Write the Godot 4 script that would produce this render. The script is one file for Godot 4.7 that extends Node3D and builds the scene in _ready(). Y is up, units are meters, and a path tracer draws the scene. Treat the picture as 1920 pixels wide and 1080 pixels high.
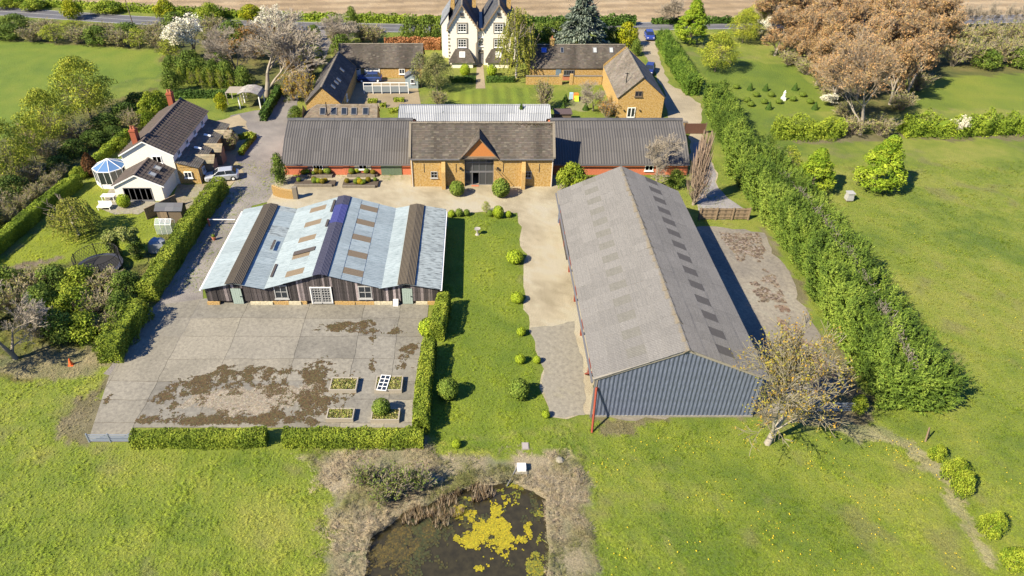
extends Node3D
# An English farmstead seen from the air on a sunny spring day: stone barn, timber shed, steel barn, houses, gardens and a pond.

var rng := RandomNumberGenerator.new()
var noise := FastNoiseLite.new()
var taken := {}
var mats := {}
var tex := {}
var meshes := {}

# ---------------------------------------------------------------- nodes
func numbered(n: String) -> String:
	if not taken.has(n):
		taken[n] = 0
		return n
	taken[n] += 1
	return "%s_%03d" % [n, taken[n]]

func thing(n: String, label: String, category: String, at := Vector3.ZERO, turn := 0.0, group := "") -> Node3D:
	var o := Node3D.new()
	o.name = numbered(n)
	add_child(o)
	o.position = at
	o.rotation.y = turn
	meta(o, label, category, group)
	return o

func meta(o: Node, label: String, category: String, group := "", kind := "") -> void:
	if label: o.set_meta("label", label)
	if category: o.set_meta("category", category)
	if group: o.set_meta("group", group)
	if kind: o.set_meta("kind", kind)

func part(parent: Node, n: String, mesh: Mesh, m: Material, at := Vector3.ZERO, turn := 0.0, scl := Vector3.ONE) -> MeshInstance3D:
	var o := MeshInstance3D.new()
	o.name = numbered(n) if parent == self else n
	o.mesh = mesh
	o.material_override = m
	parent.add_child(o, true)
	o.transform = Transform3D(Basis(Vector3.UP, turn).scaled_local(scl), at)
	return o

func partx(parent: Node, n: String, mesh: Mesh, m: Material, xf: Transform3D) -> MeshInstance3D:
	var o := part(parent, n, mesh, m)
	o.transform = xf
	return o

func setting(n: String, mesh: Mesh, m: Material, at := Vector3.ZERO) -> MeshInstance3D:
	var o := part(self, n, mesh, m, at)
	o.set_meta("kind", "structure")
	return o

func copies(parent: Node, n: String, mesh: Mesh, m: Material, xfs: Array, cols := []) -> MultiMeshInstance3D:
	var mm := MultiMesh.new()
	mm.transform_format = MultiMesh.TRANSFORM_3D
	mm.use_colors = cols.size() > 0
	mm.mesh = mesh
	mm.instance_count = xfs.size()
	for i in xfs.size():
		mm.set_instance_transform(i, xfs[i])
		if cols.size() > 0:
			mm.set_instance_color(i, cols[i])
	var o := MultiMeshInstance3D.new()
	o.name = numbered(n) if parent == self else n
	o.multimesh = mm
	o.material_override = m
	parent.add_child(o, true)
	o.set_meta("kind", "stuff")
	return o

# ---------------------------------------------------------------- mesh builder
class MB:
	var v := PackedVector3Array()
	var n := PackedVector3Array()
	var c := PackedColorArray()
	var ix := PackedInt32Array()
	func quad(a: Vector3, b: Vector3, d: Vector3, e: Vector3, col := Color.WHITE) -> void:
		# a b d e run counter-clockwise seen from outside
		var nn := (b - a).cross(d - a).normalized()
		if nn == Vector3.ZERO: nn = (d - a).cross(e - a).normalized()
		quadn(a, b, d, e, nn, col)
	func quadn(a: Vector3, b: Vector3, d: Vector3, e: Vector3, nn: Vector3, col: Color) -> void:
		var k := v.size()
		v.append(a); v.append(b); v.append(d); v.append(e)
		n.append(nn); n.append(nn); n.append(nn); n.append(nn)
		c.append(col); c.append(col); c.append(col); c.append(col)
		ix.append(k); ix.append(k + 2); ix.append(k + 1); ix.append(k); ix.append(k + 3); ix.append(k + 2)
	func tri(a: Vector3, b: Vector3, d: Vector3, col := Color.WHITE) -> void:
		var nn := (b - a).cross(d - a).normalized()
		var k := v.size()
		v.append(a); v.append(b); v.append(d)
		n.append(nn); n.append(nn); n.append(nn)
		c.append(col); c.append(col); c.append(col)
		ix.append(k); ix.append(k + 2); ix.append(k + 1)
	func hexa(p: Array, col := Color.WHITE) -> void:
		# p: bottom 0..3 counter-clockwise from above, top 4..7
		quad(p[3], p[2], p[1], p[0], col)
		quad(p[4], p[5], p[6], p[7], col)
		for i in 4:
			var j := (i + 1) % 4
			quad(p[i], p[j], p[j + 4], p[i + 4], col)
	func box(lo: Vector3, hi: Vector3, col := Color.WHITE) -> void:
		hexa([Vector3(lo.x, lo.y, hi.z), Vector3(hi.x, lo.y, hi.z), Vector3(hi.x, lo.y, lo.z), Vector3(lo.x, lo.y, lo.z),
			Vector3(lo.x, hi.y, hi.z), Vector3(hi.x, hi.y, hi.z), Vector3(hi.x, hi.y, lo.z), Vector3(lo.x, hi.y, lo.z)], col)
	func tube(a: Vector3, b: Vector3, ra: float, rb: float, sides := 4, col := Color.WHITE) -> void:
		var d := (b - a).normalized()
		var s := d.cross(Vector3.UP if absf(d.y) < 0.9 else Vector3.RIGHT).normalized()
		var t := d.cross(s)
		var k := v.size()
		for i in sides:
			var w := TAU * i / sides
			var r := s * cos(w) + t * sin(w)
			v.append(a + r * ra); v.append(b + r * rb)
			n.append(r); n.append(r)
			c.append(col); c.append(col)
		for i in sides:
			var p := k + 2 * i
			var q := k + 2 * ((i + 1) % sides)
			ix.append(p); ix.append(p + 1); ix.append(q)
			ix.append(q); ix.append(p + 1); ix.append(q + 1)
	func lathe(prof: Array, sides: int, col := Color.WHITE, at := Vector3.ZERO) -> void:
		for i in prof.size() - 1:
			for j in sides:
				var a := TAU * j / sides
				var b := TAU * (j + 1) / sides
				var p: Vector2 = prof[i]
				var q: Vector2 = prof[i + 1]
				quad(at + Vector3(p.x * cos(b), p.y, p.x * sin(b)), at + Vector3(p.x * cos(a), p.y, p.x * sin(a)), at + Vector3(q.x * cos(a), q.y, q.x * sin(a)), at + Vector3(q.x * cos(b), q.y, q.x * sin(b)), col)
	func done() -> ArrayMesh:
		var arr := []
		arr.resize(Mesh.ARRAY_MAX)
		arr[Mesh.ARRAY_VERTEX] = v
		arr[Mesh.ARRAY_NORMAL] = n
		arr[Mesh.ARRAY_COLOR] = c
		arr[Mesh.ARRAY_INDEX] = ix
		var m := ArrayMesh.new()
		m.add_surface_from_arrays(Mesh.PRIMITIVE_TRIANGLES, arr)
		return m

func box_mesh(lo: Vector3, hi: Vector3) -> ArrayMesh:
	var b := MB.new()
	b.box(lo, hi)
	return b.done()

func unit_box() -> ArrayMesh:
	if not meshes.has("unit"):
		meshes["unit"] = box_mesh(Vector3(-0.5, 0, -0.5), Vector3(0.5, 1, 0.5))
	return meshes["unit"]

func slab(parent: Node, n: String, lo: Vector3, hi: Vector3, m: Material) -> MeshInstance3D:
	return part(parent, n, unit_box(), m, Vector3((lo.x + hi.x) / 2, lo.y, (lo.z + hi.z) / 2), 0, hi - lo)

# ---------------------------------------------------------------- materials
func noise_tex(key: String, freq: float, lo: float, hi: float, octaves := 5, size := 512, kind := FastNoiseLite.TYPE_SIMPLEX_SMOOTH, as_normal := 0.0) -> NoiseTexture2D:
	if tex.has(key): return tex[key]
	var f := FastNoiseLite.new()
	f.noise_type = kind
	f.frequency = freq
	f.fractal_octaves = octaves
	f.fractal_gain = 0.6
	f.seed = key.hash() % 1000
	var t := NoiseTexture2D.new()
	t.width = size
	t.height = size
	t.seamless = true
	t.noise = f
	if as_normal > 0.0:
		t.as_normal_map = true
		t.bump_strength = as_normal
	else:
		var g := Gradient.new()
		g.set_color(0, Color(lo, lo, lo))
		g.set_color(1, Color(hi, hi, hi))
		t.color_ramp = g
	tex[key] = t
	return t

func mat(key: String, col: Color, rough := 0.85, grain := "", scale := 1.0, bump := "", bump_scale := 1.0) -> StandardMaterial3D:
	# col is a linear base colour; vertex colours multiply it
	if mats.has(key): return mats[key]
	var m := StandardMaterial3D.new()
	m.resource_name = key
	m.albedo_color = col.linear_to_srgb()
	m.roughness = rough
	m.vertex_color_use_as_albedo = true
	m.uv1_triplanar = true
	m.uv1_world_triplanar = true
	m.uv1_scale = Vector3.ONE * scale
	if grain: m.albedo_texture = tex[grain]
	if bump:
		m.normal_enabled = true
		m.normal_texture = tex[bump]
		m.normal_scale = bump_scale
	mats[key] = m
	return m

func glass_mat() -> StandardMaterial3D:
	if mats.has("glass"): return mats["glass"]
	var m := StandardMaterial3D.new()
	m.resource_name = "window glass"
	m.albedo_color = Color(0.02, 0.026, 0.035).linear_to_srgb()
	m.roughness = 0.06
	m.metallic_specular = 0.6
	mats["glass"] = m
	return m

func leafmat(key: String, tint: Color, through := 0.3) -> StandardMaterial3D:
	if mats.has(key): return mats[key]
	var m := StandardMaterial3D.new()
	m.resource_name = key
	m.albedo_color = tint.linear_to_srgb()
	m.roughness = 0.75
	m.metallic_specular = 0.3
	m.vertex_color_use_as_albedo = true
	m.cull_mode = BaseMaterial3D.CULL_DISABLED
	if through > 0.0:
		m.backlight_enabled = true
		m.backlight = Color(0.9 * through, through, 0.3 * through)
	mats[key] = m
	return m

func vary(c: Color, amt: float) -> Color:
	var k := 1.0 + rng.randf_range(-amt, amt)
	return Color(c.r * k * (1.0 + rng.randf_range(-amt, amt) * 0.25), c.g * k, c.b * k * (1.0 + rng.randf_range(-amt, amt) * 0.3))

# ---------------------------------------------------------------- ground helpers
func nz(x: float, z: float, f: float, off := 0.0) -> float:
	return noise.get_noise_2d(x * f + off, z * f - off)

func seg_dist(p: Vector2, poly: PackedVector2Array) -> float:
	var best := 1e9
	for i in poly.size():
		best = minf(best, p.distance_squared_to(Geometry2D.get_closest_point_to_segment(p, poly[i], poly[(i + 1) % poly.size()])))
	return sqrt(best)

func bounds(poly: PackedVector2Array) -> Rect2:
	var r := Rect2(poly[0], Vector2.ZERO)
	for p in poly: r = r.expand(p)
	return r

func ragged(poly: PackedVector2Array, step: float, amt: float) -> PackedVector2Array:
	var out := PackedVector2Array()
	for i in poly.size():
		var a := poly[i]
		var b := poly[(i + 1) % poly.size()]
		var k := maxi(1, int(a.distance_to(b) / step))
		for j in k:
			var p := a.lerp(b, float(j) / k)
			out.append(p + Vector2(nz(p.x, p.y, 40.0, 7.0), nz(p.x, p.y, 40.0, 91.0)) * amt * 2.0 + Vector2(nz(p.x, p.y, 9.0, 3.0), nz(p.x, p.y, 9.0, 51.0)) * amt * 2.0)
	return out

func sheet(poly: PackedVector2Array, y: float, cell: float, tint: Callable) -> ArrayMesh:
	var b := MB.new()
	var r := bounds(poly)
	var nx := int(r.size.x / cell) + 2
	var ny := int(r.size.y / cell) + 2
	for i in nx:
		for j in ny:
			var x := (floorf(r.position.x / cell) + i) * cell
			var z := (floorf(r.position.y / cell) + j) * cell
			var q := PackedVector2Array([Vector2(x, z), Vector2(x + cell, z), Vector2(x + cell, z + cell), Vector2(x, z + cell)])
			var inside := 0
			for p in q:
				if Geometry2D.is_point_in_polygon(p, poly): inside += 1
			var k := b.v.size()
			if inside == 4:
				for p in q:
					b.v.append(Vector3(p.x, y, p.y)); b.n.append(Vector3.UP); b.c.append(tint.call(p.x, p.y))
				b.ix.append_array(PackedInt32Array([k, k + 1, k + 2, k, k + 2, k + 3]))
			else:
				for piece in Geometry2D.intersect_polygons(q, poly):
					if Geometry2D.is_polygon_clockwise(piece): continue
					var t := Geometry2D.triangulate_polygon(piece)
					k = b.v.size()
					for p in piece:
						b.v.append(Vector3(p.x, y, p.y)); b.n.append(Vector3.UP); b.c.append(tint.call(p.x, p.y))
					for m in range(0, t.size(), 3):
						var f := (piece[t[m + 1]] - piece[t[m]]).cross(piece[t[m + 2]] - piece[t[m]]) > 0
						b.ix.append_array(PackedInt32Array([k + t[m], k + t[m + (1 if f else 2)], k + t[m + (2 if f else 1)]]))
	return b.done()

func blotch(poly: PackedVector2Array, y: float, cell: float, freq: float, limit: float, off: float, cols: Array, edge := 0.0, feather := 0.14) -> ArrayMesh:
	# an irregular thin crust (moss, leaves, algae): small cells where a noise passes a limit
	var b := MB.new()
	var r := bounds(poly)
	for i in int(r.size.x / cell):
		for j in int(r.size.y / cell):
			var x := r.position.x + i * cell
			var z := r.position.y + j * cell
			var p := Vector2(x, z)
			if not Geometry2D.is_point_in_polygon(p, poly): continue
			var v := nz(x, z, freq, off) * 0.75 + nz(x, z, freq * 4.0, off + 40.0) * 0.45
			if edge > 0.0: v -= 0.5 * maxf(0.0, 1.0 - seg_dist(p, poly) / edge)
			if v < limit or (v - limit) < feather * rng.randf(): continue
			var h := y + 0.012 * (1.0 + nz(x, z, 300.0))
			var s := cell * (0.5 + minf(0.25, (v - limit) * 2.0))
			var jx := rng.randf_range(-0.3, 0.3) * cell
			var a: Color = cols[rng.randi() % cols.size()]
			b.quad(Vector3(x - s + jx, h, z + s), Vector3(x + s + jx, h, z + s + jx), Vector3(x + s, h, z - s), Vector3(x - s, h, z - s + jx), vary(a, 0.25))
	return b.done()

func strip(pts: PackedVector2Array, half: float, y: float, col: Color, jitter := 0.0) -> ArrayMesh:
	var b := MB.new()
	var last: Array = []
	for i in pts.size() - 1:
		var k := maxi(1, int(pts[i].distance_to(pts[i + 1]) / 2.0))
		for j in k + (1 if i == pts.size() - 2 else 0):
			var p := pts[i].lerp(pts[i + 1], float(j) / k)
			var d := (pts[i + 1] - pts[i]).normalized().orthogonal() * (half + rng.randf_range(-jitter, jitter))
			var now := [Vector3(p.x - d.x, y, p.y - d.y), Vector3(p.x + d.x, y, p.y + d.y)]
			if last.size(): b.quadn(last[0], now[0], now[1], last[1], Vector3.UP, vary(col, 0.08))
			last = now
	return b.done()

func mix3(a: Color, b: Color, c: Color, t: float) -> Color:
	return a.lerp(b, clampf(t * 2.0, 0, 1)).lerp(c, clampf(t * 2.0 - 1.0, 0, 1))

var pond: PackedVector2Array
var straw_zone: PackedVector2Array
var regions := []

func meadow(x: float, z: float) -> Color:
	var t := 0.5 + 0.75 * nz(x, z, 3.0) + 0.5 * nz(x, z, 14.0, 20.0) + 0.35 * nz(x, z, 60.0, 9.0)
	var c := mix3(Color(0.145, 0.22, 0.02), Color(0.24, 0.305, 0.032), Color(0.33, 0.35, 0.06), t)
	var d := nz(x, z, 22.0, 300.0) + 0.6 * nz(x, z, 5.0, 77.0)
	return c.lerp(Color(0.25, 0.225, 0.1), clampf((d - 0.33) * 1.6, 0, 0.5))

func ground_tint(x: float, z: float) -> Color:
	var c := meadow(x, z)
	var jx := x + 1.6 * nz(x, z, 14.0, 500.0) + 0.8 * nz(x, z, 55.0, 600.0)
	var jz := z + 1.6 * nz(x, z, 14.0, 700.0) + 0.8 * nz(x, z, 55.0, 800.0)
	var p := Vector2(jx, jz)
	for r in regions:
		if r.box.has_point(p) and Geometry2D.is_point_in_polygon(p, r.poly):
			var t := 0.5 + 0.6 * nz(x, z, r.f, 33.0) + 0.5 * nz(x, z, r.f * 5.0, 66.0)
			var k := mix3(r.cols[0], r.cols[1], r.cols[2], t)
			if r.get("stripe", 0.0) > 0.0:
				k = k * (1.0 + 0.14 * signf(sin((x * r.sx + z * r.sz) * TAU / r.stripe)) + 0.06 * nz(x, z, 30.0, 5.0))
			c = c.lerp(k, r.get("a", 1.0))
	return c

func region(poly: PackedVector2Array, cols: Array, f := 6.0, extra := {}) -> void:
	var d := {"poly": poly, "box": bounds(poly).grow(1.0), "cols": cols, "f": f}
	d.merge(extra)
	regions.append(d)

func build_ground() -> void:
	var xs := []
	var zs := []
	for v in [-420.0, -300.0, -220.0, -170.0]: xs.append(v)
	for i in 45: xs.append(-150.0 + i * 1.5)
	for i in 320: xs.append(-82.5 + i * 0.5)
	for i in 55: xs.append(77.5 + i * 1.5)
	for v in [170.0, 220.0, 300.0, 420.0]: xs.append(v)
	for v in [60.0, 0.0]: zs.append(v)
	for i in 180: zs.append(-14.0 - i * 0.5)
	for i in 90: zs.append(-104.0 - i * 1.0)
	for v in [-200.0, -230.0, -280.0, -360.0, -500.0]: zs.append(v)
	var v := PackedVector3Array()
	var n := PackedVector3Array()
	var c := PackedColorArray()
	var ix := PackedInt32Array()
	var pb := bounds(pond).grow(2.0)
	for j in zs.size():
		for i in xs.size():
			var x: float = xs[i]
			var z: float = zs[j]
			var y := 0.0
			var nn := Vector3.UP
			if pb.has_point(Vector2(x, z)):
				var p := Vector2(x, z)
				var d := seg_dist(p, pond)
				y = -minf(1.5, 0.45 + 0.8 * d) if Geometry2D.is_point_in_polygon(p, pond) else -0.45 * maxf(0.0, 1.0 - d / 1.3)
			v.append(Vector3(x, y, z))
			n.append(nn)
			c.append(ground_tint(x, z))
	var w := xs.size()
	for j in zs.size() - 1:
		for i in w - 1:
			var k := j * w + i
			ix.append_array(PackedInt32Array([k, k + w, k + 1, k + 1, k + w, k + w + 1]))
	var arr := []
	arr.resize(Mesh.ARRAY_MAX)
	arr[Mesh.ARRAY_VERTEX] = v
	arr[Mesh.ARRAY_NORMAL] = n
	arr[Mesh.ARRAY_COLOR] = c
	arr[Mesh.ARRAY_INDEX] = ix
	var m := ArrayMesh.new()
	m.add_surface_from_arrays(Mesh.PRIMITIVE_TRIANGLES, arr)
	setting("ground", m, mat("turf", Color.WHITE, 0.95, "grass", 0.35, "grass_bump", 1.0))

# ---------------------------------------------------------------- roofs and walls
func slates(a: Vector3, b: Vector3, c: Vector3, d: Vector3, cols: Array, w := 0.34, row := 0.24, lift := 0.03, spread := 0.22) -> ArrayMesh:
	# a-b eave, d-c ridge (counter-clockwise seen from above): courses of overlapping slates
	var m := MB.new()
	var nn := (b - a).cross(d - a).normalized()
	var rows := maxi(2, int(a.distance_to(d) / row))
	for j in rows:
		var t0 := float(j) / rows
		var t1 := float(j + 1) / rows
		var l0 := a.lerp(d, t0)
		var r0 := b.lerp(c, t0)
		var l1 := a.lerp(d, t1)
		var r1 := b.lerp(c, t1)
		var k := maxi(1, int(l0.distance_to(r0) / w))
		var s := 0.0
		for i in k:
			var e := 1.0 if i == k - 1 else minf(1.0, (i + 1 + rng.randf_range(-0.25, 0.25)) / k)
			var h := nn * (lift + rng.randf_range(0.0, lift * 0.7))
			var p := l0.lerp(r0, s) + h
			var q := l0.lerp(r0, e) + h
			var u := l1.lerp(r1, e) + nn * 0.008
			var x := l1.lerp(r1, s) + nn * 0.008
			var g := 0.5 + 0.9 * nz(p.x, p.z + p.y, 30.0, 12.0)
			var col := mix3(cols[0], cols[1], cols[2], g)
			col = vary(col, spread)
			if rng.randf() < 0.03: col = col.lerp(Color(0.3, 0.27, 0.21), 0.4)
			m.quadn(p, q, u, x, nn, col)
			m.quad(l0.lerp(r0, s), l0.lerp(r0, e), q, p, col)
			s = e
	m.quadn(a - nn * 0.03, b - nn * 0.03, c - nn * 0.03, d - nn * 0.03, nn, cols[1])
	return m.done()

func corrugated(w: float, l: float, pitch := 0.18, amp := 0.03, seg := 4) -> ArrayMesh:
	# one sheet: x across 0..w, length along -z 0..l, y up
	var m := MB.new()
	var k := int(round(w / pitch)) * seg
	for i in k:
		var x0 := w * i / k
		var x1 := w * (i + 1) / k
		var y0 := amp * cos(TAU * i / seg)
		var y1 := amp * cos(TAU * (i + 1) / seg)
		m.quad(Vector3(x0, y0, 0), Vector3(x1, y1, 0), Vector3(x1, y1, -l), Vector3(x0, y0, -l))
		m.quad(Vector3(x0, y0 - 0.012, 0), Vector3(x1, y1 - 0.012, 0), Vector3(x1, y1, 0), Vector3(x0, y0, 0))
	return m.done()

func sheet_roof(parent: Node, a: Vector3, b: Vector3, d: Vector3, nu: int, nv: int, mats_: Array, special := {}, special_mat: Material = null, pitch := 0.18, amp := 0.03, n := "roof_sheet") -> void:
	# a-b eave edge, a-d up the slope: nu by nv corrugated sheets, upper ones lapping over lower ones
	var w := a.distance_to(b) / nu
	var l := a.distance_to(d) / nv
	var key := "corr_%.3f_%.3f_%.3f" % [w, l, pitch]
	if not meshes.has(key): meshes[key] = corrugated(w, l + 0.12, pitch, amp)
	var ex := (b - a).normalized()
	var ez := -(d - a).normalized()
	var ey := ez.cross(ex).normalized()
	for i in nu:
		for j in nv:
			var o := a + ex * (w * i) - ez * (l * j) + ey * (0.04 + 0.025 * j + rng.randf_range(0, 0.012))
			var mm: Material = mats_[clampi(int((0.5 + 1.3 * nz(o.x + 30.0, o.z, 22.0, 5.0) + rng.randf_range(-0.25, 0.25)) * mats_.size()), 0, mats_.size() - 1)]
			if special.has(Vector2i(i, j)): mm = special_mat
			partx(parent, n, meshes[key], mm, Transform3D(Basis(ex, ey, ez), o))

func shell(x0: float, x1: float, z0: float, z1: float, he: float, hr: float, axis: String, rx := -999.0, he2 := -1.0) -> ArrayMesh:
	# closed walls with two gables; axis is the ridge's direction; z0 is the nearer side
	var m := MB.new()
	var e2 := he if he2 < 0 else he2
	if axis == "z":
		var xm := (x0 + x1) / 2 if rx < -900 else rx
		m.quad(Vector3(x0, 0, z0), Vector3(x1, 0, z0), Vector3(x1, e2, z0), Vector3(x0, he, z0))
		m.tri(Vector3(x0, he, z0), Vector3(x1, e2, z0), Vector3(xm, hr, z0))
		m.quad(Vector3(x1, 0, z1), Vector3(x0, 0, z1), Vector3(x0, he, z1), Vector3(x1, e2, z1))
		m.tri(Vector3(x1, e2, z1), Vector3(x0, he, z1), Vector3(xm, hr, z1))
		m.quad(Vector3(x1, 0, z0), Vector3(x1, 0, z1), Vector3(x1, e2, z1), Vector3(x1, e2, z0))
		m.quad(Vector3(x0, 0, z1), Vector3(x0, 0, z0), Vector3(x0, he, z0), Vector3(x0, he, z1))
	else:
		var zm := (z0 + z1) / 2 if rx < -900 else rx
		m.quad(Vector3(x0, 0, z0), Vector3(x1, 0, z0), Vector3(x1, he, z0), Vector3(x0, he, z0))
		m.quad(Vector3(x1, 0, z1), Vector3(x0, 0, z1), Vector3(x0, e2, z1), Vector3(x1, e2, z1))
		for s in [x0, x1]:
			var q := [Vector3(s, 0, z0), Vector3(s, 0, z1), Vector3(s, e2, z1), Vector3(s, he, z0), Vector3(s, hr, zm)]
			if s == x0:
				m.quad(q[1], q[0], q[3], q[2])
				m.tri(q[2], q[3], q[4])
			else:
				m.quad(q[0], q[1], q[2], q[3])
				m.tri(q[3], q[2], q[4])
	return m.done()

func window(parent: Node, at: Vector3, w: float, h: float, turn: float, frame: Material, nx := 2, ny := 2, n := "window", depth := 0.1, recess := 0.0) -> Node3D:
	# at: middle of the sill on the wall's face; turn 0 faces +z
	var o := Node3D.new()
	o.name = n
	parent.add_child(o, true)
	o.transform = Transform3D(Basis(Vector3.UP, turn), at)
	var b := MB.new()
	var t := minf(0.09, w * 0.09)
	b.box(Vector3(-w / 2, 0, -0.05), Vector3(-w / 2 + t, h, depth))
	b.box(Vector3(w / 2 - t, 0, -0.05), Vector3(w / 2, h, depth))
	b.box(Vector3(-w / 2 + t, 0, -0.05), Vector3(w / 2 - t, t, depth))
	b.box(Vector3(-w / 2 + t, h - t, -0.05), Vector3(w / 2 - t, h, depth))
	for i in range(1, nx): b.box(Vector3(-w / 2 + w * i / nx - t * 0.35, t, 0.0), Vector3(-w / 2 + w * i / nx + t * 0.35, h - t, depth * 0.8))
	for j in range(1, ny): b.box(Vector3(-w / 2 + t, h * j / ny - t * 0.3, 0.0), Vector3(w / 2 - t, h * j / ny + t * 0.3, depth * 0.75))
	part(o, "frame", b.done(), frame)
	part(o, "pane", box_mesh(Vector3(-w / 2 + t * 0.5, t * 0.5, 0.002), Vector3(w / 2 - t * 0.5, h - t * 0.5, depth * 0.4)), glass_mat())
	part(o, "sill", box_mesh(Vector3(-w / 2 - 0.08, -0.09, -0.02), Vector3(w / 2 + 0.08, -0.004, depth + 0.08)), frame)
	return o

func rooflight(parent: Node, at: Vector3, up: Vector3, across: Vector3, w: float, h: float, frame: Material, pane: Material = null) -> void:
	var ny := across.cross(up).normalized()
	var o := Node3D.new()
	o.name = "roof_window"
	parent.add_child(o, true)
	o.transform = Transform3D(Basis(across.normalized(), ny, -up.normalized()), at)
	var b := MB.new()
	for s in [-1, 1]:
		b.box(Vector3(minf(s * w / 2, s * (w / 2 - 0.08)), 0, -h / 2), Vector3(maxf(s * w / 2, s * (w / 2 - 0.08)), 0.14, h / 2))
		b.box(Vector3(-w / 2 + 0.08, 0, minf(s * h / 2, s * (h / 2 - 0.08))), Vector3(w / 2 - 0.08, 0.14, maxf(s * h / 2, s * (h / 2 - 0.08))))
	part(o, "frame", b.done(), frame)
	part(o, "pane", box_mesh(Vector3(-w / 2 + 0.06, 0.02, -h / 2 + 0.06), Vector3(w / 2 - 0.06, 0.1, h / 2 - 0.06)), pane if pane else glass_mat())

# ---------------------------------------------------------------- vegetation
func rand_dir() -> Vector3:
	var z := rng.randf_range(-1, 1)
	var a := rng.randf() * TAU
	var r := sqrt(1.0 - z * z)
	return Vector3(r * cos(a), z, r * sin(a))

func leaf(b: MB, p: Vector3, n: Vector3, size: float, stretch: float, col: Color, along := Vector3.ZERO) -> void:
	var t := along
	if t == Vector3.ZERO: t = rand_dir()
	t = (t - n * n.dot(t)).normalized()
	var s := n.cross(t) * size * 0.55
	t *= size * stretch
	b.quadn(p - t, p - s, p + t, p + s, n, col)

func leaves(clumps: Array, per: float, size: float, cols: Array, stretch := 1.1, low := -0.5, vary_by := 0.2) -> ArrayMesh:
	# clumps: [centre, radius]; leaves lie over each clump's surface and through its outer half
	var b := MB.new()
	for q in clumps:
		var c: Vector3 = q[0]
		var r: float = q[1]
		var base: Color = cols[rng.randi() % cols.size()].lerp(cols[rng.randi() % cols.size()], rng.randf())
		base = vary(base, 0.12)
		for i in int(per * r * r) + 3:
			var d := rand_dir()
			if d.y < low: d.y = -d.y
			var p := c + d * r * (1.0 - 0.45 * rng.randf() * rng.randf()) * Vector3(1, 0.85, 1)
			var n := (d + rand_dir() * 0.75).normalized()
			leaf(b, p, n, size * rng.randf_range(0.6, 1.35), stretch, vary(base, vary_by))
	return b.done()

func crown_clumps(count: int, rx: float, h0: float, h1: float, clump: float, profile: Callable) -> Array:
	var out := []
	for i in count:
		var t := rng.randf()
		var w: float = profile.call(t)
		var a := rng.randf() * TAU
		var rr := sqrt(rng.randf_range(0.25, 1.0)) * rx * w
		var k := clump * rng.randf_range(0.65, 1.25)
		out.append([Vector3(cos(a) * rr, lerpf(h0, h1, t), sin(a) * rr), k])
	return out

func wood(b: MB, p: Vector3, dir: Vector3, len_: float, rad: float, level: int, o: Dictionary, tips: Array) -> void:
	var segs := 3 if level > 1 else 2
	var q := p
	var d := dir
	var r := rad
	var nodes := []
	var col: Color = o.cols[0].lerp(o.cols[1], clampf(1.0 - float(level) / o.levels, 0, 1))
	for i in segs:
		d = (d + rand_dir() * o.wander + Vector3.UP * o.rise).normalized()
		var e := q + d * len_ / segs
		var r2 := maxf(rad * (1.0 - 0.5 * (i + 1) / segs), o.thin)
		b.tube(q, e, r, r2, 6 if level >= o.levels - 0 else (4 if level > o.levels - 2 else 3), vary(col, 0.15))
		q = e
		r = r2
		nodes.append([q, d, r])
	if level <= 0:
		tips.append(q)
		return
	var kids: int = o.kids + (rng.randi() % 2)
	for i in kids:
		var at: Array = nodes[mini(segs - 1, i % segs + (1 if i % 2 else 0))]
		var side := rand_dir()
		side = (side - at[1] * at[1].dot(side)).normalized()
		var nd: Vector3 = (at[1] * cos(o.angle) + side * sin(o.angle) * rng.randf_range(0.7, 1.3)).normalized()
		if nd.y < o.get("floor", -0.25): nd.y = absf(nd.y) * 0.3
		wood(b, at[0], nd.normalized(), len_ * o.shrink * rng.randf_range(0.75, 1.15), at[2] * 0.72, level - 1, o, tips)
	if rng.randf() < 0.9:
		wood(b, q, d, len_ * o.shrink, r * 0.9, level - 1, o, tips)

func bare_tree(h: float, cols: Array, extra := {}) -> Array:
	var o := {"levels": 5, "kids": 3, "angle": 0.62, "shrink": 0.7, "wander": 0.16, "rise": 0.05, "thin": 0.014, "cols": cols}
	o.merge(extra, true)
	var b := MB.new()
	var tips := []
	wood(b, Vector3(0, -0.1, 0), Vector3.UP, h * o.get("trunk", 0.3), h * o.get("girth", 0.022), o.levels, o, tips)
	return [b.done(), tips]

func trunk_mesh(h: float, r: float, col: Color, limbs := 6) -> ArrayMesh:
	var b := MB.new()
	b.tube(Vector3(0, -0.1, 0), Vector3(0.05, h * 0.5, 0), r * 1.25, r, 7, col)
	b.tube(Vector3(0.05, h * 0.5, 0), Vector3(-0.05, h, 0.05), r, r * 0.3, 6, col)
	for i in limbs:
		var a := TAU * i / limbs + rng.randf()
		var y := h * rng.randf_range(0.3, 0.75)
		b.tube(Vector3(0, y, 0), Vector3(cos(a) * h * 0.3, y + h * 0.25, sin(a) * h * 0.3), r * 0.5, r * 0.15, 5, col)
	return b.done()

func tree(n: String, label: String, category: String, kind: String, at: Vector3, size: Vector2, group := "", tint: Material = null, turn := -1.0) -> Node3D:
	# size: breadth and height in metres
	var o := thing(n, label, category, at, rng.randf() * TAU if turn < 0 else turn, group)
	var k: Array = meshes[kind]
	var box := AABB()
	for m in [k[0], k[2]]:
		if m: box = m.get_aabb() if box.size == Vector3.ZERO else box.merge(m.get_aabb())
	var w := size.x / ((box.size.x + box.size.z) / 2.0)
	var scl := Vector3(w, size.y / box.end.y, w)
	if k[0]: part(o, "trunk", k[0], k[1], Vector3.ZERO, 0, scl)
	if k[2]: part(o, "crown", k[2], tint if tint else k[3], Vector3.ZERO, 0, scl)
	return o

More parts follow.
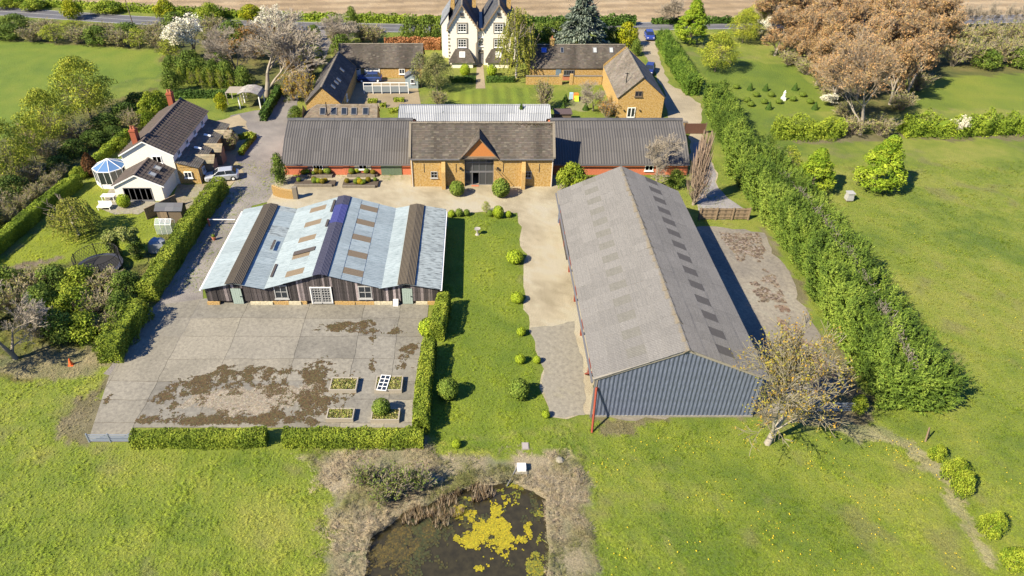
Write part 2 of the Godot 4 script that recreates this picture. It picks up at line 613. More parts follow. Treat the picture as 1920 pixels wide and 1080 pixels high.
func hedge_mesh(path: PackedVector2Array, w: float, h: float, per_m2: float, size: float, cols: Array, rough := 0.2, stretch := 1.1, round_ := 0.35, plume := 0.0) -> ArrayMesh:
	# leaves over the sides, top and ends of a clipped or loose hedge, over a dark twiggy core
	var b := MB.new()
	for s in path.size() - 1:
		var a := path[s]
		var e := path[s + 1]
		var l := a.distance_to(e)
		var u := (e - a) / l
		var v := Vector2(-u.y, u.x)
		var k := maxi(1, int(l / 0.7))
		# core
		for i in k:
			var c0 := a + u * maxf(l * i / k, 0.3 if s == 0 else 0.0)
			var c1 := a + u * minf(l * (i + 1) / k, l - (0.3 if s == path.size() - 2 else 0.0))
			var f := 0.66
			var hh := h * (0.76 + 0.1 * nz(c0.x, c0.y, 60.0))
			var q := v * w * 0.5 * f
			b.hexa([Vector3(c0.x - q.x, 0, c0.y - q.y), Vector3(c0.x + q.x, 0, c0.y + q.y), Vector3(c1.x + q.x, 0, c1.y + q.y), Vector3(c1.x - q.x, 0, c1.y - q.y),
				Vector3(c0.x - q.x * 0.8, hh, c0.y - q.y * 0.8), Vector3(c0.x + q.x * 0.8, hh, c0.y + q.y * 0.8), Vector3(c1.x + q.x * 0.8, hh, c1.y + q.y * 0.8), Vector3(c1.x - q.x * 0.8, hh, c1.y - q.y * 0.8)], cols[1])
		var girth := 2.0 * h + w
		var sides := int(l * girth * per_m2)
		var ends := int(h * w * per_m2 * 1.2) if s == 0 or s == path.size() - 2 else 0
		var total := sides + ends * (2 if path.size() == 2 else 1)
		for i in total:
			var t := rng.randf() * l
			var g := rng.randf() * girth
			var y := 0.0
			var x := 0.0
			var n := Vector3.UP
			if g < h: 
				y = g; x = -w / 2; n = Vector3(-v.x, 0, -v.y)
			elif g < h + w:
				y = h; x = g - h - w / 2
			else:
				y = g - h - w; x = w / 2; n = Vector3(v.x, 0, v.y)
			if i >= sides:
				t = 0.0 if s == 0 and (i % 2 == 0 or path.size() > 2) else l
				y = rng.randf() * h
				x = rng.randf_range(-w / 2, w / 2)
				n = Vector3(-u.x, 0, -u.y) if t == 0.0 else Vector3(u.x, 0, u.y)
			var p2 := a + u * t
			var wob := 1.0 + rough * (1.6 * nz(p2.x + x, p2.y + y, 38.0, 11.0) + 0.8 * nz(p2.x, p2.y + y * 2.0, 150.0, 22.0))
			# round the shoulders
			var sy := y / h
			var sx := x / (w / 2)
			if sy > 0.75 and absf(sx) > 0.6:
				var cut := (sy - 0.75) / 0.25 * (absf(sx) - 0.6) / 0.4 * round_
				x *= 1.0 - cut * 0.5
				y *= 1.0 - cut * 0.35
				n = (n + Vector3(v.x, 0, v.y) * signf(sx) * cut + Vector3.UP * 0.3).normalized()
			x *= wob
			y *= 1.0 + (wob - 1.0) * 0.8
			if y < 0.08: y = 0.08
			var inset := rng.randf() * rng.randf() * 0.3
			var p := Vector3(p2.x + v.x * x, y, p2.y + v.y * x) - n * inset
			var ln := (n + rand_dir() * 0.8).normalized()
			var tone := clampf(0.5 + 0.8 * nz(p2.x + x, p2.y + y, 25.0, 200.0) + rng.randf_range(-0.3, 0.3), 0, 1)
			var col := mix3(cols[0], cols[1], cols[2], tone)
			if plume > 0.0:
				var axis := (n * 0.75 + Vector3.UP * 0.75 + rand_dir() * 0.35).normalized()
				var pl := plume * rng.randf_range(0.6, 1.5)
				var foot := p - n * rng.randf() * 0.35
				for m in 12:
					var t2 := m / 11.0
					var pn := (rand_dir() * 0.7 + Vector3.UP * 0.6 + n * 0.5).normalized()
					leaf(b, foot + axis * pl * t2 + rand_dir() * 0.24 * (1.05 - t2) * pl, pn, size * (1.2 - t2 * 0.5), stretch, vary(col, 0.12), (axis + rand_dir() * 0.4).normalized())
			else:
				leaf(b, p, ln, size * rng.randf_range(0.6, 1.4), stretch, vary(col, 0.2))
	return b.done()

func hedge(n: String, label: String, path: PackedVector2Array, w: float, h: float, cols: Array, per := 60.0, size := 0.13, rough := 0.15, plume := 0.0, m: Material = null, category := "hedge", group := "", round_ := 0.35) -> Node3D:
	var o := MeshInstance3D.new()
	var c := path[0]
	var local := PackedVector2Array()
	for p in path: local.append(p - c)
	o.mesh = hedge_mesh(local, w, h, per, size, cols, rough, 1.1 if plume <= 0 else 2.0, round_, plume)
	o.material_override = m if m else leafmat("leaf", Color(1.25, 1.2, 1.0))
	o.name = numbered(n)
	add_child(o)
	o.position = Vector3(c.x, 0, c.y)
	meta(o, label, category, group)
	return o

const SPRING := [Color(0.06, 0.1, 0.012), Color(0.125, 0.185, 0.02), Color(0.21, 0.265, 0.03)]
const BEECH := [Color(0.055, 0.09, 0.012), Color(0.13, 0.18, 0.022), Color(0.215, 0.255, 0.034)]
const DARKGREEN := [Color(0.02, 0.045, 0.01), Color(0.045, 0.09, 0.018), Color(0.08, 0.14, 0.03)]
const CONIFER := [Color(0.035, 0.065, 0.012), Color(0.085, 0.14, 0.022), Color(0.17, 0.235, 0.042)]
const OLIVE := [Color(0.07, 0.08, 0.03), Color(0.13, 0.14, 0.055), Color(0.2, 0.21, 0.09)]

func make_kinds() -> void:
	var bark := mat("bark", Color(0.16, 0.13, 0.1), 0.9)
	var pale := mat("pale_bark", Color.WHITE, 0.9)
	var lf := leafmat("leaf", Color(1.25, 1.2, 1.0))
	# bright green hornbeam, egg-shaped with upswept tiers
	var egg := func(t): return sin(PI * clampf(0.16 + 0.82 * pow(t, 0.6), 0, 1)) * (1.0 - 0.3 * t)
	var cl := crown_clumps(230, 2.6, 0.7, 6.9, 0.5, egg)
	meshes["hornbeam"] = [trunk_mesh(5.0, 0.16, Color.WHITE), bark, leaves(cl, 300, 0.095, [Color(0.09, 0.155, 0.013), Color(0.16, 0.235, 0.02), Color(0.23, 0.295, 0.03)], 1.4, -0.35), lf]
	# loose yellow-green willow-like tree
	var dome := func(t): return sin(PI * clampf(0.16 + 0.8 * t, 0, 1))
	cl = crown_clumps(120, 3.4, 1.0, 6.4, 0.85, dome)
	var airy := bare_tree(6.8, [Color(0.2, 0.17, 0.13), Color(0.26, 0.22, 0.12)], {"levels": 4, "angle": 0.7, "thin": 0.02})
	meshes["airy"] = [airy[0], pale, leaves(cl, 120, 0.085, [Color(0.13, 0.17, 0.02), Color(0.21, 0.25, 0.03), Color(0.29, 0.31, 0.04)], 1.3, -0.6), lf]
	# thin young-leaf tree
	cl = crown_clumps(90, 2.6, 1.1, 5.6, 0.7, dome)
	meshes["thin"] = [airy[0], pale, leaves(cl, 42, 0.12, [Color(0.16, 0.2, 0.025), Color(0.24, 0.28, 0.035)], 1.3, -0.6), lf]
	# dense evergreen shrub, generic shrubs
	cl = crown_clumps(46, 1.5, 0.3, 2.3, 0.62, dome)
	meshes["shrub"] = [trunk_mesh(1.4, 0.07, Color.WHITE, 5), bark, leaves(cl, 230, 0.085, [Color(0.05, 0.085, 0.015), Color(0.09, 0.14, 0.025), Color(0.13, 0.18, 0.035)], 1.2, -0.6), lf]
	cl = crown_clumps(46, 1.5, 0.3, 2.3, 0.62, dome)
	meshes["bright_shrub"] = [trunk_mesh(1.4, 0.07, Color.WHITE, 5), bark, leaves(cl, 220, 0.09, [Color(0.09, 0.145, 0.015), Color(0.155, 0.215, 0.022), Color(0.22, 0.27, 0.032)], 1.2, -0.6), lf]
	# bare trees
	for i in 2:
		rng.seed = 40 + i
		var bt := bare_tree(7.0, [Color(0.23, 0.2, 0.16), Color(0.36, 0.31, 0.24)], {"levels": 7, "angle": 0.55 + 0.12 * i, "kids": 2, "shrink": 0.74, "trunk": 0.24, "thin": 0.011, "girth": 0.02})
		meshes["bare%d" % i] = [bt[0], pale, null, null]
	rng.seed = 51
	# bare brushwood shrub: many stems from the ground
	var bs := MB.new()
	var tips := []
	var so := {"levels": 2, "kids": 3, "angle": 0.5, "shrink": 0.7, "wander": 0.2, "rise": 0.04, "thin": 0.018, "cols": [Color(0.2, 0.17, 0.13), Color(0.33, 0.28, 0.2)]}
	for i in 26:
		var a := rng.randf() * TAU
		var d := Vector3(cos(a) * rng.randf_range(0.1, 0.75), 1.0, sin(a) * rng.randf_range(0.1, 0.75)).normalized()
		wood(bs, Vector3(cos(a), 0, sin(a)) * 0.3 * rng.randf() - Vector3(0, 0.05, 0), d, rng.randf_range(0.8, 1.3), 0.03, 2, so, tips)
	var bud := []
	for t in tips:
		if rng.randf() < 0.55: bud.append([t, 0.14])
	meshes["brush"] = [bs.done(), pale, leaves(bud, 110, 0.07, [Color(0.17, 0.17, 0.07), Color(0.22, 0.19, 0.1), Color(0.15, 0.18, 0.05)], 1.2, -1.0), lf]
	# white blossom
	var bl := bare_tree(6.0, [Color(0.13, 0.11, 0.09), Color(0.3, 0.27, 0.24)], {"levels": 6, "kids": 2, "angle": 0.62, "shrink": 0.74, "trunk": 0.22, "thin": 0.012})
	var bc := []
	for t in bl[1]:
		if rng.randf() < 0.8: bc.append([t, rng.randf_range(0.1, 0.2)])
	meshes["blossom"] = [bl[0], pale, leaves(bc, 170, 0.05, [Color(0.66, 0.66, 0.64), Color(0.56, 0.57, 0.5), Color(0.74, 0.73, 0.72)], 1.0, -1.0, 0.1), lf]
	# tall poplars just breaking leaf, rust-orange
	for i in 3:
		rng.seed = 70 + i
		var pt := bare_tree(9.5, [Color(0.3, 0.265, 0.22), Color(0.33, 0.255, 0.17)], {"levels": 7 if i == 2 else 6, "kids": 2 if i == 2 else 3, "angle": 0.5, "shrink": 0.74 if i == 2 else 0.7, "trunk": 0.24 if i == 2 else 0.15, "thin": 0.008 if i == 2 else 0.011, "rise": 0.07, "girth": 0.014})
		var pc := []
		for t in pt[1]:
			if rng.randf() < 0.36: pc.append([t, rng.randf_range(0.1, 0.28)])
		meshes["poplar%d" % i] = [pt[0], pale, leaves(pc, 10, 0.042, [Color(0.29, 0.165, 0.085), Color(0.34, 0.215, 0.125), Color(0.29, 0.215, 0.105)], 1.2, -1.0), lf]
	# field maple by the steel barn: bare limbs, sparse olive leaves
	rng.seed = 82
	var mt := bare_tree(7.4, [Color(0.33, 0.3, 0.25), Color(0.26, 0.23, 0.15)], {"levels": 5, "kids": 3, "angle": 0.66, "shrink": 0.73, "trunk": 0.24, "thin": 0.011, "girth": 0.02})
	var mc := []
	for t in mt[1]:
		if rng.randf() < 0.55: mc.append([t, rng.randf_range(0.08, 0.22)])
	meshes["maple"] = [mt[0], pale, leaves(mc, 110, 0.04, [Color(0.16, 0.16, 0.035), Color(0.2, 0.18, 0.04), Color(0.26, 0.17, 0.03)], 1.2, -1.0), lf]
	# blue cedar: tiers of needles
	var cb := MB.new()
	for i in 21:
		var y := 0.8 + 6.6 * i / 20.0
		var rad := 4.3 * (1.0 - pow(float(i) / 21.0, 1.3)) + 0.3
		for k in 9:
			var a := rng.randf() * TAU
			var r := rad * rng.randf_range(0.75, 1.1)
			for s in 70:
				var t := sqrt(rng.randf())
				var p := Vector3(cos(a) * r * t, y - 0.5 * t * t * r * 0.28 + rng.randf_range(-0.12, 0.12), sin(a) * r * t)
				p += Vector3(-sin(a), 0, cos(a)) * rng.randf_range(-0.4, 0.4) * (0.4 + t) + rand_dir() * 0.1
				leaf(cb, p, (Vector3.UP + rand_dir() * 0.8).normalized(), rng.randf_range(0.09, 0.2), 1.6, vary([Color(0.06, 0.085, 0.075), Color(0.11, 0.145, 0.135), Color(0.17, 0.21, 0.2)][rng.randi() % 3], 0.15), Vector3(cos(a), -0.3, sin(a)))
	meshes["cedar"] = [trunk_mesh(7.4, 0.25, Color.WHITE, 8), bark, cb.done(), lf]
	# weeping birch: hanging strings of small leaves
	var wb := MB.new()
	for i in 330:
		var a := rng.randf() * TAU
		var y := rng.randf_range(2.6, 7.6)
		var r := 2.3 * sqrt(rng.randf()) * sin(PI * clampf((y - 1.0) / 7.4, 0.05, 0.95))
		var p := Vector3(cos(a) * r, y, sin(a) * r)
		for s in int(rng.randf_range(14, 34)):
			p += Vector3(cos(a) * 0.02, -0.09, sin(a) * 0.02) + rand_dir() * 0.05
			if p.y < 0.4: break
			leaf(wb, p, rand_dir(), rng.randf_range(0.06, 0.12), 1.3, vary([Color(0.16, 0.18, 0.03), Color(0.22, 0.22, 0.05), Color(0.12, 0.14, 0.03)][rng.randi() % 3], 0.2))
	var wt := bare_tree(7.8, [Color(0.55, 0.52, 0.48), Color(0.3, 0.24, 0.18)], {"levels": 3, "angle": 0.5, "thin": 0.02, "rise": 0.06, "trunk": 0.42})
	meshes["birch"] = [wt[0], pale, wb.done(), lf]
	# clipped ball and cone
	for spec in [["ball", 0.5], ["yellow_ball", 0.5], ["cone", 0.5], ["pillar", 0.5]]:
		var b := MB.new()
		var cols: Array = DARKGREEN if spec[0] in ["cone", "pillar"] else ([Color(0.1, 0.16, 0.015), Color(0.2, 0.28, 0.02), Color(0.28, 0.34, 0.03)] if spec[0] == "yellow_ball" else [Color(0.06, 0.095, 0.015), Color(0.1, 0.155, 0.025), Color(0.16, 0.21, 0.04)])
		var prof := []
		for j in 9:
			var t := j / 8.0
			var rr := sin(PI * t) * 0.43 if spec[0].contains("ball") else ((1.0 - t) * 0.36 + 0.02 if spec[0] == "cone" else sin(PI * clampf(0.12 + 0.86 * t, 0, 1)) * 0.26)
			prof.append(Vector2(rr, 0.04 + t * 0.9))
		b.lathe(prof, 10, cols[1])
		for i in 1500:
			var t := rng.randf()
			var a := rng.randf() * TAU
			var y := t
			var r := 0.5
			var n := Vector3(cos(a), 0.3, sin(a)).normalized()
			if spec[0].contains("ball"):
				var d := rand_dir()
				var p := Vector3(0, 0.5, 0) + d * 0.5 * rng.randf_range(0.9, 1.03) * (1.0 + 0.06 * noise.get_noise_3dv(d * 150.0))
				leaf(b, p, (d + rand_dir() * 0.6).normalized(), rng.randf_range(0.03, 0.06), 1.2, vary(mix3(cols[0], cols[1], cols[2], rng.randf()), 0.15))
				continue
			if spec[0] == "cone": r = (1.0 - y) * 0.42 + 0.02
			else: r = sin(PI * clampf(0.12 + 0.86 * y, 0, 1)) * 0.3
			leaf(b, Vector3(cos(a) * r, y, sin(a) * r) + rand_dir() * 0.03, (n + rand_dir() * 0.6).normalized(), rng.randf_range(0.03, 0.06), 1.4, vary(mix3(cols[0], cols[1], cols[2], rng.randf()), 0.15), Vector3.UP)
		meshes[spec[0]] = [null, null, b.done(), lf]
	# lombardy poplar, bare: a narrow besom of upright twigs
	var lb := MB.new()
	lb.tube(Vector3(0, -0.1, 0), Vector3(0, 3.6, 0), 0.13, 0.06, 6, Color(0.24, 0.2, 0.16))
	for i in 520:
		var a := rng.randf() * TAU
		var y := pow(rng.randf(), 0.8) * 4.6 + 0.2
		var p := Vector3(cos(a), 0, sin(a)) * 0.1 + Vector3(0, y * 0.8, 0)
		var out_ := Vector3(cos(a), 0, sin(a)) * rng.randf_range(0.25, 0.75) * (1.0 - y / 7.5)
		var q := p + out_ + Vector3(0, 0.7, 0)
		lb.tube(p, q, 0.02, 0.014, 3, vary(Color(0.26, 0.2, 0.15), 0.2))
		lb.tube(q, q + out_ * 0.25 + Vector3(0, rng.randf_range(0.6, 1.1), 0), 0.014, 0.009, 3, vary(Color(0.3, 0.22, 0.16), 0.2))
	meshes["lombardy"] = [lb.done(), pale, null, null]

func color_tex(key: String, freq: float, stops: Array, octaves := 5, size := 512, kind := FastNoiseLite.TYPE_SIMPLEX_SMOOTH, gain := 0.6) -> void:
	var f := FastNoiseLite.new()
	f.noise_type = kind
	f.frequency = freq
	f.fractal_octaves = octaves
	f.fractal_gain = gain
	f.seed = key.hash() % 1000
	var t := NoiseTexture2D.new()
	t.width = size
	t.height = size
	t.seamless = true
	t.noise = f
	var g := Gradient.new()
	var offs := PackedFloat32Array()
	var cs := PackedColorArray()
	for s in stops:
		offs.append(s[0])
		cs.append(s[1].linear_to_srgb())
	g.offsets = offs
	g.colors = cs
	t.color_ramp = g
	tex[key] = t

func make_textures() -> void:
	noise_tex("grass", 0.018, 0.66, 1.0, 6, 1024)
	noise_tex("grass_bump", 0.08, 0, 1, 5, 512, FastNoiseLite.TYPE_SIMPLEX_SMOOTH, 10.0)
	noise_tex("fine", 0.025, 0.65, 1.0, 6, 512)
	noise_tex("soft", 0.02, 0.72, 1.0, 5, 512)
	noise_tex("faint", 0.03, 0.9, 1.0, 5, 512)
	noise_tex("grit", 0.03, 0.6, 1.0, 6, 512)
	noise_tex("bump", 0.1, 0, 1, 4, 512, FastNoiseLite.TYPE_SIMPLEX_SMOOTH, 6.0)
	color_tex("stone", 0.02, [[0.0, Color(0.22, 0.14, 0.055)], [0.38, Color(0.38, 0.25, 0.085)], [0.55, Color(0.44, 0.3, 0.11)], [0.75, Color(0.4, 0.31, 0.19)], [1.0, Color(0.34, 0.28, 0.21)]], 6, 1024, FastNoiseLite.TYPE_SIMPLEX_SMOOTH, 0.6)
	color_tex("concrete", 0.02, [[0.0, Color(0.12, 0.11, 0.095)], [0.33, Color(0.2, 0.185, 0.155)], [0.6, Color(0.235, 0.218, 0.18)], [1.0, Color(0.31, 0.288, 0.24)]], 6, 1024, FastNoiseLite.TYPE_SIMPLEX_SMOOTH, 0.8)
	color_tex("asbestos", 0.03, [[0.0, Color(0.05, 0.049, 0.049)], [0.3, Color(0.1, 0.098, 0.098)], [0.5, Color(0.165, 0.16, 0.16)], [0.7, Color(0.225, 0.218, 0.216)], [1.0, Color(0.36, 0.35, 0.335)]], 6, 1024, FastNoiseLite.TYPE_SIMPLEX_SMOOTH, 0.9)
	color_tex("painted", 0.014, [[0.0, Color(0.07, 0.09, 0.095)], [0.3, Color(0.18, 0.225, 0.235)], [0.44, Color(0.26, 0.315, 0.33)], [0.62, Color(0.3, 0.355, 0.37)], [1.0, Color(0.37, 0.41, 0.43)]], 6, 1024, FastNoiseLite.TYPE_SIMPLEX_SMOOTH, 0.7)
	color_tex("streaked", 0.014, [[0.0, Color(0.041, 0.048, 0.048)], [0.34, Color(0.116, 0.129, 0.129)], [0.46, Color(0.292, 0.34, 0.34)], [1.0, Color(0.381, 0.422, 0.428)]], 5, 1024)
	color_tex("wood", 0.02, [[0.0, Color(0.035, 0.027, 0.026)], [0.45, Color(0.1, 0.08, 0.076)], [1.0, Color(0.3, 0.265, 0.25)]], 5, 512, FastNoiseLite.TYPE_SIMPLEX_SMOOTH, 0.75)

func ridge_line(parent: Node, a: Vector3, b: Vector3, w: float, m: Material, n := "ridge_tile", step := 0.5) -> void:
	var d := (b - a).normalized()
	var k := maxi(1, int(a.distance_to(b) / step))
	var key := "ridge_%.2f_%.2f" % [w, step]
	if not meshes.has(key):
		var q := MB.new()
		for i in 6:
			var t0 := PI * i / 6.0
			var t1 := PI * (i + 1) / 6.0
			var p0 := Vector3(cos(t0) * w, sin(t0) * w * 0.55 - 0.06, 0)
			var p1 := Vector3(cos(t1) * w, sin(t1) * w * 0.55 - 0.06, 0)
			var f := Vector3(0, 0, -step * 1.04)
			q.quad(p0, p0 * 1.08 + f, p1 * 1.08 + f, p1)
		meshes[key] = q.done()
	var o := MB.new()
	for i in k:
		var xf := Transform3D(Basis.looking_at(d), a.lerp(b, float(i) / k))
		var s := rng.randf_range(0.75, 1.15)
		var arr: Array = meshes[key].surface_get_arrays(0)
		var k0 := o.v.size()
		for t in arr[Mesh.ARRAY_VERTEX].size():
			o.v.append(xf * (arr[Mesh.ARRAY_VERTEX][t] + Vector3(0, 0.01 * (i % 2), 0)))
			o.n.append(xf.basis * arr[Mesh.ARRAY_NORMAL][t])
			o.c.append(Color(s, s, s))
		for t in arr[Mesh.ARRAY_INDEX]: o.ix.append(k0 + t)
	part(parent, n, o.done(), m)

func gable_roof(parent: Node, x0: float, x1: float, z0: float, z1: float, he: float, hr: float, axis: String, cols: Array, ridge_mat: Material, over := 0.2, rx := -999.0, he2 := -1.0) -> void:
	var e2 := he if he2 < 0 else he2
	var lift := 0.06
	if axis == "z":
		var xm := (x0 + x1) / 2 if rx < -900 else rx
		var sl := (hr - he) / (xm - x0)
		var sr := (hr - e2) / (x1 - xm)
		var a := Vector3(x0 - over, he - over * sl + lift, z1 - over)
		var b := Vector3(x0 - over, he - over * sl + lift, z0 + over)
		part(parent, "roof_slope", slates(a, b, Vector3(xm, hr + lift, z0 + over), Vector3(xm, hr + lift, z1 - over), cols), mats["slate"])
		a = Vector3(x1 + over, e2 - over * sr + lift, z0 + over)
		b = Vector3(x1 + over, e2 - over * sr + lift, z1 - over)
		part(parent, "roof_slope", slates(a, b, Vector3(xm, hr + lift, z1 - over), Vector3(xm, hr + lift, z0 + over), cols), mats["slate"])
		ridge_line(parent, Vector3(xm, hr + lift + 0.04, z0 + over), Vector3(xm, hr + lift + 0.04, z1 - over), 0.16, ridge_mat)
	else:
		var zm := (z0 + z1) / 2 if rx < -900 else rx
		var sl := (hr - he) / (z0 - zm)
		var sr := (hr - e2) / (zm - z1)
		part(parent, "roof_slope", slates(Vector3(x0 - over, he - over * sl + lift, z0 + over), Vector3(x1 + over, he - over * sl + lift, z0 + over), Vector3(x1 + over, hr + lift, zm), Vector3(x0 - over, hr + lift, zm), cols), mats["slate"])
		part(parent, "roof_slope", slates(Vector3(x1 + over, e2 - over * sr + lift, z1 - over), Vector3(x0 - over, e2 - over * sr + lift, z1 - over), Vector3(x0 - over, hr + lift, zm), Vector3(x1 + over, hr + lift, zm), cols), mats["slate"])
		ridge_line(parent, Vector3(x0 - over, hr + lift + 0.04, zm), Vector3(x1 + over, hr + lift + 0.04, zm), 0.16, ridge_mat)

func chimney(parent: Node, at: Vector3, w: float, d: float, h: float, m: Material, pots := 2) -> void:
	var o := Node3D.new()
	o.name = "chimney"
	parent.add_child(o, true)
	o.position = at
	var b := MB.new()
	b.box(Vector3(-w / 2, 0, -d / 2), Vector3(w / 2, h, d / 2))
	b.box(Vector3(-w / 2 - 0.06, h - 0.22, -d / 2 - 0.06), Vector3(w / 2 + 0.06, h - 0.1, d / 2 + 0.06))
	part(o, "stack", b.done(), m)
	for i in pots:
		var q := MB.new()
		q.lathe([Vector2(0.13, 0), Vector2(0.11, 0.35), Vector2(0.14, 0.4), Vector2(0.09, 0.41)], 9)
		part(o, "chimney_pot", q.done(), mats["terracotta"], Vector3((i - (pots - 1) / 2.0) * w * 0.5, h, 0))

func door(parent: Node, at: Vector3, w: float, h: float, turn: float, m: Material, n := "door", glazed := false) -> Node3D:
	var o := Node3D.new()
	o.name = n
	parent.add_child(o, true)
	o.transform = Transform3D(Basis(Vector3.UP, turn), at)
	var b := MB.new()
	var k := maxi(2, int(w / 0.18))
	if glazed:
		b.box(Vector3(-w / 2, 0, 0.02), Vector3(-w / 2 + 0.1, h, 0.1))
		b.box(Vector3(w / 2 - 0.1, 0, 0.02), Vector3(w / 2, h, 0.1))
		b.box(Vector3(-0.06, 0.2, 0.02), Vector3(0.06, h - 0.1, 0.1))
		b.box(Vector3(-w / 2 + 0.1, 0, 0.02), Vector3(w / 2 - 0.1, 0.2, 0.1))
		b.box(Vector3(-w / 2 + 0.1, h - 0.1, 0.02), Vector3(w / 2 - 0.1, h, 0.1))
		part(o, "pane", box_mesh(Vector3(-w / 2 + 0.09, 0.18, 0.005), Vector3(w / 2 - 0.09, h - 0.09, 0.05)), glass_mat())
	else:
		for i in k:
			b.box(Vector3(-w / 2 + w * i / k + 0.006, 0.03, 0.01), Vector3(-w / 2 + w * (i + 1) / k - 0.006, h, 0.07 + 0.006 * (i % 2)))
	part(o, "door_leaf", b.done(), m)
	part(o, "handle", box_mesh(Vector3(w / 2 - 0.2, h * 0.48, 0.07), Vector3(w / 2 - 0.08, h * 0.52, 0.14)), mats["iron"])
	return o

func _ready() -> void:
	rng.seed = 11
	noise.seed = 5
	noise.frequency = 0.01
	noise.noise_type = FastNoiseLite.TYPE_SIMPLEX_SMOOTH
	noise.fractal_octaves = 3
	# ---- camera
	var cam := Camera3D.new()
	cam.name = "camera"
	add_child(cam)
	cam.position = Vector3(0, 42, 0)
	cam.rotation_degrees = Vector3(-36.416, 0, 0)
	cam.projection = Camera3D.PROJECTION_FRUSTUM
	cam.near = 0.5
	cam.far = 1200.0
	cam.size = 2.0 * 0.5 * 540.0 / 1300.0
	cam.frustum_offset = Vector2(0.5 * 67.0 / 1300.0, 0)
	cam.current = true
	# ---- sky, exposure and sun
	var env := Environment.new()
	env.background_mode = Environment.BG_SKY
	var sm := ProceduralSkyMaterial.new()
	sm.sky_top_color = Color(0.2, 0.36, 0.62)
	sm.sky_horizon_color = Color(0.62, 0.72, 0.84)
	sm.sky_curve = 0.15
	sm.ground_bottom_color = Color(0.25, 0.28, 0.18)
	sm.ground_horizon_color = Color(0.62, 0.7, 0.78)
	var sky := Sky.new()
	sky.sky_material = sm
	env.sky = sky
	env.background_energy_multiplier = 0.8
	env.tonemap_mode = Environment.TONE_MAPPER_LINEAR
	env.tonemap_exposure = 2.25
	env.sdfgi_enabled = true
	env.ssao_enabled = true
	env.ssil_enabled = true
	var we := WorldEnvironment.new()
	we.name = "world_environment"
	we.environment = env
	add_child(we)
	var sun := DirectionalLight3D.new()
	sun.name = "sun"
	sun.light_energy = 1.6
	sun.light_color = Color(1.0, 0.95, 0.85)
	sun.light_angular_distance = 0.5
	sun.shadow_enabled = true
	add_child(sun)
	sun.basis = Basis.looking_at(Vector3(1.0, -1.0, -0.66).normalized())
	# ---- materials
	make_textures()
	mat("slate", Color.WHITE, 0.9, "fine", 1.2)
	mat("stone", Color(1.05, 1.0, 0.9), 0.92, "stone", 0.16, "bump", 0.7)
	mat("wall_stone", Color(1.1, 1.05, 1.0), 0.92, "stone", 0.3, "bump", 0.7)
	mat("render_white", Color(0.8, 0.77, 0.69), 0.85, "faint", 0.3)
	mat("cream", Color(0.7, 0.63, 0.45), 0.85, "soft", 0.3)
	mat("white_paint", Color(0.78, 0.78, 0.76), 0.5)
	mat("old_white", Color(0.5, 0.5, 0.49), 0.6, "soft", 1.0)
	mat("grey_frame", Color(0.14, 0.14, 0.15), 0.5)
	mat("brick_red", Color(0.5, 0.13, 0.06), 0.9, "grit", 1.5)
	mat("orange_brick", Color(0.72, 0.27, 0.07), 0.9, "grit", 1.2)
	mat("red_wall", Color(0.66, 0.2, 0.1), 0.9, "soft", 0.6)
	mat("terracotta", Color(0.4, 0.15, 0.08), 0.9)
	mat("iron", Color(0.02, 0.02, 0.022), 0.5)
	mat("ridge_stone", Color(0.3, 0.26, 0.2), 0.9, "grit", 1.0)
	mat("concrete", Color(0.98, 0.98, 0.96), 0.9, "concrete", 0.09)
	mat("concrete_a", Color(0.9, 0.91, 0.92), 0.9, "concrete", 0.075)
	mat("concrete_b", Color(1.04, 1.03, 0.98), 0.9, "concrete", 0.11)
	mat("soil", Color(0.12, 0.09, 0.06), 0.95, "grit", 0.8)
	mat("gravel", Color(0.541, 0.493, 0.378), 0.95, "grit", 0.6)
	mat("tarmac", Color(0.95, 0.95, 0.98), 0.9, "grit", 0.5)
	mat("timber", Color(0.2, 0.15, 0.1), 0.9, "fine", 2.0)
	mat("pale_timber", Color(0.34, 0.25, 0.16), 0.9, "fine", 2.0)
	mat("plain", Color.WHITE, 0.85, "fine", 0.8)
	mat("shiny", Color.WHITE, 0.3)
	landscape()
	print("landscape ", Time.get_ticks_msec())
	timber_barn()
	steel_barn()
	stone_barn()
	side_barn("left")
	side_barn("right")
	print("barns ", Time.get_ticks_msec())
	white_house()
	court_left()
	court_right()
	manor()
	print("houses ", Time.get_ticks_msec())
	make_kinds()
	print("kinds ", Time.get_ticks_msec())
	hedges()
	print("hedges ", Time.get_ticks_msec())
	trees()
	gardens()
	grasses()
	print("plants ", Time.get_ticks_msec())
	furniture()
	print("done ", Time.get_ticks_msec())

func two_tone(a: Color, b: Color, f := 8.0) -> Callable:
	return func(x: float, z: float) -> Color:
		return a.lerp(b, clampf(0.5 + 0.8 * nz(x, z, f, 15.0) + 0.5 * nz(x, z, f * 6.0, 25.0), 0, 1))

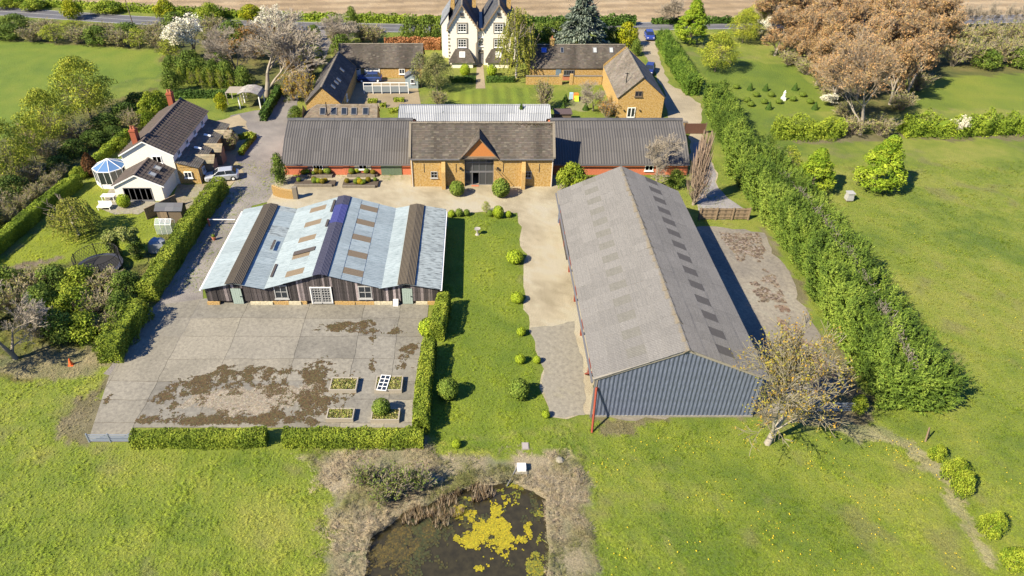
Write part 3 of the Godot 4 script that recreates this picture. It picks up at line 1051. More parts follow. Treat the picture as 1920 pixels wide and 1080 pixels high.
func landscape() -> void:
	pond = ragged(PackedVector2Array([Vector2(-7.58, -23.45), Vector2(-7.31, -27.2), Vector2(-6.36, -29.07), Vector2(-4.61, -30.51), Vector2(-2.45, -31.75), Vector2(0.28, -32.65), Vector2(2.66, -33.08), Vector2(4.3, -32.7), Vector2(4.98, -31.42), Vector2(5.04, -28.43), Vector2(4.84, -25.26), Vector2(4.63, -21.75), Vector2(-7.61, -21.75)]), 1.0, 0.35)
	straw_zone = PackedVector2Array([Vector2(-9.99, -21.42), Vector2(-10.03, -25.26), Vector2(-10.04, -28.86), Vector2(-10.25, -31.52), Vector2(-11.79, -34.02), Vector2(-13.7, -35.46), Vector2(-3.86, -36.09), Vector2(-2.97, -34.83), Vector2(0.28, -34.63), Vector2(2.75, -35.35), Vector2(4.36, -34.83), Vector2(6.95, -35.46), Vector2(8.06, -34.43), Vector2(8.09, -31.52), Vector2(8, -28.02), Vector2(7.83, -25.26), Vector2(7.43, -21.42)])
	var lawn := [Color(0.15, 0.23, 0.016), Color(0.225, 0.297, 0.024), Color(0.285, 0.338, 0.032)]
	var straw := [Color(0.2, 0.23, 0.11), Color(0.391, 0.333, 0.209), Color(0.529, 0.448, 0.308)]
	var rough := [Color(0.075, 0.101, 0.016), Color(0.15, 0.162, 0.032), Color(0.255, 0.216, 0.064)]
	var earth := [Color(0.13, 0.1, 0.06), Color(0.21, 0.165, 0.11), Color(0.3, 0.25, 0.17)]
	region(PackedVector2Array([Vector2(-214.14, -161.95), Vector2(-110.18, -168.34), Vector2(-77.86, -164.64), Vector2(-56.23, -161.07), Vector2(-31.95, -158.06), Vector2(-7.29, -155.96), Vector2(12.22, -153.51), Vector2(40.42, -151.91), Vector2(60.19, -153.51), Vector2(99.02, -153.51), Vector2(189.96, -148.79), Vector2(297.96, -251), Vector2(-312.97, -251)]), [Color(0.414, 0.299, 0.165), Color(0.517, 0.38, 0.22), Color(0.598, 0.46, 0.286)], 4.0, {"stripe": 5.0, "sx": 0.12, "sz": 1.0})
	# far rough ground between the road and the gardens
	region(PackedVector2Array([Vector2(-138.67, -156.8), Vector2(-66.56, -150.33), Vector2(-29.62, -144.3), Vector2(-27.45, -131.47), Vector2(-28.54, -107.46), Vector2(-34.82, -105.22), Vector2(-42.64, -114.63), Vector2(-51.64, -117.19), Vector2(-60.57, -134.01), Vector2(-127.33, -141.44)]), rough, 8.0)
	# the left field is smooth and bright
	region(PackedVector2Array([Vector2(-135.24, -137.98), Vector2(-94.16, -139.35), Vector2(-76.79, -135.97), Vector2(-61.11, -132.73), Vector2(-54.43, -119.84), Vector2(-60.81, -117.19), Vector2(-65.39, -107.46), Vector2(-67.56, -96.96), Vector2(-80.43, -69.51)]), [Color(0.145, 0.237, 0.017), Color(0.203, 0.294, 0.022), Color(0.261, 0.325, 0.03)], 4.0)
	region(PackedVector2Array([Vector2(-93.86, -86.28), Vector2(-68.64, -93.19), Vector2(-64.14, -103.06), Vector2(-57.77, -109.77), Vector2(-53, -113.39), Vector2(-47.17, -102), Vector2(-52.51, -98.93), Vector2(-52.49, -91.39), Vector2(-53.19, -84.67), Vector2(-54.41, -74.54), Vector2(-55.47, -67.17), Vector2(-66.23, -51.76)]), rough, 9.0)
	region(PackedVector2Array([Vector2(-52.42, -60.76), Vector2(-34.81, -60.76), Vector2(-32.15, -55.14), Vector2(-32.61, -45.04), Vector2(-42.29, -43.04)]), rough, 10.0)
	region(PackedVector2Array([Vector2(-45.13, -47.16), Vector2(-37.39, -47.16), Vector2(-34.4, -48.63), Vector2(-32.32, -44.36), Vector2(-36.52, -44.36), Vector2(-41.65, -44.36)]), straw, 10.0, {"a": 0.5})
	region(PackedVector2Array([Vector2(-39.06, -71.96), Vector2(-32.31, -79.37), Vector2(-32.69, -71.96), Vector2(-34.07, -58.81)]), rough, 9.0)
	# garden lawn of the white house
	region(PackedVector2Array([Vector2(-50.71, -60.76), Vector2(-50.39, -80.84), Vector2(-47.24, -81.58), Vector2(-44.99, -73.88), Vector2(-40.02, -71.96), Vector2(-36.32, -73.24), Vector2(-35.59, -62.8), Vector2(-43.33, -60.76)]), [Color(0.189, 0.25, 0.015), Color(0.275, 0.338, 0.022), Color(0.348, 0.375, 0.034)], 5.0)
	region(PackedVector2Array([Vector2(-49.84, -61.77), Vector2(-45.56, -63.01), Vector2(-44.4, -61.57), Vector2(-48.34, -60.56)]), earth, 12.0)
	region(straw_zone, straw, 10.0)
	region(PackedVector2Array([Vector2(-14.58, -35.72), Vector2(-3.87, -36.25), Vector2(-3.38, -34.83), Vector2(-11.75, -33.82)]), straw, 12.0, {"a": 0.7})
	region(PackedVector2Array([Vector2(-32.98, -37.07), Vector2(-33, -39.34), Vector2(-32.64, -41.45), Vector2(-32.61, -45.04), Vector2(-31.91, -45.04), Vector2(-30.47, -36.63)]), earth, 12.0, {"a": 0.8})
	# mown lawns
	region(PackedVector2Array([Vector2(-3.48, -71.34), Vector2(4.77, -71.71), Vector2(5.05, -62.8), Vector2(4.71, -51.76), Vector2(6.07, -45.04), Vector2(5.88, -39.34), Vector2(4.4, -35.46), Vector2(-2.59, -35.46), Vector2(-3.98, -38.18), Vector2(-3.89, -55.14)]), lawn, 5.0)
	region(PackedVector2Array([Vector2(-5.18, -113.39), Vector2(9.56, -113.39), Vector2(9.91, -105.89), Vector2(-6.61, -105.89)]), lawn, 4.0, {"stripe": 1.9, "sx": 1.0, "sz": 0.0})
	region(PackedVector2Array([Vector2(12.63, -112.65), Vector2(21.96, -112.65), Vector2(19.42, -101.38), Vector2(12.04, -101.38)]), lawn, 4.0)
	region(PackedVector2Array([Vector2(14.43, -108.61), Vector2(19.34, -109.77), Vector2(18.15, -104.13), Vector2(14.07, -103.49)]), straw, 12.0, {"a": 0.6})
	region(PackedVector2Array([Vector2(42.62, -128.4), Vector2(51.8, -127.8), Vector2(56.32, -124), Vector2(57.01, -115.9), Vector2(55.34, -103.06), Vector2(45.03, -102), Vector2(42.05, -93.19), Vector2(39.09, -93.56), Vector2(37.2, -109.77)]), [Color(0.131, 0.213, 0.015), Color(0.189, 0.269, 0.019), Color(0.246, 0.312, 0.026)], 4.0)
	region(PackedVector2Array([Vector2(78.43, -120.39), Vector2(150.58, -120.39), Vector2(135.5, -105.22), Vector2(66.66, -104.13), Vector2(72.12, -113.39)]), [Color(0.16, 0.237, 0.017), Color(0.217, 0.294, 0.022), Color(0.275, 0.325, 0.03)], 4.0)
	region(PackedVector2Array([Vector2(42.67, -95.04), Vector2(80.36, -95.42), Vector2(118.27, -95.8), Vector2(116.52, -93.92), Vector2(61.67, -92.46), Vector2(45.98, -91.39)]), earth, 9.0, {"a": 0.75})
	region(PackedVector2Array([Vector2(53.62, -146.89), Vector2(61.04, -131.47), Vector2(59.99, -112.16), Vector2(54.44, -98.93), Vector2(65.61, -102), Vector2(74.68, -118.51), Vector2(104.29, -121.21), Vector2(143.27, -122.59), Vector2(171.36, -152.7), Vector2(57.65, -152.7)]), rough, 9.0)
	region(PackedVector2Array([Vector2(32.98, -44.36), Vector2(31.98, -38.18), Vector2(33.72, -36.52), Vector2(34.7, -35.2), Vector2(35.22, -31.75), Vector2(35.32, -28.02), Vector2(34.48, -24.89), Vector2(33.79, -24.89), Vector2(33.72, -29.07), Vector2(33.51, -32.94), Vector2(32.37, -35.46), Vector2(28.56, -38.18)]), straw, 12.0, {"a": 0.65})
	region(PackedVector2Array([Vector2(30.3, -42.4), Vector2(33.31, -43.04), Vector2(32.25, -38.75), Vector2(26.96, -38.47), Vector2(21.89, -38.75), Vector2(9.72, -38.18), Vector2(9.38, -38.87)]), earth, 12.0, {"a": 0.8})
	region(PackedVector2Array([Vector2(31.78, -68.33), Vector2(33.63, -68.33), Vector2(32.74, -41.76), Vector2(30.94, -41.76)]), earth, 12.0, {"a": 0.8})
	region(PackedVector2Array([Vector2(-27.85, -104.13), Vector2(-12.42, -119.84), Vector2(-9.2, -100.55), Vector2(-26.99, -99.94)]), lawn, 8.0)
	region(PackedVector2Array([Vector2(-49.87, -113.39), Vector2(-39.79, -114.13), Vector2(-37.77, -105.22), Vector2(-47.86, -106.33)]), lawn, 8.0)
	for t in [PackedVector2Array([Vector2(7.28, -38.64), Vector2(7.63, -38.64), Vector2(9.58, -32.94), Vector2(10.62, -24.89), Vector2(10.13, -24.89), Vector2(9.11, -32.7)]), PackedVector2Array([Vector2(8.58, -38.64), Vector2(8.92, -38.64), Vector2(11.75, -32.94), Vector2(14.08, -24.89), Vector2(13.52, -24.89), Vector2(11.23, -32.7)]), PackedVector2Array([Vector2(6.34, -38.64), Vector2(6.68, -38.64), Vector2(8.47, -31.52), Vector2(8.54, -24.89), Vector2(8.13, -24.89), Vector2(8.09, -31.52)]), PackedVector2Array([Vector2(-2.67, -37.51), Vector2(8.01, -38.18), Vector2(8.82, -37.84), Vector2(-2.23, -37.07)])]:
		region(t, [Color(0.13, 0.21, 0.025), Color(0.3, 0.32, 0.07), Color(0.38, 0.36, 0.12)], 10.0, {"a": 0.55})
	build_ground()
	# water
	var w := MB.new()
	var r := bounds(pond).grow(0.6)
	w.quad(Vector3(r.position.x, -0.42, r.end.y), Vector3(r.end.x, -0.42, r.end.y), Vector3(r.end.x, -0.42, r.position.y), Vector3(r.position.x, -0.42, r.position.y))
	var wm := mat("water", Color(0.05, 0.042, 0.018), 0.1, "soft", 0.12, "bump", 0.05)
	setting("pond_water", w.done(), wm)
	meta(part(self, "silt_bank", blotch(PackedVector2Array([Vector2(-7.31, -27.2), Vector2(-5.69, -29.07), Vector2(-3.51, -29.94), Vector2(-2.33, -28.86), Vector2(-3.68, -26.8), Vector2(-4.51, -23.8), Vector2(-7.22, -23.8)]), -0.405, 0.09, 12.0, -0.4, 4.0, [Color(0.055, 0.045, 0.014), Color(0.085, 0.066, 0.018), Color(0.12, 0.088, 0.018)], 0.9), mats["plain"]), "brown silt and weed in the shallow left side of the pond", "pond weed", "", "stuff")
	var al := [Color(0.4, 0.33, 0.008), Color(0.46, 0.38, 0.012), Color(0.33, 0.29, 0.012)]
	meta(part(self, "algae_mat", blotch(ragged(PackedVector2Array([Vector2(-0.99, -28.02), Vector2(-0.93, -29.28), Vector2(-0.49, -30.38), Vector2(0.83, -30.07), Vector2(0.97, -31.42), Vector2(2.12, -31.33), Vector2(3.11, -30.25), Vector2(3.7, -29.37), Vector2(3.35, -27.81), Vector2(2.05, -27.2), Vector2(0.43, -26.41), Vector2(-0.54, -27.04)]), 0.4, 0.5), -0.39, 0.07, 26.0, -0.24, 8.0, al, 0.5, 0.25), mats["plain"]), "bright broken yellow algae mat in the middle of the pond", "algae", "", "stuff")
	meta(part(self, "algae_mat", blotch(PackedVector2Array([Vector2(-1.75, -28.02), Vector2(-1.65, -31.06), Vector2(0.47, -31.98), Vector2(2.62, -32.22), Vector2(4.24, -30.16), Vector2(4.01, -26.8), Vector2(2.01, -26.02), Vector2(-0.11, -25.64)]), -0.394, 0.07, 40.0, 0.06, 38.0, al, 0.3, 0.3), mats["plain"]), "loose yellow algae flecks round the main mat", "algae", "", "stuff")
	meta(part(self, "algae_mat", blotch(PackedVector2Array([Vector2(-1.67, -31.75), Vector2(0.28, -32.55), Vector2(2.66, -33.04), Vector2(4.29, -32.55), Vector2(4.9, -31.29), Vector2(4.93, -28.43), Vector2(4.74, -24.89), Vector2(3.18, -24.89), Vector2(3.29, -26.8), Vector2(4.06, -27.61), Vector2(4.05, -30.16), Vector2(1.83, -31.75), Vector2(-0.5, -31.29)]), -0.397, 0.07, 34.0, 0.0, 18.0, [Color(0.3, 0.26, 0.015), Color(0.22, 0.22, 0.02), Color(0.13, 0.15, 0.02)], 0.2, 0.3), mats["plain"]), "broken yellow green algae scraps along the pond's right shore", "algae", "", "stuff")
	meta(part(self, "pond_weed", blotch(PackedVector2Array([Vector2(-7.18, -23.45), Vector2(-7, -27.61), Vector2(-4.28, -30.25), Vector2(0.27, -32.36), Vector2(4.2, -32.46), Vector2(4.97, -28.43), Vector2(4.68, -23.45)]), -0.408, 0.09, 16.0, 0.02, 77.0, [Color(0.05, 0.05, 0.014), Color(0.075, 0.066, 0.016), Color(0.05, 0.06, 0.018)], 0.0, 0.5), mats["plain"]), "dull olive weed showing through the murky pond water", "pond weed", "", "stuff")
	# road and far verge
	var rc := PackedVector2Array([Vector2(-231.63, -177.71), Vector2(-132.97, -165.55), Vector2(-105.92, -160.64), Vector2(-90.05, -157.22), Vector2(-74.74, -153.91), Vector2(-53.2, -150.73), Vector2(-32.61, -148.79), Vector2(-14.71, -147.65), Vector2(11.83, -147.65), Vector2(37.58, -149.17), Vector2(62.65, -150.73), Vector2(91.76, -152.7), Vector2(140.3, -156.8), Vector2(244.17, -165.55)])
	setting("road", strip(rc, 3.0, 0.02, Color(0.15, 0.15, 0.165)), mats["plain"])
	for s in [-1, 1]:
		var edge := PackedVector2Array()
		for i in rc.size():
			var d := (rc[mini(i + 1, rc.size() - 1)] - rc[maxi(i - 1, 0)]).normalized().orthogonal()
			edge.append(rc[i] + d * 2.7 * s)
		setting("road_edge_line", strip(edge, 0.08, 0.028, Color(0.7, 0.7, 0.68)), mats["plain"])
	setting("road_centre_line", strip(rc, 0.06, 0.028, Color(0.7, 0.7, 0.68)), mats["plain"])
	# lane, forecourt, drive
	setting("lane", sheet(ragged(PackedVector2Array([Vector2(-32.64, -44.03), Vector2(-32.43, -48.63), Vector2(-31.61, -55.14), Vector2(-31.52, -62.8), Vector2(-31.42, -71.96), Vector2(-31.29, -78.66), Vector2(-30.73, -81.58), Vector2(-33.21, -88.78), Vector2(-33.1, -95.42), Vector2(-36.51, -96.96), Vector2(-38.05, -101.79), Vector2(-32.87, -104.13), Vector2(-31.99, -113.39), Vector2(-32.24, -125.44), Vector2(-31.07, -134.66), Vector2(-32.01, -144.3), Vector2(-31.94, -148.79), Vector2(-29.04, -148.79), Vector2(-28.55, -137.98), Vector2(-28.31, -127.8), Vector2(-29.07, -116.68), Vector2(-28.74, -109.3), Vector2(-28.2, -99.94), Vector2(-26.5, -87.93), Vector2(-25.62, -79.37), Vector2(-25.54, -74.8), Vector2(-27.46, -73.88), Vector2(-27.65, -56.93), Vector2(-26.38, -52.58), Vector2(-28.12, -44.36)]), 1.2, 0.25), 0.02, 0.6, two_tone(Color(0.24, 0.22, 0.2), Color(0.4, 0.365, 0.32), 9.0)), mats["tarmac"])
	setting("forecourt", sheet(ragged(PackedVector2Array([Vector2(-25.84, -73.88), Vector2(-25.62, -79.37), Vector2(-26.13, -86.28), Vector2(-23.27, -81.89), Vector2(-8.73, -81.89), Vector2(10.62, -81.89), Vector2(11.54, -79.37), Vector2(11.02, -71.96), Vector2(10.9, -60.76), Vector2(10.65, -50.16), Vector2(10.4, -43.7), Vector2(9.78, -39.22), Vector2(5.95, -39.16), Vector2(5.78, -41.45), Vector2(5.6, -45.04), Vector2(4.92, -50.95), Vector2(4.93, -62.8), Vector2(4.77, -71.71), Vector2(-3.62, -71.71), Vector2(-3.13, -68.09), Vector2(-25.94, -68.09), Vector2(-26.32, -71.96)]), 1.0, 0.3), 0.03, 0.5, two_tone(Color(0.7, 0.66, 0.58), Color(1.15, 1.12, 1.05), 14.0)), mats["gravel"])
	setting("barn_strip", sheet(ragged(PackedVector2Array([Vector2(5.18, -50.32), Vector2(9.42, -51.27), Vector2(9.27, -45.04), Vector2(8.79, -39.28), Vector2(5.95, -39.16), Vector2(5.74, -44.36)]), 0.5, 0.16), 0.04, 0.4, two_tone(Color(1.05, 1.0, 0.93), Color(1.6, 1.5, 1.33), 24.0)), mats["concrete"])
	setting("drive", sheet(ragged(PackedVector2Array([Vector2(33.24, -148.02), Vector2(36.23, -148.02), Vector2(34.29, -131.47), Vector2(32.9, -114.63), Vector2(34.88, -110.24), Vector2(35.79, -106.33), Vector2(33, -95.04), Vector2(31.87, -86.28), Vector2(30.62, -77.25), Vector2(31.98, -72.98), Vector2(31.97, -70.48), Vector2(26.32, -70.48), Vector2(28.5, -81.58), Vector2(31.44, -96.96), Vector2(29.29, -99.73), Vector2(30.93, -109.77), Vector2(31.75, -127.8), Vector2(31.59, -137.98)]), 1.2, 0.25), 0.02, 0.6, two_tone(Color(0.7, 0.66, 0.6), Color(1.0, 0.94, 0.86), 9.0)), mats["gravel"])
	setting("drive_tarmac", sheet(ragged(PackedVector2Array([Vector2(30.92, -91.74), Vector2(32.59, -91.74), Vector2(30.68, -78.66), Vector2(32.31, -72.98), Vector2(31.97, -70.48), Vector2(26.32, -70.48), Vector2(28.78, -81.58)]), 1.2, 0.2), 0.034, 0.6, two_tone(Color(0.3, 0.28, 0.28), Color(0.44, 0.42, 0.4), 14.0)), mats["tarmac"])
	setting("barn_apron", sheet(ragged(PackedVector2Array([Vector2(12.18, -68.91), Vector2(26.1, -68.91), Vector2(32.63, -68.09), Vector2(32.96, -62.59), Vector2(32.09, -49.78), Vector2(31.93, -43.56), Vector2(31.8, -41.89), Vector2(27.64, -40.23), Vector2(22.92, -39.28), Vector2(10.09, -39.28)]), 1.0, 0.3), 0.02, 0.5, two_tone(Color(0.72, 0.7, 0.72), Color(1.08, 1.04, 1.0), 8.0)), mats["concrete"])
	meta(part(self, "debris", blotch(PackedVector2Array([Vector2(27.62, -67.74), Vector2(32.51, -67.74), Vector2(31.76, -62.8), Vector2(30.98, -54.27), Vector2(27.81, -54.27), Vector2(27.98, -62.8)]), 0.032, 0.16, 14.0, 0.02, 60.0, [Color(0.14, 0.1, 0.07), Color(0.24, 0.19, 0.13), Color(0.3, 0.25, 0.2)], 0.3), mats["plain"]), "brown leaf litter scattered on the concrete pad beside the conifer hedge", "litter", "", "stuff")
	meta(part(self, "debris", blotch(PackedVector2Array([Vector2(28.87, -54.27), Vector2(30.71, -54.27), Vector2(31.7, -41.45), Vector2(28.64, -40.53)]), 0.032, 0.16, 14.0, 0.0, 90.0, [Color(0.2, 0.13, 0.09), Color(0.3, 0.22, 0.15)], 0.3), mats["plain"]), "reddish leaf litter on the pad's edge behind the bare tree", "litter", "", "stuff")
	yard()

func yard() -> void:
	# old concrete yard: separate slabs over dark soil, with moss in the joints
	var area := PackedVector2Array([Vector2(-30.45, -36.58), Vector2(-31.95, -44.03), Vector2(-31.23, -54.1), Vector2(-27.08, -55.14), Vector2(-4.69, -55.14), Vector2(-4.8, -44.36), Vector2(-5.17, -38.07), Vector2(-27.48, -38.07), Vector2(-27.06, -36.58)])
	var base := setting("yard", sheet(area, 0.008, 1.0, two_tone(Color(0.8, 0.8, 0.8), Color(1.2, 1.2, 1.2))), mats["soil"])
	var xl := [-36.0, -31.6, -27.5, -22.6, -16.4, -11.0, -7.4, -2.0]
	var zl := [-36.0, -38.6, -41.2, -43.4, -46.2, -49.3, -52.0, -55.2]
	for i in xl.size() - 1:
		for j in zl.size() - 1:
			var g := 0.014
			var q := PackedVector2Array([Vector2(xl[i] + g, zl[j] - g), Vector2(xl[i + 1] - g, zl[j] - g), Vector2(xl[i + 1] - g, zl[j + 1] + g), Vector2(xl[i] + g, zl[j + 1] + g)])
			for piece in Geometry2D.intersect_polygons(ragged(q, 0.4, 0.05), area):
				if Geometry2D.is_polygon_clockwise(piece): continue
				var tone := rng.randf_range(0.78, 1.12)
				var m := part(base, "slab", sheet(piece, 0.03, 0.5, func(x, z): return Color.WHITE * (tone * (0.95 + 0.25 * nz(x, z, 20.0, 15.0)))), [mats["concrete"], mats["concrete_a"], mats["concrete_b"]][rng.randi() % 3])
				m.name = "slab" if not base.has_node("slab") else m.name
	var moss := [Color(0.075, 0.045, 0.018), Color(0.115, 0.068, 0.026), Color(0.15, 0.1, 0.038), Color(0.1, 0.095, 0.032)]
	var spots := [[PackedVector2Array([Vector2(-25.47, -41.45), Vector2(-25.75, -43.56), Vector2(-22.26, -45.04), Vector2(-15.7, -45.18), Vector2(-13.11, -44.36), Vector2(-12.26, -42.08), Vector2(-14, -41.26), Vector2(-17.67, -41.64), Vector2(-22.05, -41.26)]), 22.0, -0.03, "dark brown moss band across the middle of the concrete yard"],
		[PackedVector2Array([Vector2(-26.67, -38.18), Vector2(-26.77, -39.57), Vector2(-23.84, -39.93), Vector2(-19.64, -39.04), Vector2(-16.44, -40.23), Vector2(-14.24, -40.23), Vector2(-12.13, -38.75), Vector2(-12.31, -38.07)]), 22.0, -0.1, "brown moss along the yard side of the front hedge"],
		[PackedVector2Array([Vector2(-15.58, -45.04), Vector2(-12.94, -45.04), Vector2(-12.02, -39.63), Vector2(-13.89, -38.47), Vector2(-15.1, -40.53)]), 22.0, -0.1, "brown moss patch left of the raised beds"],
		[PackedVector2Array([Vector2(-17.06, -51.76), Vector2(-12.89, -51.35), Vector2(-9.96, -52.41), Vector2(-7.84, -51.76), Vector2(-5.4, -49.78), Vector2(-7.58, -49.09), Vector2(-12.61, -49.54), Vector2(-16.4, -49.78)]), 22.0, 0.0, "greenish brown moss patch before the timber shed"],
		[PackedVector2Array([Vector2(-10.4, -51.76), Vector2(-9.48, -51.76), Vector2(-8.72, -44.36), Vector2(-9.37, -44.36)]), 30.0, -0.12, "narrow moss line in the joint beside the raised beds"],
		[PackedVector2Array([Vector2(-31.56, -41.02), Vector2(-30.74, -43.37), Vector2(-30.1, -42.91), Vector2(-30.27, -41.14), Vector2(-30.9, -40.53)]), 26.0, -0.2, "small moss patch at the yard's left edge"],
		[PackedVector2Array([Vector2(-7.4, -44.7), Vector2(-7.23, -47.89), Vector2(-5.08, -48.63), Vector2(-5.29, -44.7)]), 26.0, 0.0, "moss patch against the right hedge of the yard"],
		[PackedVector2Array([Vector2(-27.85, -40.65), Vector2(-27.89, -42.52), Vector2(-24.78, -42.08), Vector2(-26.25, -40.53)]), 26.0, -0.05, "moss spot on the left slabs of the yard"],
		[PackedVector2Array([Vector2(-20.76, -43.04), Vector2(-12.35, -47.89), Vector2(-10.97, -45.04), Vector2(-12.73, -44.36), Vector2(-17.55, -45.04), Vector2(-20.2, -44.36)]), 40.0, 0.22, "scattered moss crumbs on the pale slabs"],
		[PackedVector2Array([Vector2(-27.96, -38.18), Vector2(-27.17, -43.04), Vector2(-22.46, -45.73), Vector2(-12.85, -45.04), Vector2(-9.47, -44.36), Vector2(-10.83, -38.18)]), 34.0, 0.14, "thin rusty moss specks spread over the yard's near half"]]
	for s in spots:
		meta(part(self, "moss", blotch(s[0], 0.036, 0.06, s[1], s[2] - 0.13, 20.0 + spots.find(s) * 9.0, moss, 0.5, 0.4), mats["plain"]), s[3], "moss", "", "stuff")
	meta(part(self, "sand_wash", blotch(PackedVector2Array([Vector2(-26.36, -39.63), Vector2(-25.47, -40.83), Vector2(-24.11, -42.08), Vector2(-18.84, -42.72), Vector2(-13.49, -43.37), Vector2(-12.69, -41.45), Vector2(-15.52, -40.05), Vector2(-20.02, -38.87), Vector2(-23.68, -39.45)]), 0.033, 0.1, 10.0, -0.22, 3.0, [Color(0.34, 0.29, 0.21), Color(0.38, 0.33, 0.25), Color(0.31, 0.265, 0.2)], 0.8), mats["plain"]), "pale dried sandy puddle between the moss bands in the yard", "sand", "", "stuff")

# ---------------------------------------------------------------- barns
func timber_barn() -> void:
	var zf := -54.2
	var zb := -69.0
	var o := thing("timber_shed", "low timber clad triple roofed shed with pale blue sheet roofs", "shed", Vector3(-15, 0, zf))
	var L := func(x: float, y: float, z: float) -> Vector3: return Vector3(x + 15, y, z - zf)
	var prof := [Vector2(-26.5, 2.0), Vector2(-23.4, 2.66), Vector2(-20.5, 2.0), Vector2(-14.9, 3.68), Vector2(-9.3, 2.1), Vector2(-6.75, 2.6), Vector2(-3.6, 2.0)]
	var top := func(x: float) -> float:
		for i in prof.size() - 1:
			if x <= prof[i + 1].x: return lerpf(prof[i].y, prof[i + 1].y, (x - prof[i].x) / (prof[i + 1].x - prof[i].x))
		return 2.0
	# solid core behind the boards
	var m := MB.new()
	for i in prof.size() - 1:
		var a: Vector2 = prof[i]
		var b: Vector2 = prof[i + 1]
		m.hexa([L.call(a.x, 0, zf - 0.25), L.call(b.x, 0, zf - 0.25), L.call(b.x, 0, zb), L.call(a.x, 0, zb), L.call(a.x, a.y - 0.08, zf - 0.25), L.call(b.x, b.y - 0.08, zf - 0.25), L.call(b.x, b.y - 0.08, zb), L.call(a.x, a.y - 0.08, zb)])
	part(o, "wall", m.done(), mat("dark_timber", Color(0.06, 0.05, 0.045), 0.9, "fine", 1.0))
	var planks := []
	for k in 6:
		var f: float = [0.3, 0.5, 0.75, 1.2, 2.0, 3.2][k]
		var pm := mat("plank_%d" % k, Color(f * 0.92, f * 0.95, f * 1.0), 0.9, "wood", 1.0)
		pm.uv1_scale = Vector3(3.0, 0.25, 3.0)
		planks.append(pm)
	var holes := [[-24.15, -22.75, 0.05, 2.0], [-19.75, -18.35, 0.72, 2.45], [-16.2, -14.1, 0.1, 2.15], [-11.55, -10.15, 0.72, 2.3], [-7.35, -6.1, 0.05, 2.0]]
	var x := -26.45
	while x < -3.7:
		var w := rng.randf_range(0.17, 0.3)
		var mid := x + w / 2
		var spans := [[0.42 + rng.randf_range(0, 0.04), top.call(mid) - 0.02]]
		for h in holes:
			if mid > h[0] and mid < h[1]:
				spans = []
				if h[3] < top.call(mid) - 0.15: spans.append([h[3], top.call(mid) - 0.02])
				if h[2] > 0.55: spans.append([0.42, h[2]])
		var pm: Material = planks[clampi(int(rng.randf() * rng.randf() * 7.5), 0, 5)]
		for s in spans:
			slab(o, "plank", L.call(x + 0.008, s[0], zf - 0.2), L.call(x + w - 0.008, s[1], zf - 0.02 + rng.randf_range(0, 0.05)), pm)
		x += w
	# stone plinth blocks
	x = -26.5
	while x < -3.7:
		var w := rng.randf_range(0.5, 1.3)
		var skip := false
		for h in holes:
			if h[2] < 0.5 and x + w > h[0] and x < h[1]: skip = true
		if not skip:
			slab(o, "plinth_stone", L.call(x, 0, zf - 0.2), L.call(minf(x + w - 0.02, -3.6), rng.randf_range(0.34, 0.42), zf + rng.randf_range(0.05, 0.14)), mats["wall_stone"] if rng.randf() < 0.7 else mats["cream"])
		x += w
	# boarded sides
	for side in [[-26.5, -PI / 2], [-3.6, PI / 2]]:
		for i in 58:
			var z := zf - 0.3 - i * 0.252
			slab(o, "plank", L.call(side[0] - 0.03, 0.1, z - 0.24), L.call(side[0] + 0.03 + rng.randf() * 0.02, 1.95, z), planks[rng.randi() % 4])
	var mint := mat("mint_paint", Color(0.42, 0.52, 0.46), 0.7, "soft", 1.0)
	door(o, L.call(-23.45, 0.03, zf - 0.1), 1.0, 1.9, 0, mint)
	door(o, L.call(-6.75, 0.03, zf - 0.1), 1.0, 1.9, 0, mint)
	for s in [-1, 1]:
		var d := window(o, L.call(-15.15 + s * 0.47, 0.25, zf - 0.06), 0.9, 1.8, 0, mats["old_white"], 3, 6, "glazed_door", 0.09)
		d.name = "glazed_door"
	slab(o, "door_frame", L.call(-16.2, 2.06, zf - 0.1), L.call(-14.1, 2.15, zf + 0.08), mats["white_paint"])
	slab(o, "door_post", L.call(-16.2, 0.1, zf - 0.1), L.call(-16.1, 2.05, zf + 0.08), mats["white_paint"])
	slab(o, "door_post", L.call(-14.2, 0.1, zf - 0.1), L.call(-14.1, 2.05, zf + 0.08), mats["white_paint"])
	window(o, L.call(-19.05, 0.74, zf - 0.05), 1.3, 1.6, 0, mats["old_white"], 2, 2)
	window(o, L.call(-10.85, 0.74, zf - 0.05), 1.3, 1.5, 0, mats["old_white"], 2, 2)
	# roofs
	var pa := []
	for k in 4:
		var f: float = [0.95, 1.0, 1.06, 0.9][k]
		var pm := mat("painted_%d" % k, Color(f, f, f), 0.6, "painted", 1.0)
		pm.uv1_scale = Vector3(0.06, 0.3, 0.5)
		pm.uv1_offset = Vector3(0.13 * k, 0, 0.31 * k)
		pa.append(pm)
	var sa := []
	for k in 3:
		var pm := mat("streaked_%d" % k, Color(0.96 + 0.04 * k, 0.96 + 0.04 * k, 0.96 + 0.04 * k), 0.6, "streaked", 1.0)
		pm.uv1_scale = Vector3(0.05, 0.3, 0.4)
		pm.uv1_offset = Vector3(0.2 * k, 0, 0.4 * k)
		sa.append(pm)
	var patch := mat("brown_rooflight", Color(0.25, 0.19, 0.12), 0.7, "soft", 0.8)
	var hole := mat("missing_sheet", Color(0.09, 0.075, 0.07), 0.9, "soft", 0.8)
	var f := 0.35
	var rows := 15
	var lit := {}
	for i in [1, 4, 7, 10, 13]: lit[Vector2i(i, 1)] = true
	var slopes := [[0, 1, 1, pa, {}], [2, 1, 1, pa + sa, {}], [2, 3, 3, pa, lit], [4, 3, 3, pa, lit], [4, 5, 1, pa, {}], [6, 5, 1, sa, {}]]
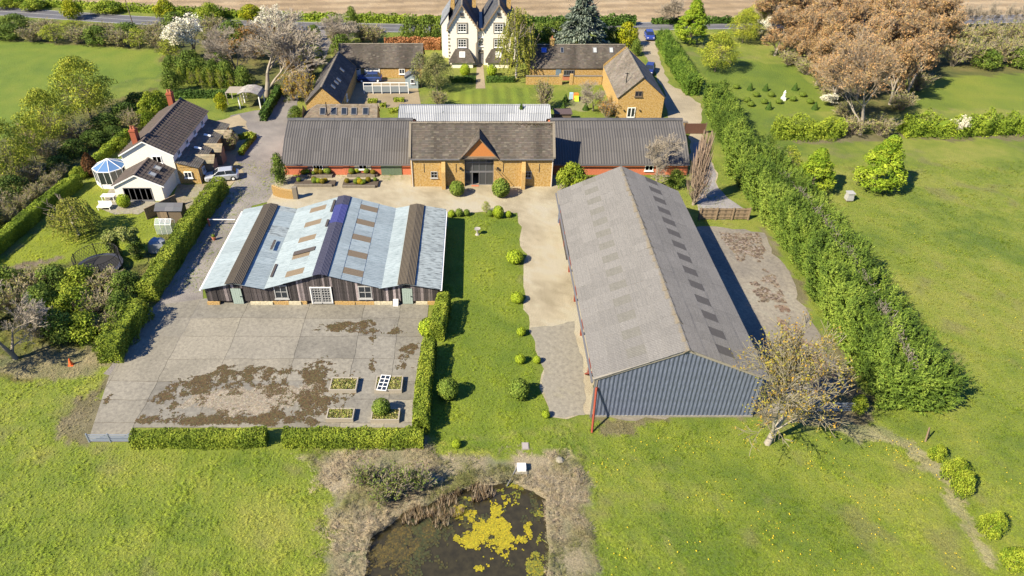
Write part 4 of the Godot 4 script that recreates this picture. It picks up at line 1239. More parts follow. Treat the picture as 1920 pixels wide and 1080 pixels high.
	for s in slopes:
		var e: Vector2 = prof[s[0]]
		var r: Vector2 = prof[s[1]]
		var out_ := 0.15 if s[0] in [0, 6] else (0.0 if s[0] == 2 else 0.12)
		var dir := (e - r).normalized()
		var ev := e + dir * out_
		var lift := 0.05 + (0.06 if s[1] == 3 else 0.0)
		var left: bool = e.x < r.x
		var za := zb - f if left else zf + f
		var zc := zf + f if left else zb - f
		sheet_roof(o, L.call(ev.x, ev.y + lift, za), L.call(ev.x, ev.y + lift, zc), L.call(r.x, r.y + lift, za), rows, s[2], s[3], s[4], patch, 0.26, 0.007)
	# ridge strips of dark corrugated sheet
	var brown := mat("brown_cap", Color(0.16, 0.13, 0.09), 0.85, "grit", 0.6)
	var blue := mat("blue_black_cap", Color(0.1, 0.1, 0.15), 0.7, "soft", 0.8)
	var tarp := mat("blue_sheet", Color(0.1, 0.11, 0.34), 0.6, "soft", 0.8)
	for q in [[1, 0.85, brown], [3, 0.75, blue], [5, 0.85, brown]]:
		var r: Vector2 = prof[q[0]]
		for i in 8:
			var za := zf + 0.42 - i * 1.93
			var b := MB.new()
			var ribs := 12
			for k in ribs * 2:
				var t0 := -1.0 + 1.0 * k / ribs
				var t1 := -1.0 + 1.0 * (k + 1) / ribs
				var y0: float = -absf(t0) * 0.22 * q[1] + (0.05 if k % 2 else 0.0)
				var y1: float = -absf(t1) * 0.22 * q[1] + (0.0 if k % 2 else 0.05)
				b.quad(Vector3(t0 * q[1], y0, 0), Vector3(t1 * q[1], y1, 0), Vector3(t1 * q[1], y1, -1.98), Vector3(t0 * q[1], y0, -1.98))
			part(o, "ridge_sheet", b.done(), tarp if q[0] == 3 and i in [5, 6] else q[2], L.call(r.x, r.y + 0.24 + 0.01 * (i % 2), za))
	partx(o, "missing_panel", unit_box(), hole, Transform3D(Basis(Vector3(1, 0.3, 0).normalized() * 2.4, Vector3(-0.3, 1, 0).normalized() * 0.03, Vector3(0, 0, 0.7)), L.call(-17.5, 3.16, -59.0)))
	for q in [[-20.2, 2.33, -55.6, 2.2], [-21.3, 2.48, -60.3, 1.8], [-15.9, 3.68, -66.0, 2.6], [-15.9, 3.68, -62.9, 1.4]]:
		slab(o, "loose_board", L.call(q[0] - 0.12, q[1], q[2] - q[3]), L.call(q[0] + 0.12, q[1] + 0.06, q[2]), hole)
	# gutters
	slab(o, "gutter", L.call(-3.5, 1.9, zb), L.call(-3.32, 2.02, zf + 0.3), mats["white_paint"])
	slab(o, "gutter", L.call(-26.85, 1.86, zb), L.call(-26.7, 1.98, zf + 0.3), mats["white_paint"])
	slab(o, "valley_gutter", L.call(-9.35, 2.06, zb), L.call(-9.05, 2.16, zf + 0.2), mats["grey_frame"])

func clad(x0: float, x1: float, yb: float, top: Callable, pitch := 0.3, amp := 0.03) -> ArrayMesh:
	var m := MB.new()
	var k := int(round((x1 - x0) / pitch)) * 2
	for i in k:
		var a := lerpf(x0, x1, float(i) / k)
		var b := lerpf(x0, x1, float(i + 1) / k)
		var za := amp if i % 2 else -amp
		m.quad(Vector3(a, yb, za), Vector3(b, yb, -za), Vector3(b, top.call(b), -za), Vector3(a, top.call(a), za))
	return m.done()

func steel_barn() -> void:
	var x0 := 9.5
	var x1 := 22.5
	var z0 := -39.3
	var z1 := -69.6
	var he := 4.35
	var hr := 7.2
	var xm := 16.0
	var o := thing("steel_barn", "long open sided steel barn with grey corrugated roof and blue grey gable", "barn", Vector3(xm, 0, z0))
	var L := func(x: float, y: float, z: float) -> Vector3: return Vector3(x - xm, y, z - z0)
	var roofm := []
	for k in 5:
		var f: float = [0.93, 0.97, 1.0, 1.02, 1.05][k]
		var pm := mat("asbestos_%d" % k, Color(f * 0.88, f * 0.88, f * 0.87), 0.9, "asbestos", 0.22)
		pm.uv1_offset = Vector3(0.17 * k, 0.3 * k, 0.43 * k)
		roofm.append(pm)
	var lite := mat("grey_rooflight", Color(0.1, 0.093, 0.088), 0.6, "soft", 0.8)
	var faint := mat("faint_rooflight", Color(0.19, 0.185, 0.17), 0.8, "grit", 0.5)
	var nu := 28
	var sp := {}
	var sp2 := {}
	for i in 14:
		sp[Vector2i(i * 2 + 1, 2)] = true
		sp2[Vector2i(i * 2, 2)] = true
	sheet_roof(o, L.call(x0 - 0.35, he - 0.15, z1), L.call(x0 - 0.35, he - 0.15, z0 + 0.2), L.call(xm, hr, z1), nu, 5, roofm, sp2, faint, 0.18, 0.03)
	sheet_roof(o, L.call(x1 + 0.35, he - 0.15, z0 + 0.2), L.call(x1 + 0.35, he - 0.15, z1), L.call(xm, hr, z0 + 0.2), nu, 5, roofm, sp, lite, 0.18, 0.03)
	var cap := mat("lichen_cap", Color(0.27, 0.23, 0.165), 0.9, "grit", 0.5)
	for i in nu:
		var za := z0 + 0.25 - i * (30.5 / nu)
		var b := MB.new()
		for k in 8:
			var t0 := -1.0 + k / 4.0
			var t1 := -1.0 + (k + 1) / 4.0
			var y0 := -absf(t0) * 0.2 + 0.1 * (1.0 - t0 * t0)
			var y1 := -absf(t1) * 0.2 + 0.1 * (1.0 - t1 * t1)
			b.quad(Vector3(t0 * 0.42, y0, 0), Vector3(t1 * 0.42, y1, 0), Vector3(t1 * 0.38, y1 - 0.05, -1.12), Vector3(t0 * 0.38, y0 - 0.05, -1.12))
			b.quad(Vector3(t0 * 0.42, y0 - 0.05, 0), Vector3(t1 * 0.42, y1 - 0.05, 0), Vector3(t1 * 0.42, y1, 0), Vector3(t0 * 0.42, y0, 0))
		part(o, "ridge_cap", b.done(), cap, L.call(xm + rng.randf_range(-0.03, 0.03), hr + 0.1 + rng.randf_range(0, 0.04), za))
	# blue-grey cladding: front gable, back gable, right side
	var blue := mat("blue_grey_sheet", Color(0.16, 0.19, 0.275), 0.5, "grit", 1.0)
	blue.uv1_scale = Vector3(0.9, 0.09, 0.9)
	var topf := func(x: float) -> float: return hr - 0.12 - absf(x) * (hr - he) / 6.5
	for i in 13:
		part(o, "cladding_sheet", clad(-6.5 + i, -5.5 + i, 0.1, topf), blue, Vector3(0, 0, 0.02 + 0.006 * (i % 2)))
	for i in 13:
		part(o, "cladding_sheet", clad(-6.5 + i, -5.5 + i, 0.1, topf), blue, Vector3(0, 0, z1 - z0))
	for i in 28:
		part(o, "cladding_sheet", clad(0, 1.08, 0.3, func(_x): return he - 0.25), blue, Vector3(6.5, 0, -i * 1.08), PI / 2)
	var lip := MB.new()
	for s in [-1, 1]:
		lip.hexa([Vector3(s * 6.9, he - 0.32, 0.12), Vector3(0, hr - 0.12, 0.12), Vector3(0, hr - 0.12, 0.0), Vector3(s * 6.9, he - 0.32, 0.0), Vector3(s * 6.9, he - 0.08, 0.12), Vector3(0, hr + 0.1, 0.12), Vector3(0, hr + 0.1, 0.0), Vector3(s * 6.9, he - 0.08, 0.0)])
	part(o, "barge_board", lip.done(), mat("barge_grey", Color(0.4, 0.37, 0.31), 0.8, "grit", 1.0))
	slab(o, "base_strip", Vector3(-6.5, 0, -0.1), Vector3(6.5, 0.14, 0.1), mats["concrete"])
	slab(o, "downpipe", Vector3(-6.75, 0, -0.05), Vector3(-6.6, he - 0.2, 0.12), mats["grey_frame"])
	# red oxide frame
	var red := mat("red_oxide", Color(0.34, 0.06, 0.03), 0.7, "soft", 1.0)
	for z in [-69.3, -64.7, -59.8, -54.7, -49.5, -44.2, -39.7]:
		for s in [-1, 1]:
			slab(o, "post", L.call(xm + s * 6.2 - 0.12, 0, z - 0.12), L.call(xm + s * 6.2 + 0.12, he - 0.1, z + 0.12), red)
			var rf := MB.new()
			rf.hexa([Vector3(s * 6.3, he - 0.45, 0.08), Vector3(0, hr - 0.4, 0.08), Vector3(0, hr - 0.4, -0.08), Vector3(s * 6.3, he - 0.45, -0.08), Vector3(s * 6.3, he - 0.16, 0.08), Vector3(0, hr - 0.1, 0.08), Vector3(0, hr - 0.1, -0.08), Vector3(s * 6.3, he - 0.16, -0.08)])
			part(o, "rafter", rf.done(), red, Vector3(0, 0, z - z0))
	var rk := MB.new()
	rk.tube(Vector3(-6.8, 0, 1.75), Vector3(-6.55, 3.4, 0.1), 0.1, 0.1, 4)
	part(o, "raking_strut", rk.done(), red)
	var rk2 := MB.new()
	rk2.tube(Vector3(-6.5, 0.1, -4.9), Vector3(-6.6, 3.4, -1.6), 0.09, 0.09, 4)
	part(o, "raking_strut", rk2.done(), red)
	for y in [1.2, 2.6, 4.1]:
		slab(o, "side_rail", L.call(x0 + 0.15, y, z1), L.call(x0 + 0.25, y + 0.12, z0 - (26.0 if y < 4 else 0.0)), mats["timber"])
	slab(o, "gutter", L.call(x0 - 0.55, he - 0.42, z1), L.call(x0 - 0.4, he - 0.28, z0 + 0.2), mats["grey_frame"])
	slab(o, "side_panel", L.call(x0 + 0.2, 0, z1 + 0.1), L.call(x0 + 0.3, 3.4, z1 + 7.6), mat("dark_timber", Color(0.06, 0.05, 0.045)))

const STONE_SLATE := [Color(0.075, 0.063, 0.05), Color(0.115, 0.098, 0.08), Color(0.165, 0.14, 0.115)]

func stone_barn() -> void:
	var x0 := -8.2
	var x1 := 9.6
	var zf := -78.66
	var zb := -85.0
	var he := 4.1
	var hr := 7.2
	var zr := -81.83
	var o := thing("stone_barn", "honey stone threshing barn with tall glazed porch and stone slate roof", "barn", Vector3(0.4, 0, zf))
	var L := func(x: float, y: float, z: float) -> Vector3: return Vector3(x - 0.4, y, z - zf)
	var st: Material = mats["stone"]
	# walls in pieces around the porch opening
	slab(o, "wall", L.call(x0, 0, zf - 0.5), L.call(-1.47, he, zf), st)
	slab(o, "wall", L.call(2.2, 0, zf - 0.5), L.call(x1, he, zf), st)
	slab(o, "wall", L.call(x0, 0, zb), L.call(x1, he, zb + 0.5), st)
	for s in [x0, x1]:
		var g := MB.new()
		var a: float = s if s == x0 else s - 0.5
		g.hexa([L.call(a, 0, zf - 0.5), L.call(a + 0.5, 0, zf - 0.5), L.call(a + 0.5, 0, zb + 0.5), L.call(a, 0, zb + 0.5), L.call(a, he + 0.3, zf - 0.5), L.call(a + 0.5, he + 0.3, zf - 0.5), L.call(a + 0.5, he + 0.3, zb + 0.5), L.call(a, he + 0.3, zb + 0.5)])
		g.tri(L.call(a + (0.5 if s == x1 else 0.0), he, zf), L.call(a + (0.5 if s == x1 else 0.0), he, zb), L.call(a + (0.5 if s == x1 else 0.0), hr, zr))
		part(o, "gable_wall", g.done(), st)
	# stone slates
	var eo := 0.25
	var k := (hr - he) / (zf - zr)
	var dl := -2.0
	var dr := 2.85
	part(o, "roof_slope", slates(L.call(x0, he - eo * k + 0.06, zf + eo), L.call(x1, he - eo * k + 0.06, zf + eo), L.call(x1, hr + 0.06, zr), L.call(x0, hr + 0.06, zr), STONE_SLATE, 0.36, 0.22), mats["slate"])
	part(o, "roof_slope", slates(L.call(x1, he - eo * k + 0.06, zb - eo), L.call(x0, he - eo * k + 0.06, zb - eo), L.call(x0, hr + 0.06, zr), L.call(x1, hr + 0.06, zr), STONE_SLATE, 0.36, 0.22), mats["slate"])
	ridge_line(o, L.call(x0 - 0.2, hr + 0.12, zr), L.call(x1 + 0.2, hr + 0.12, zr), 0.2, mats["ridge_stone"], "ridge_stone", 0.45)
	for s in [x0 - 0.18, x1 - 0.1]:
		for i in 12:
			var t := i / 12.0
			var p := Vector3(s, lerpf(he - 0.1, hr, t) + 0.1, lerpf(zf + 0.25, zr, t))
			var cb := MB.new()
			var dz := (zf + 0.25 - zr) / 12.0
			var dy := (hr - he + 0.1) / 12.0
			cb.hexa([L.call(p.x, p.y - 0.1, p.z), L.call(p.x + 0.3, p.y - 0.1, p.z), L.call(p.x + 0.3, p.y + dy - 0.1, p.z - dz * 0.97), L.call(p.x, p.y + dy - 0.1, p.z - dz * 0.97), L.call(p.x, p.y + 0.12, p.z), L.call(p.x + 0.3, p.y + 0.12, p.z), L.call(p.x + 0.3, p.y + dy + 0.12, p.z - dz * 0.97), L.call(p.x, p.y + dy + 0.12, p.z - dz * 0.97)])
			part(o, "coping_stone", cb.done(), mats["ridge_stone"])
	# moss along the ridge and right verge
	for c in [[-7.5, 9.5, 0.0], [5.0, 9.6, 0.25]]:
		var mo := MB.new()
		for i in 420:
			var x := rng.randf_range(c[0], c[1])
			var t: float = 1.0 - rng.randf() * rng.randf() * (0.07 + c[2] * 0.4)
			leaf(mo, L.call(x, lerpf(he, hr, t) + 0.14, lerpf(zf, zr, t)), (Vector3.UP + rand_dir() * 0.6).normalized(), rng.randf_range(0.04, 0.1), 1.2, vary(Color(0.11, 0.07, 0.035) if rng.randf() < 0.7 else Color(0.1, 0.1, 0.03), 0.3))
		var ms := part(o, "moss", mo.done(), mats["plain"])
		ms.set_meta("kind", "stuff")
	# porch gable
	var ax := 0.4
	var ah := 6.72
	var zp := zf + 0.12
	var gb := MB.new()
	var gh := 4.25
	gb.hexa([L.call(-1.85, gh, zp), L.call(2.65, gh, zp), L.call(2.65, gh, zp - 0.3), L.call(-1.85, gh, zp - 0.3), L.call(-1.84, gh + 0.02, zp), L.call(2.64, gh + 0.02, zp), L.call(2.64, gh + 0.02, zp - 0.3), L.call(-1.84, gh + 0.02, zp - 0.3)])
	gb.tri(L.call(-1.85, gh, zp), L.call(2.65, gh, zp), L.call(ax, ah - 0.25, zp))
	gb.tri(L.call(2.65, gh, zp - 0.3), L.call(-1.85, gh, zp - 0.3), L.call(ax, ah - 0.25, zp - 0.3))
	part(o, "brick_gable", gb.done(), mats["orange_brick"])
	for s in [-1, 1]:
		var e := Vector3(ax + s * 2.55, 3.82, 0)
		var a: Vector3 = L.call(e.x, e.y, zp + 0.3)
		var b: Vector3 = L.call(e.x, e.y, zf + eo - 0.3)
		var c: Vector3 = L.call(ax, ah + 0.02, zp + 0.3)
		var d: Vector3 = L.call(ax, ah + 0.02, -81.35)
		if s < 0: part(o, "porch_roof", slates(b, a, c, d, STONE_SLATE, 0.34, 0.22), mats["slate"])
		else: part(o, "porch_roof", slates(a, b, d, c, STONE_SLATE, 0.34, 0.22), mats["slate"])
		var bb := MB.new()
		var q := Vector3(0, 0, 0.06)
		var f0: Vector3 = L.call(e.x, e.y - 0.14, zp + 0.24)
		var f1: Vector3 = L.call(ax, ah - 0.14, zp + 0.24)
		var up := Vector3(0, 0.16, 0)
		if s < 0: bb.hexa([f0, f1, f1 - q, f0 - q, f0 + up, f1 + up, f1 + up - q, f0 + up - q])
		else: bb.hexa([f1, f0, f0 - q, f1 - q, f1 + up, f0 + up, f0 + up - q, f1 + up - q])
		part(o, "barge_board", bb.done(), mats["pale_timber"])
	slab(o, "porch_lintel", L.call(-1.85, 4.1, zf - 0.3), L.call(2.65, 4.27, zp + 0.05), mats["pale_timber"])
	# glazed screen, set back
	var zs := zf - 0.55
	slab(o, "screen_mullion", L.call(-1.47, 0, zs), L.call(-1.35, 4.1, zs + 0.12), mats["grey_frame"])
	slab(o, "screen_mullion", L.call(2.08, 0, zs), L.call(2.2, 4.1, zs + 0.12), mats["grey_frame"])
	for i in range(1, 4):
		var x := -1.35 + 3.43 * i / 4.0
		slab(o, "screen_mullion", L.call(x - 0.04, 0, zs), L.call(x + 0.04, 4.1, zs + 0.1), mats["grey_frame"])
	for y in [0.0, 1.75, 3.1, 3.98]:
		slab(o, "screen_transom", L.call(-1.35, y, zs), L.call(2.08, y + (0.22 if y == 1.75 else 0.1), zs + 0.11), mats["grey_frame"])
	for i in 4:
		for j in 3:
			var xa := -1.35 + 3.43 * i / 4.0 + 0.04
			var ya: float = [0.1, 1.97, 3.2][j]
			var yb: float = [1.75, 3.1, 3.98][j]
			if i == 1 and j == 0: continue
			slab(o, "pane", L.call(xa, ya, zs + 0.03), L.call(xa + 0.78, yb, zs + 0.045), mat("clear_glass", Color(0.05, 0.055, 0.06), 0.05))
	slab(o, "inner_floor", L.call(-1.47, 1.75, zs - 4.5), L.call(2.2, 1.95, zs - 0.3), mats["pale_timber"])
	slab(o, "back_lining", L.call(-7.6, 0, zs - 4.7), L.call(9.0, 4.0, zs - 4.6), mats["grey_frame"])
	slab(o, "door_mat", L.call(-0.6, 0.03, zs + 0.2), L.call(0.3, 0.06, zs + 0.55), mats["red_wall"])
	# buttresses, slits, windows
	for x in [-4.1, 5.9]:
		var b := MB.new()
		b.hexa([L.call(x - 0.24, 0, zf + 0.85), L.call(x + 0.24, 0, zf + 0.85), L.call(x + 0.24, 0, zf), L.call(x - 0.24, 0, zf), L.call(x - 0.24, 2.4, zf + 0.8), L.call(x + 0.24, 2.4, zf + 0.8), L.call(x + 0.24, 3.85, zf), L.call(x - 0.24, 3.85, zf)])
		part(o, "buttress", b.done(), mats["wall_stone"])
	for x in [-6.5, -2.5, 3.4, 7.9]:
		slab(o, "slit_window", L.call(x - 0.05, 2.0, zf - 0.05), L.call(x + 0.05, 3.2, zf + 0.006), mats["iron"])
	window(o, L.call(-5.3, 1.25, zf - 0.04), 0.85, 0.9, 0, mats["old_white"], 2, 2)
	window(o, L.call(6.5, 1.25, zf - 0.04), 0.85, 0.9, 0, mats["old_white"], 2, 2)
	for x in [-8.1, 9.45]:
		slab(o, "downpipe", L.call(x, 0, zf), L.call(x + 0.1, he - 0.1, zf + 0.12), mat("pipe_white", Color(0.55, 0.5, 0.45), 0.6))
	slab(o, "gutter", L.call(x0, he - 0.26, zf + 0.22), L.call(-2.1, he - 0.14, zf + 0.36), mats["grey_frame"])
	slab(o, "gutter", L.call(2.95, he - 0.26, zf + 0.22), L.call(x1, he - 0.14, zf + 0.36), mats["grey_frame"])
	slab(o, "wall_lamp", L.call(-2.1, 2.5, zf), L.call(-1.9, 2.75, zf + 0.25), mats["iron"])
	slab(o, "wall_lamp", L.call(2.55, 2.5, zf), L.call(2.75, 2.75, zf + 0.25), mats["iron"])
	# timber stair beside the porch
	var sb := MB.new()
	sb.tube(L.call(3.9, 1.0, zf + 0.6), L.call(2.3, 2.9, zf + 0.6), 0.04, 0.04, 4)
	sb.tube(L.call(3.9, 0, zf + 0.6), L.call(3.9, 1.0, zf + 0.6), 0.05, 0.05, 4)
	part(o, "handrail", sb.done(), mats["timber"])

func side_barn(side: String) -> void:
	var x0 := -25.2 if side == "left" else 9.85
	var x1 := -8.45 if side == "left" else 27.6
	var zf := -81.9
	var prof := [Vector2(-81.6, 1.68), Vector2(-84.9, 3.72), Vector2(-88.1, 5.0), Vector2(-91.3, 3.72), Vector2(-94.6, 1.68)]
	var o := thing("curved_roof_barn", "red walled low barn with dark corrugated roof left of the stone barn" if side == "left" else "red walled low barn with dark corrugated roof right of the stone barn", "barn", Vector3((x0 + x1) / 2, 0, zf), 0, "low barns flanking the stone barn")
	var cx := (x0 + x1) / 2
	var L := func(x: float, y: float, z: float) -> Vector3: return Vector3(x - cx, y, z - zf)
	var m := MB.new()
	for i in 4:
		var a: Vector2 = prof[i] if i > 0 else Vector2(zf, 1.8)
		var b: Vector2 = prof[i + 1] if i < 3 else Vector2(-94.3, 1.8)
		m.hexa([L.call(x0 + 0.2, 0, a.x), L.call(x1 - 0.05, 0, a.x), L.call(x1 - 0.05, 0, b.x), L.call(x0 + 0.2, 0, b.x), L.call(x0 + 0.2, a.y - 0.08, a.x), L.call(x1 - 0.05, a.y - 0.08, a.x), L.call(x1 - 0.05, b.y - 0.08, b.x), L.call(x0 + 0.2, b.y - 0.08, b.x)])
	part(o, "wall", m.done(), mats["red_wall"])
	var rm := []
	for k in 4:
		var f: float = [0.47, 0.52, 0.56, 0.5][k]
		var pm := mat("barn_sheet_%d" % k, Color(f, f * 0.98, f * 0.97), 0.9, "asbestos", 0.4)
		pm.uv1_offset = Vector3(0.2 * k, 0.1, 0.3 * k)
		rm.append(pm)
	var nu := 17
	for i in 4:
		var a: Vector2 = prof[i]
		var b: Vector2 = prof[i + 1]
		if i < 2: sheet_roof(o, L.call(x0, a.y, a.x), L.call(x1, a.y, a.x), L.call(x0, b.y, b.x), nu, 2, rm, {}, null, 0.33, 0.035)
		else: sheet_roof(o, L.call(x1, b.y, b.x), L.call(x0, b.y, b.x), L.call(x1, a.y, a.x), nu, 2, rm, {}, null, 0.33, 0.055)
	ridge_line(o, L.call(x0, 5.1, -88.1), L.call(x1, 5.1, -88.1), 0.35, mat("dark_ridge", Color(0.08, 0.08, 0.085), 0.8), "ridge_cap", 1.0)
	slab(o, "gutter", L.call(x0, 1.56, -81.56), L.call(x1, 1.68, -81.44), mats["grey_frame"])
	if side == "left":
		window(o, L.call(-20.6, 0.75, zf - 0.04), 1.3, 0.85, 0, mats["white_paint"], 3, 1)
		for s in [-1, 1]: slab(o, "shutter", L.call(-20.6 + s * 1.05 - 0.28, 0.72, zf), L.call(-20.6 + s * 1.05 + 0.28, 1.58, zf + 0.06), mat("shutter_grey", Color(0.2, 0.13, 0.12)))
		window(o, L.call(-14.75, 0.8, zf - 0.04), 1.1, 0.7, 0, mats["white_paint"], 2, 1)
		for s in [-1, 1]: slab(o, "shutter", L.call(-14.75 + s * 0.85 - 0.22, 0.78, zf), L.call(-14.75 + s * 0.85 + 0.22, 1.5, zf + 0.06), mats["cream"])
		door(o, L.call(-16.9, 0, zf), 0.8, 1.6, 0, mats["red_wall"])
		for i in 6: slab(o, "green_board", L.call(-12.4 + i * 0.45, 0, zf), L.call(-12.4 + i * 0.45 + 0.44, 1.62, zf + 0.07 + 0.01 * (i % 2)), mat("green_board", Color(0.14, 0.2, 0.13), 0.8, "soft", 1.0))
	else:
		window(o, L.call(22.5, 0.6, zf - 0.04), 1.1, 0.8, 0, mats["white_paint"], 2, 1)

# ---------------------------------------------------------------- houses
const BROWN_TILE := [Color(0.09, 0.07, 0.06), Color(0.12, 0.095, 0.08), Color(0.15, 0.12, 0.1)]

func pantile(a: Vector3, b: Vector3, c: Vector3, d: Vector3, col: Color, step := 0.62) -> ArrayMesh:
	# bold interlocking tiles: rolls running up the slope
	var m := MB.new()
	var nn := (b - a).cross(d - a).normalized()
	var k := maxi(2, int(a.distance_to(b) / step))
	var rows := maxi(2, int(a.distance_to(d) / 0.38))
	for i in k:
		for j in rows:
			var t0 := float(j) / rows
			var t1 := float(j + 1) / rows
			var q := vary(col, 0.14)
			var l0 := a.lerp(d, t0)
			var r0 := b.lerp(c, t0)
			var l1 := a.lerp(d, t1)
			var r1 := b.lerp(c, t1)
			var xs := [0.0, 0.62, 0.74, 0.88, 1.0]
			var hs := [0.0, 0.0, 0.08, 0.08, 0.0]
			for s in 4:
				var u0: float = (i + xs[s]) / k
				var u1: float = (i + xs[s + 1]) / k
				m.quad(l0.lerp(r0, u0) + nn * (hs[s] + 0.03), l0.lerp(r0, u1) + nn * (hs[s + 1] + 0.03), l1.lerp(r1, u1) + nn * hs[s + 1], l1.lerp(r1, u0) + nn * hs[s], q)
	m.quadn(a - nn * 0.03, b - nn * 0.03, c - nn * 0.03, d - nn * 0.03, nn, col)
	return m.done()

func white_house() -> void:
	var o := thing("white_house", "white rendered house with brown tiled roofs beside the lane", "house", Vector3(-41, 0, -79.4))
	var L := func(x: float, y: float, z: float) -> Vector3: return Vector3(x + 41, y, z + 79.4)
	var W: Material = mats["render_white"]
	var at := Vector3(41, 0, 79.4)
	var body := part(o, "wall", shell(-44.3, -37.9, -79.4, -93.1, 4.15, 5.9, "z", -41.1), W, at)
	part(o, "extension_wall", shell(-44.0, -38.2, -74.94, -79.38, 2.12, 3.58, "z", -41.0), W, at)
	var dark := Color(0.11, 0.087, 0.075)
	var light := dark
	for r in [[-44.3, -41.1, -37.9, -79.4, -93.1, 4.15, 5.9, 0.25], [-44.0, -41.0, -38.2, -74.94, -79.38, 2.12, 3.58, 0.2]]:
		var kl: float = (r[6] - r[5]) / (r[1] - r[0])
		var ov: float = r[7]
		var zb: float = r[4] - (ov if r[3] < -76 else 0.0)
		part(o, "roof_slope", pantile(L.call(r[0] - ov, r[5] - ov * kl + 0.06, zb), L.call(r[0] - ov, r[5] - ov * kl + 0.06, r[3] + ov), L.call(r[1], r[6] + 0.06, r[3] + ov), L.call(r[1], r[6] + 0.06, zb), light), mats["slate"])
		part(o, "roof_slope", pantile(L.call(r[2] + ov, r[5] - ov * kl + 0.06, r[3] + ov), L.call(r[2] + ov, r[5] - ov * kl + 0.06, zb), L.call(r[1], r[6] + 0.06, zb), L.call(r[1], r[6] + 0.06, r[3] + ov), dark), mats["slate"])
		ridge_line(o, L.call(r[1], r[6] + 0.14, r[3] + ov), L.call(r[1], r[6] + 0.14, zb), 0.16, mat("brown_ridge", Color(0.13, 0.1, 0.085), 0.9))
		for s in [-1, 1]:
			var bb := MB.new()
			var e: Vector3 = L.call(r[1] + s * (r[1] - r[0] + ov), r[5] - ov * kl - 0.12, r[3] + ov)
			var f: Vector3 = L.call(r[1], r[6] - 0.12, r[3] + ov)
			var q := Vector3(0, 0, 0.05)
			var up := Vector3(0, 0.17, 0)
			bb.hexa([e, f, f - q, e - q, e + up, f + up, f + up - q, e + up - q] if s < 0 else [f, e, e - q, f - q, f + up, e + up, e + up - q, f + up - q])
			part(o, "barge_board", bb.done(), mats["white_paint"])
	chimney(o, L.call(-42.3, 5.0, -80.3), 0.7, 0.9, 2.1, mats["brick_red"], 2)
	chimney(o, L.call(-42.2, 5.0, -92.6), 0.7, 0.9, 2.1, mats["brick_red"], 2)
	window(o, L.call(-39.95, 2.95, -79.44), 1.15, 0.95, 0, mats["white_paint"], 2, 1)
	for i in 4: window(o, L.call(-37.9, 3.15, -81.2 - i * 3.1), 0.9, 0.75, PI / 2, mats["white_paint"], 2, 1)
	var bf := window(o, L.call(-41.25, 0.1, -74.98), 3.4, 1.75, 0, mats["grey_frame"], 5, 1, "folding_doors", 0.1)
	bf.name = "folding_doors"
	for i in 2: rooflight(o, L.call(-39.5, 2.98, -76.2 - i * 1.7), Vector3(-1, 0.52, 0), Vector3(0, 0, -1), 0.8, 0.9, mats["grey_frame"], mat("pale_glass", Color(0.4, 0.42, 0.4), 0.2))
	# stone wing with lean-to roof
	part(o, "wing_wall", box_mesh(Vector3(-37.88, 0, -92.8), Vector3(-35.15, 2.25, -79.5)), mats["stone"], at)
	var wt := MB.new()
	wt.hexa([L.call(-37.9, 2.2, -79.5), L.call(-35.15, 2.2, -79.5), L.call(-35.15, 2.2, -92.8), L.call(-37.9, 2.2, -92.8), L.call(-37.9, 3.0, -79.5), L.call(-35.15, 2.25, -79.5), L.call(-35.15, 2.25, -92.8), L.call(-37.9, 3.0, -92.8)])
	part(o, "wing_top", wt.done(), mats["stone"])
	var grey := [Color(0.14, 0.125, 0.1), Color(0.18, 0.16, 0.13), Color(0.22, 0.2, 0.16)]
	part(o, "wing_roof", slates(L.call(-34.95, 2.28, -79.25), L.call(-34.95, 2.28, -93.0), L.call(-37.9, 3.08, -93.0), L.call(-37.9, 3.08, -79.25), grey), mats["slate"])
	for zc in [-82.3, -85.6, -90.0]:
		var g := MB.new()
		g.hexa([L.call(-35.2, 0, zc + 0.8), L.call(-34.0, 0, zc + 0.8), L.call(-34.0, 0, zc - 0.8), L.call(-35.2, 0, zc - 0.8), L.call(-35.2, 2.0, zc + 0.8), L.call(-34.0, 2.0, zc + 0.8), L.call(-34.0, 2.0, zc - 0.8), L.call(-35.2, 2.0, zc - 0.8)])
		part(o, "porch", g.done(), mats["pale_timber"])
		part(o, "porch_roof", slates(L.call(-36.6, 1.95, zc + 1.1), L.call(-33.75, 1.95, zc + 1.1), L.call(-33.75, 2.75, zc), L.call(-36.6, 2.75, zc), [Color(0.3, 0.25, 0.16), Color(0.36, 0.3, 0.2), Color(0.4, 0.34, 0.24)]), mats["slate"])
		part(o, "porch_roof", slates(L.call(-33.75, 1.95, zc - 1.1), L.call(-36.6, 1.95, zc - 1.1), L.call(-36.6, 2.75, zc), L.call(-33.75, 2.75, zc), grey), mats["slate"])
	window(o, L.call(-36.6, 0.85, -79.46), 1.0, 0.85, 0, mats["white_paint"], 2, 1)
	window(o, L.call(-35.12, 0.9, -80.9), 0.8, 0.8, PI / 2, mats["white_paint"], 2, 1)
	for z in [-84.0, -88.0]: rooflight(o, L.call(-36.5, 2.78, z), Vector3(-1, 0.27, 0), Vector3(0, 0, -1), 0.35, 0.9, mats["white_paint"], mats["white_paint"])
	slab(o, "downpipe", L.call(-35.12, 0, -79.46), L.call(-35.0, 2.2, -79.34), mats["iron"])
	# conservatory
	var c := thing("conservatory", "white framed octagonal glass conservatory on the white house's left side", "conservatory", Vector3(-46.5, 0, -79.9))
	var r0 := 2.0
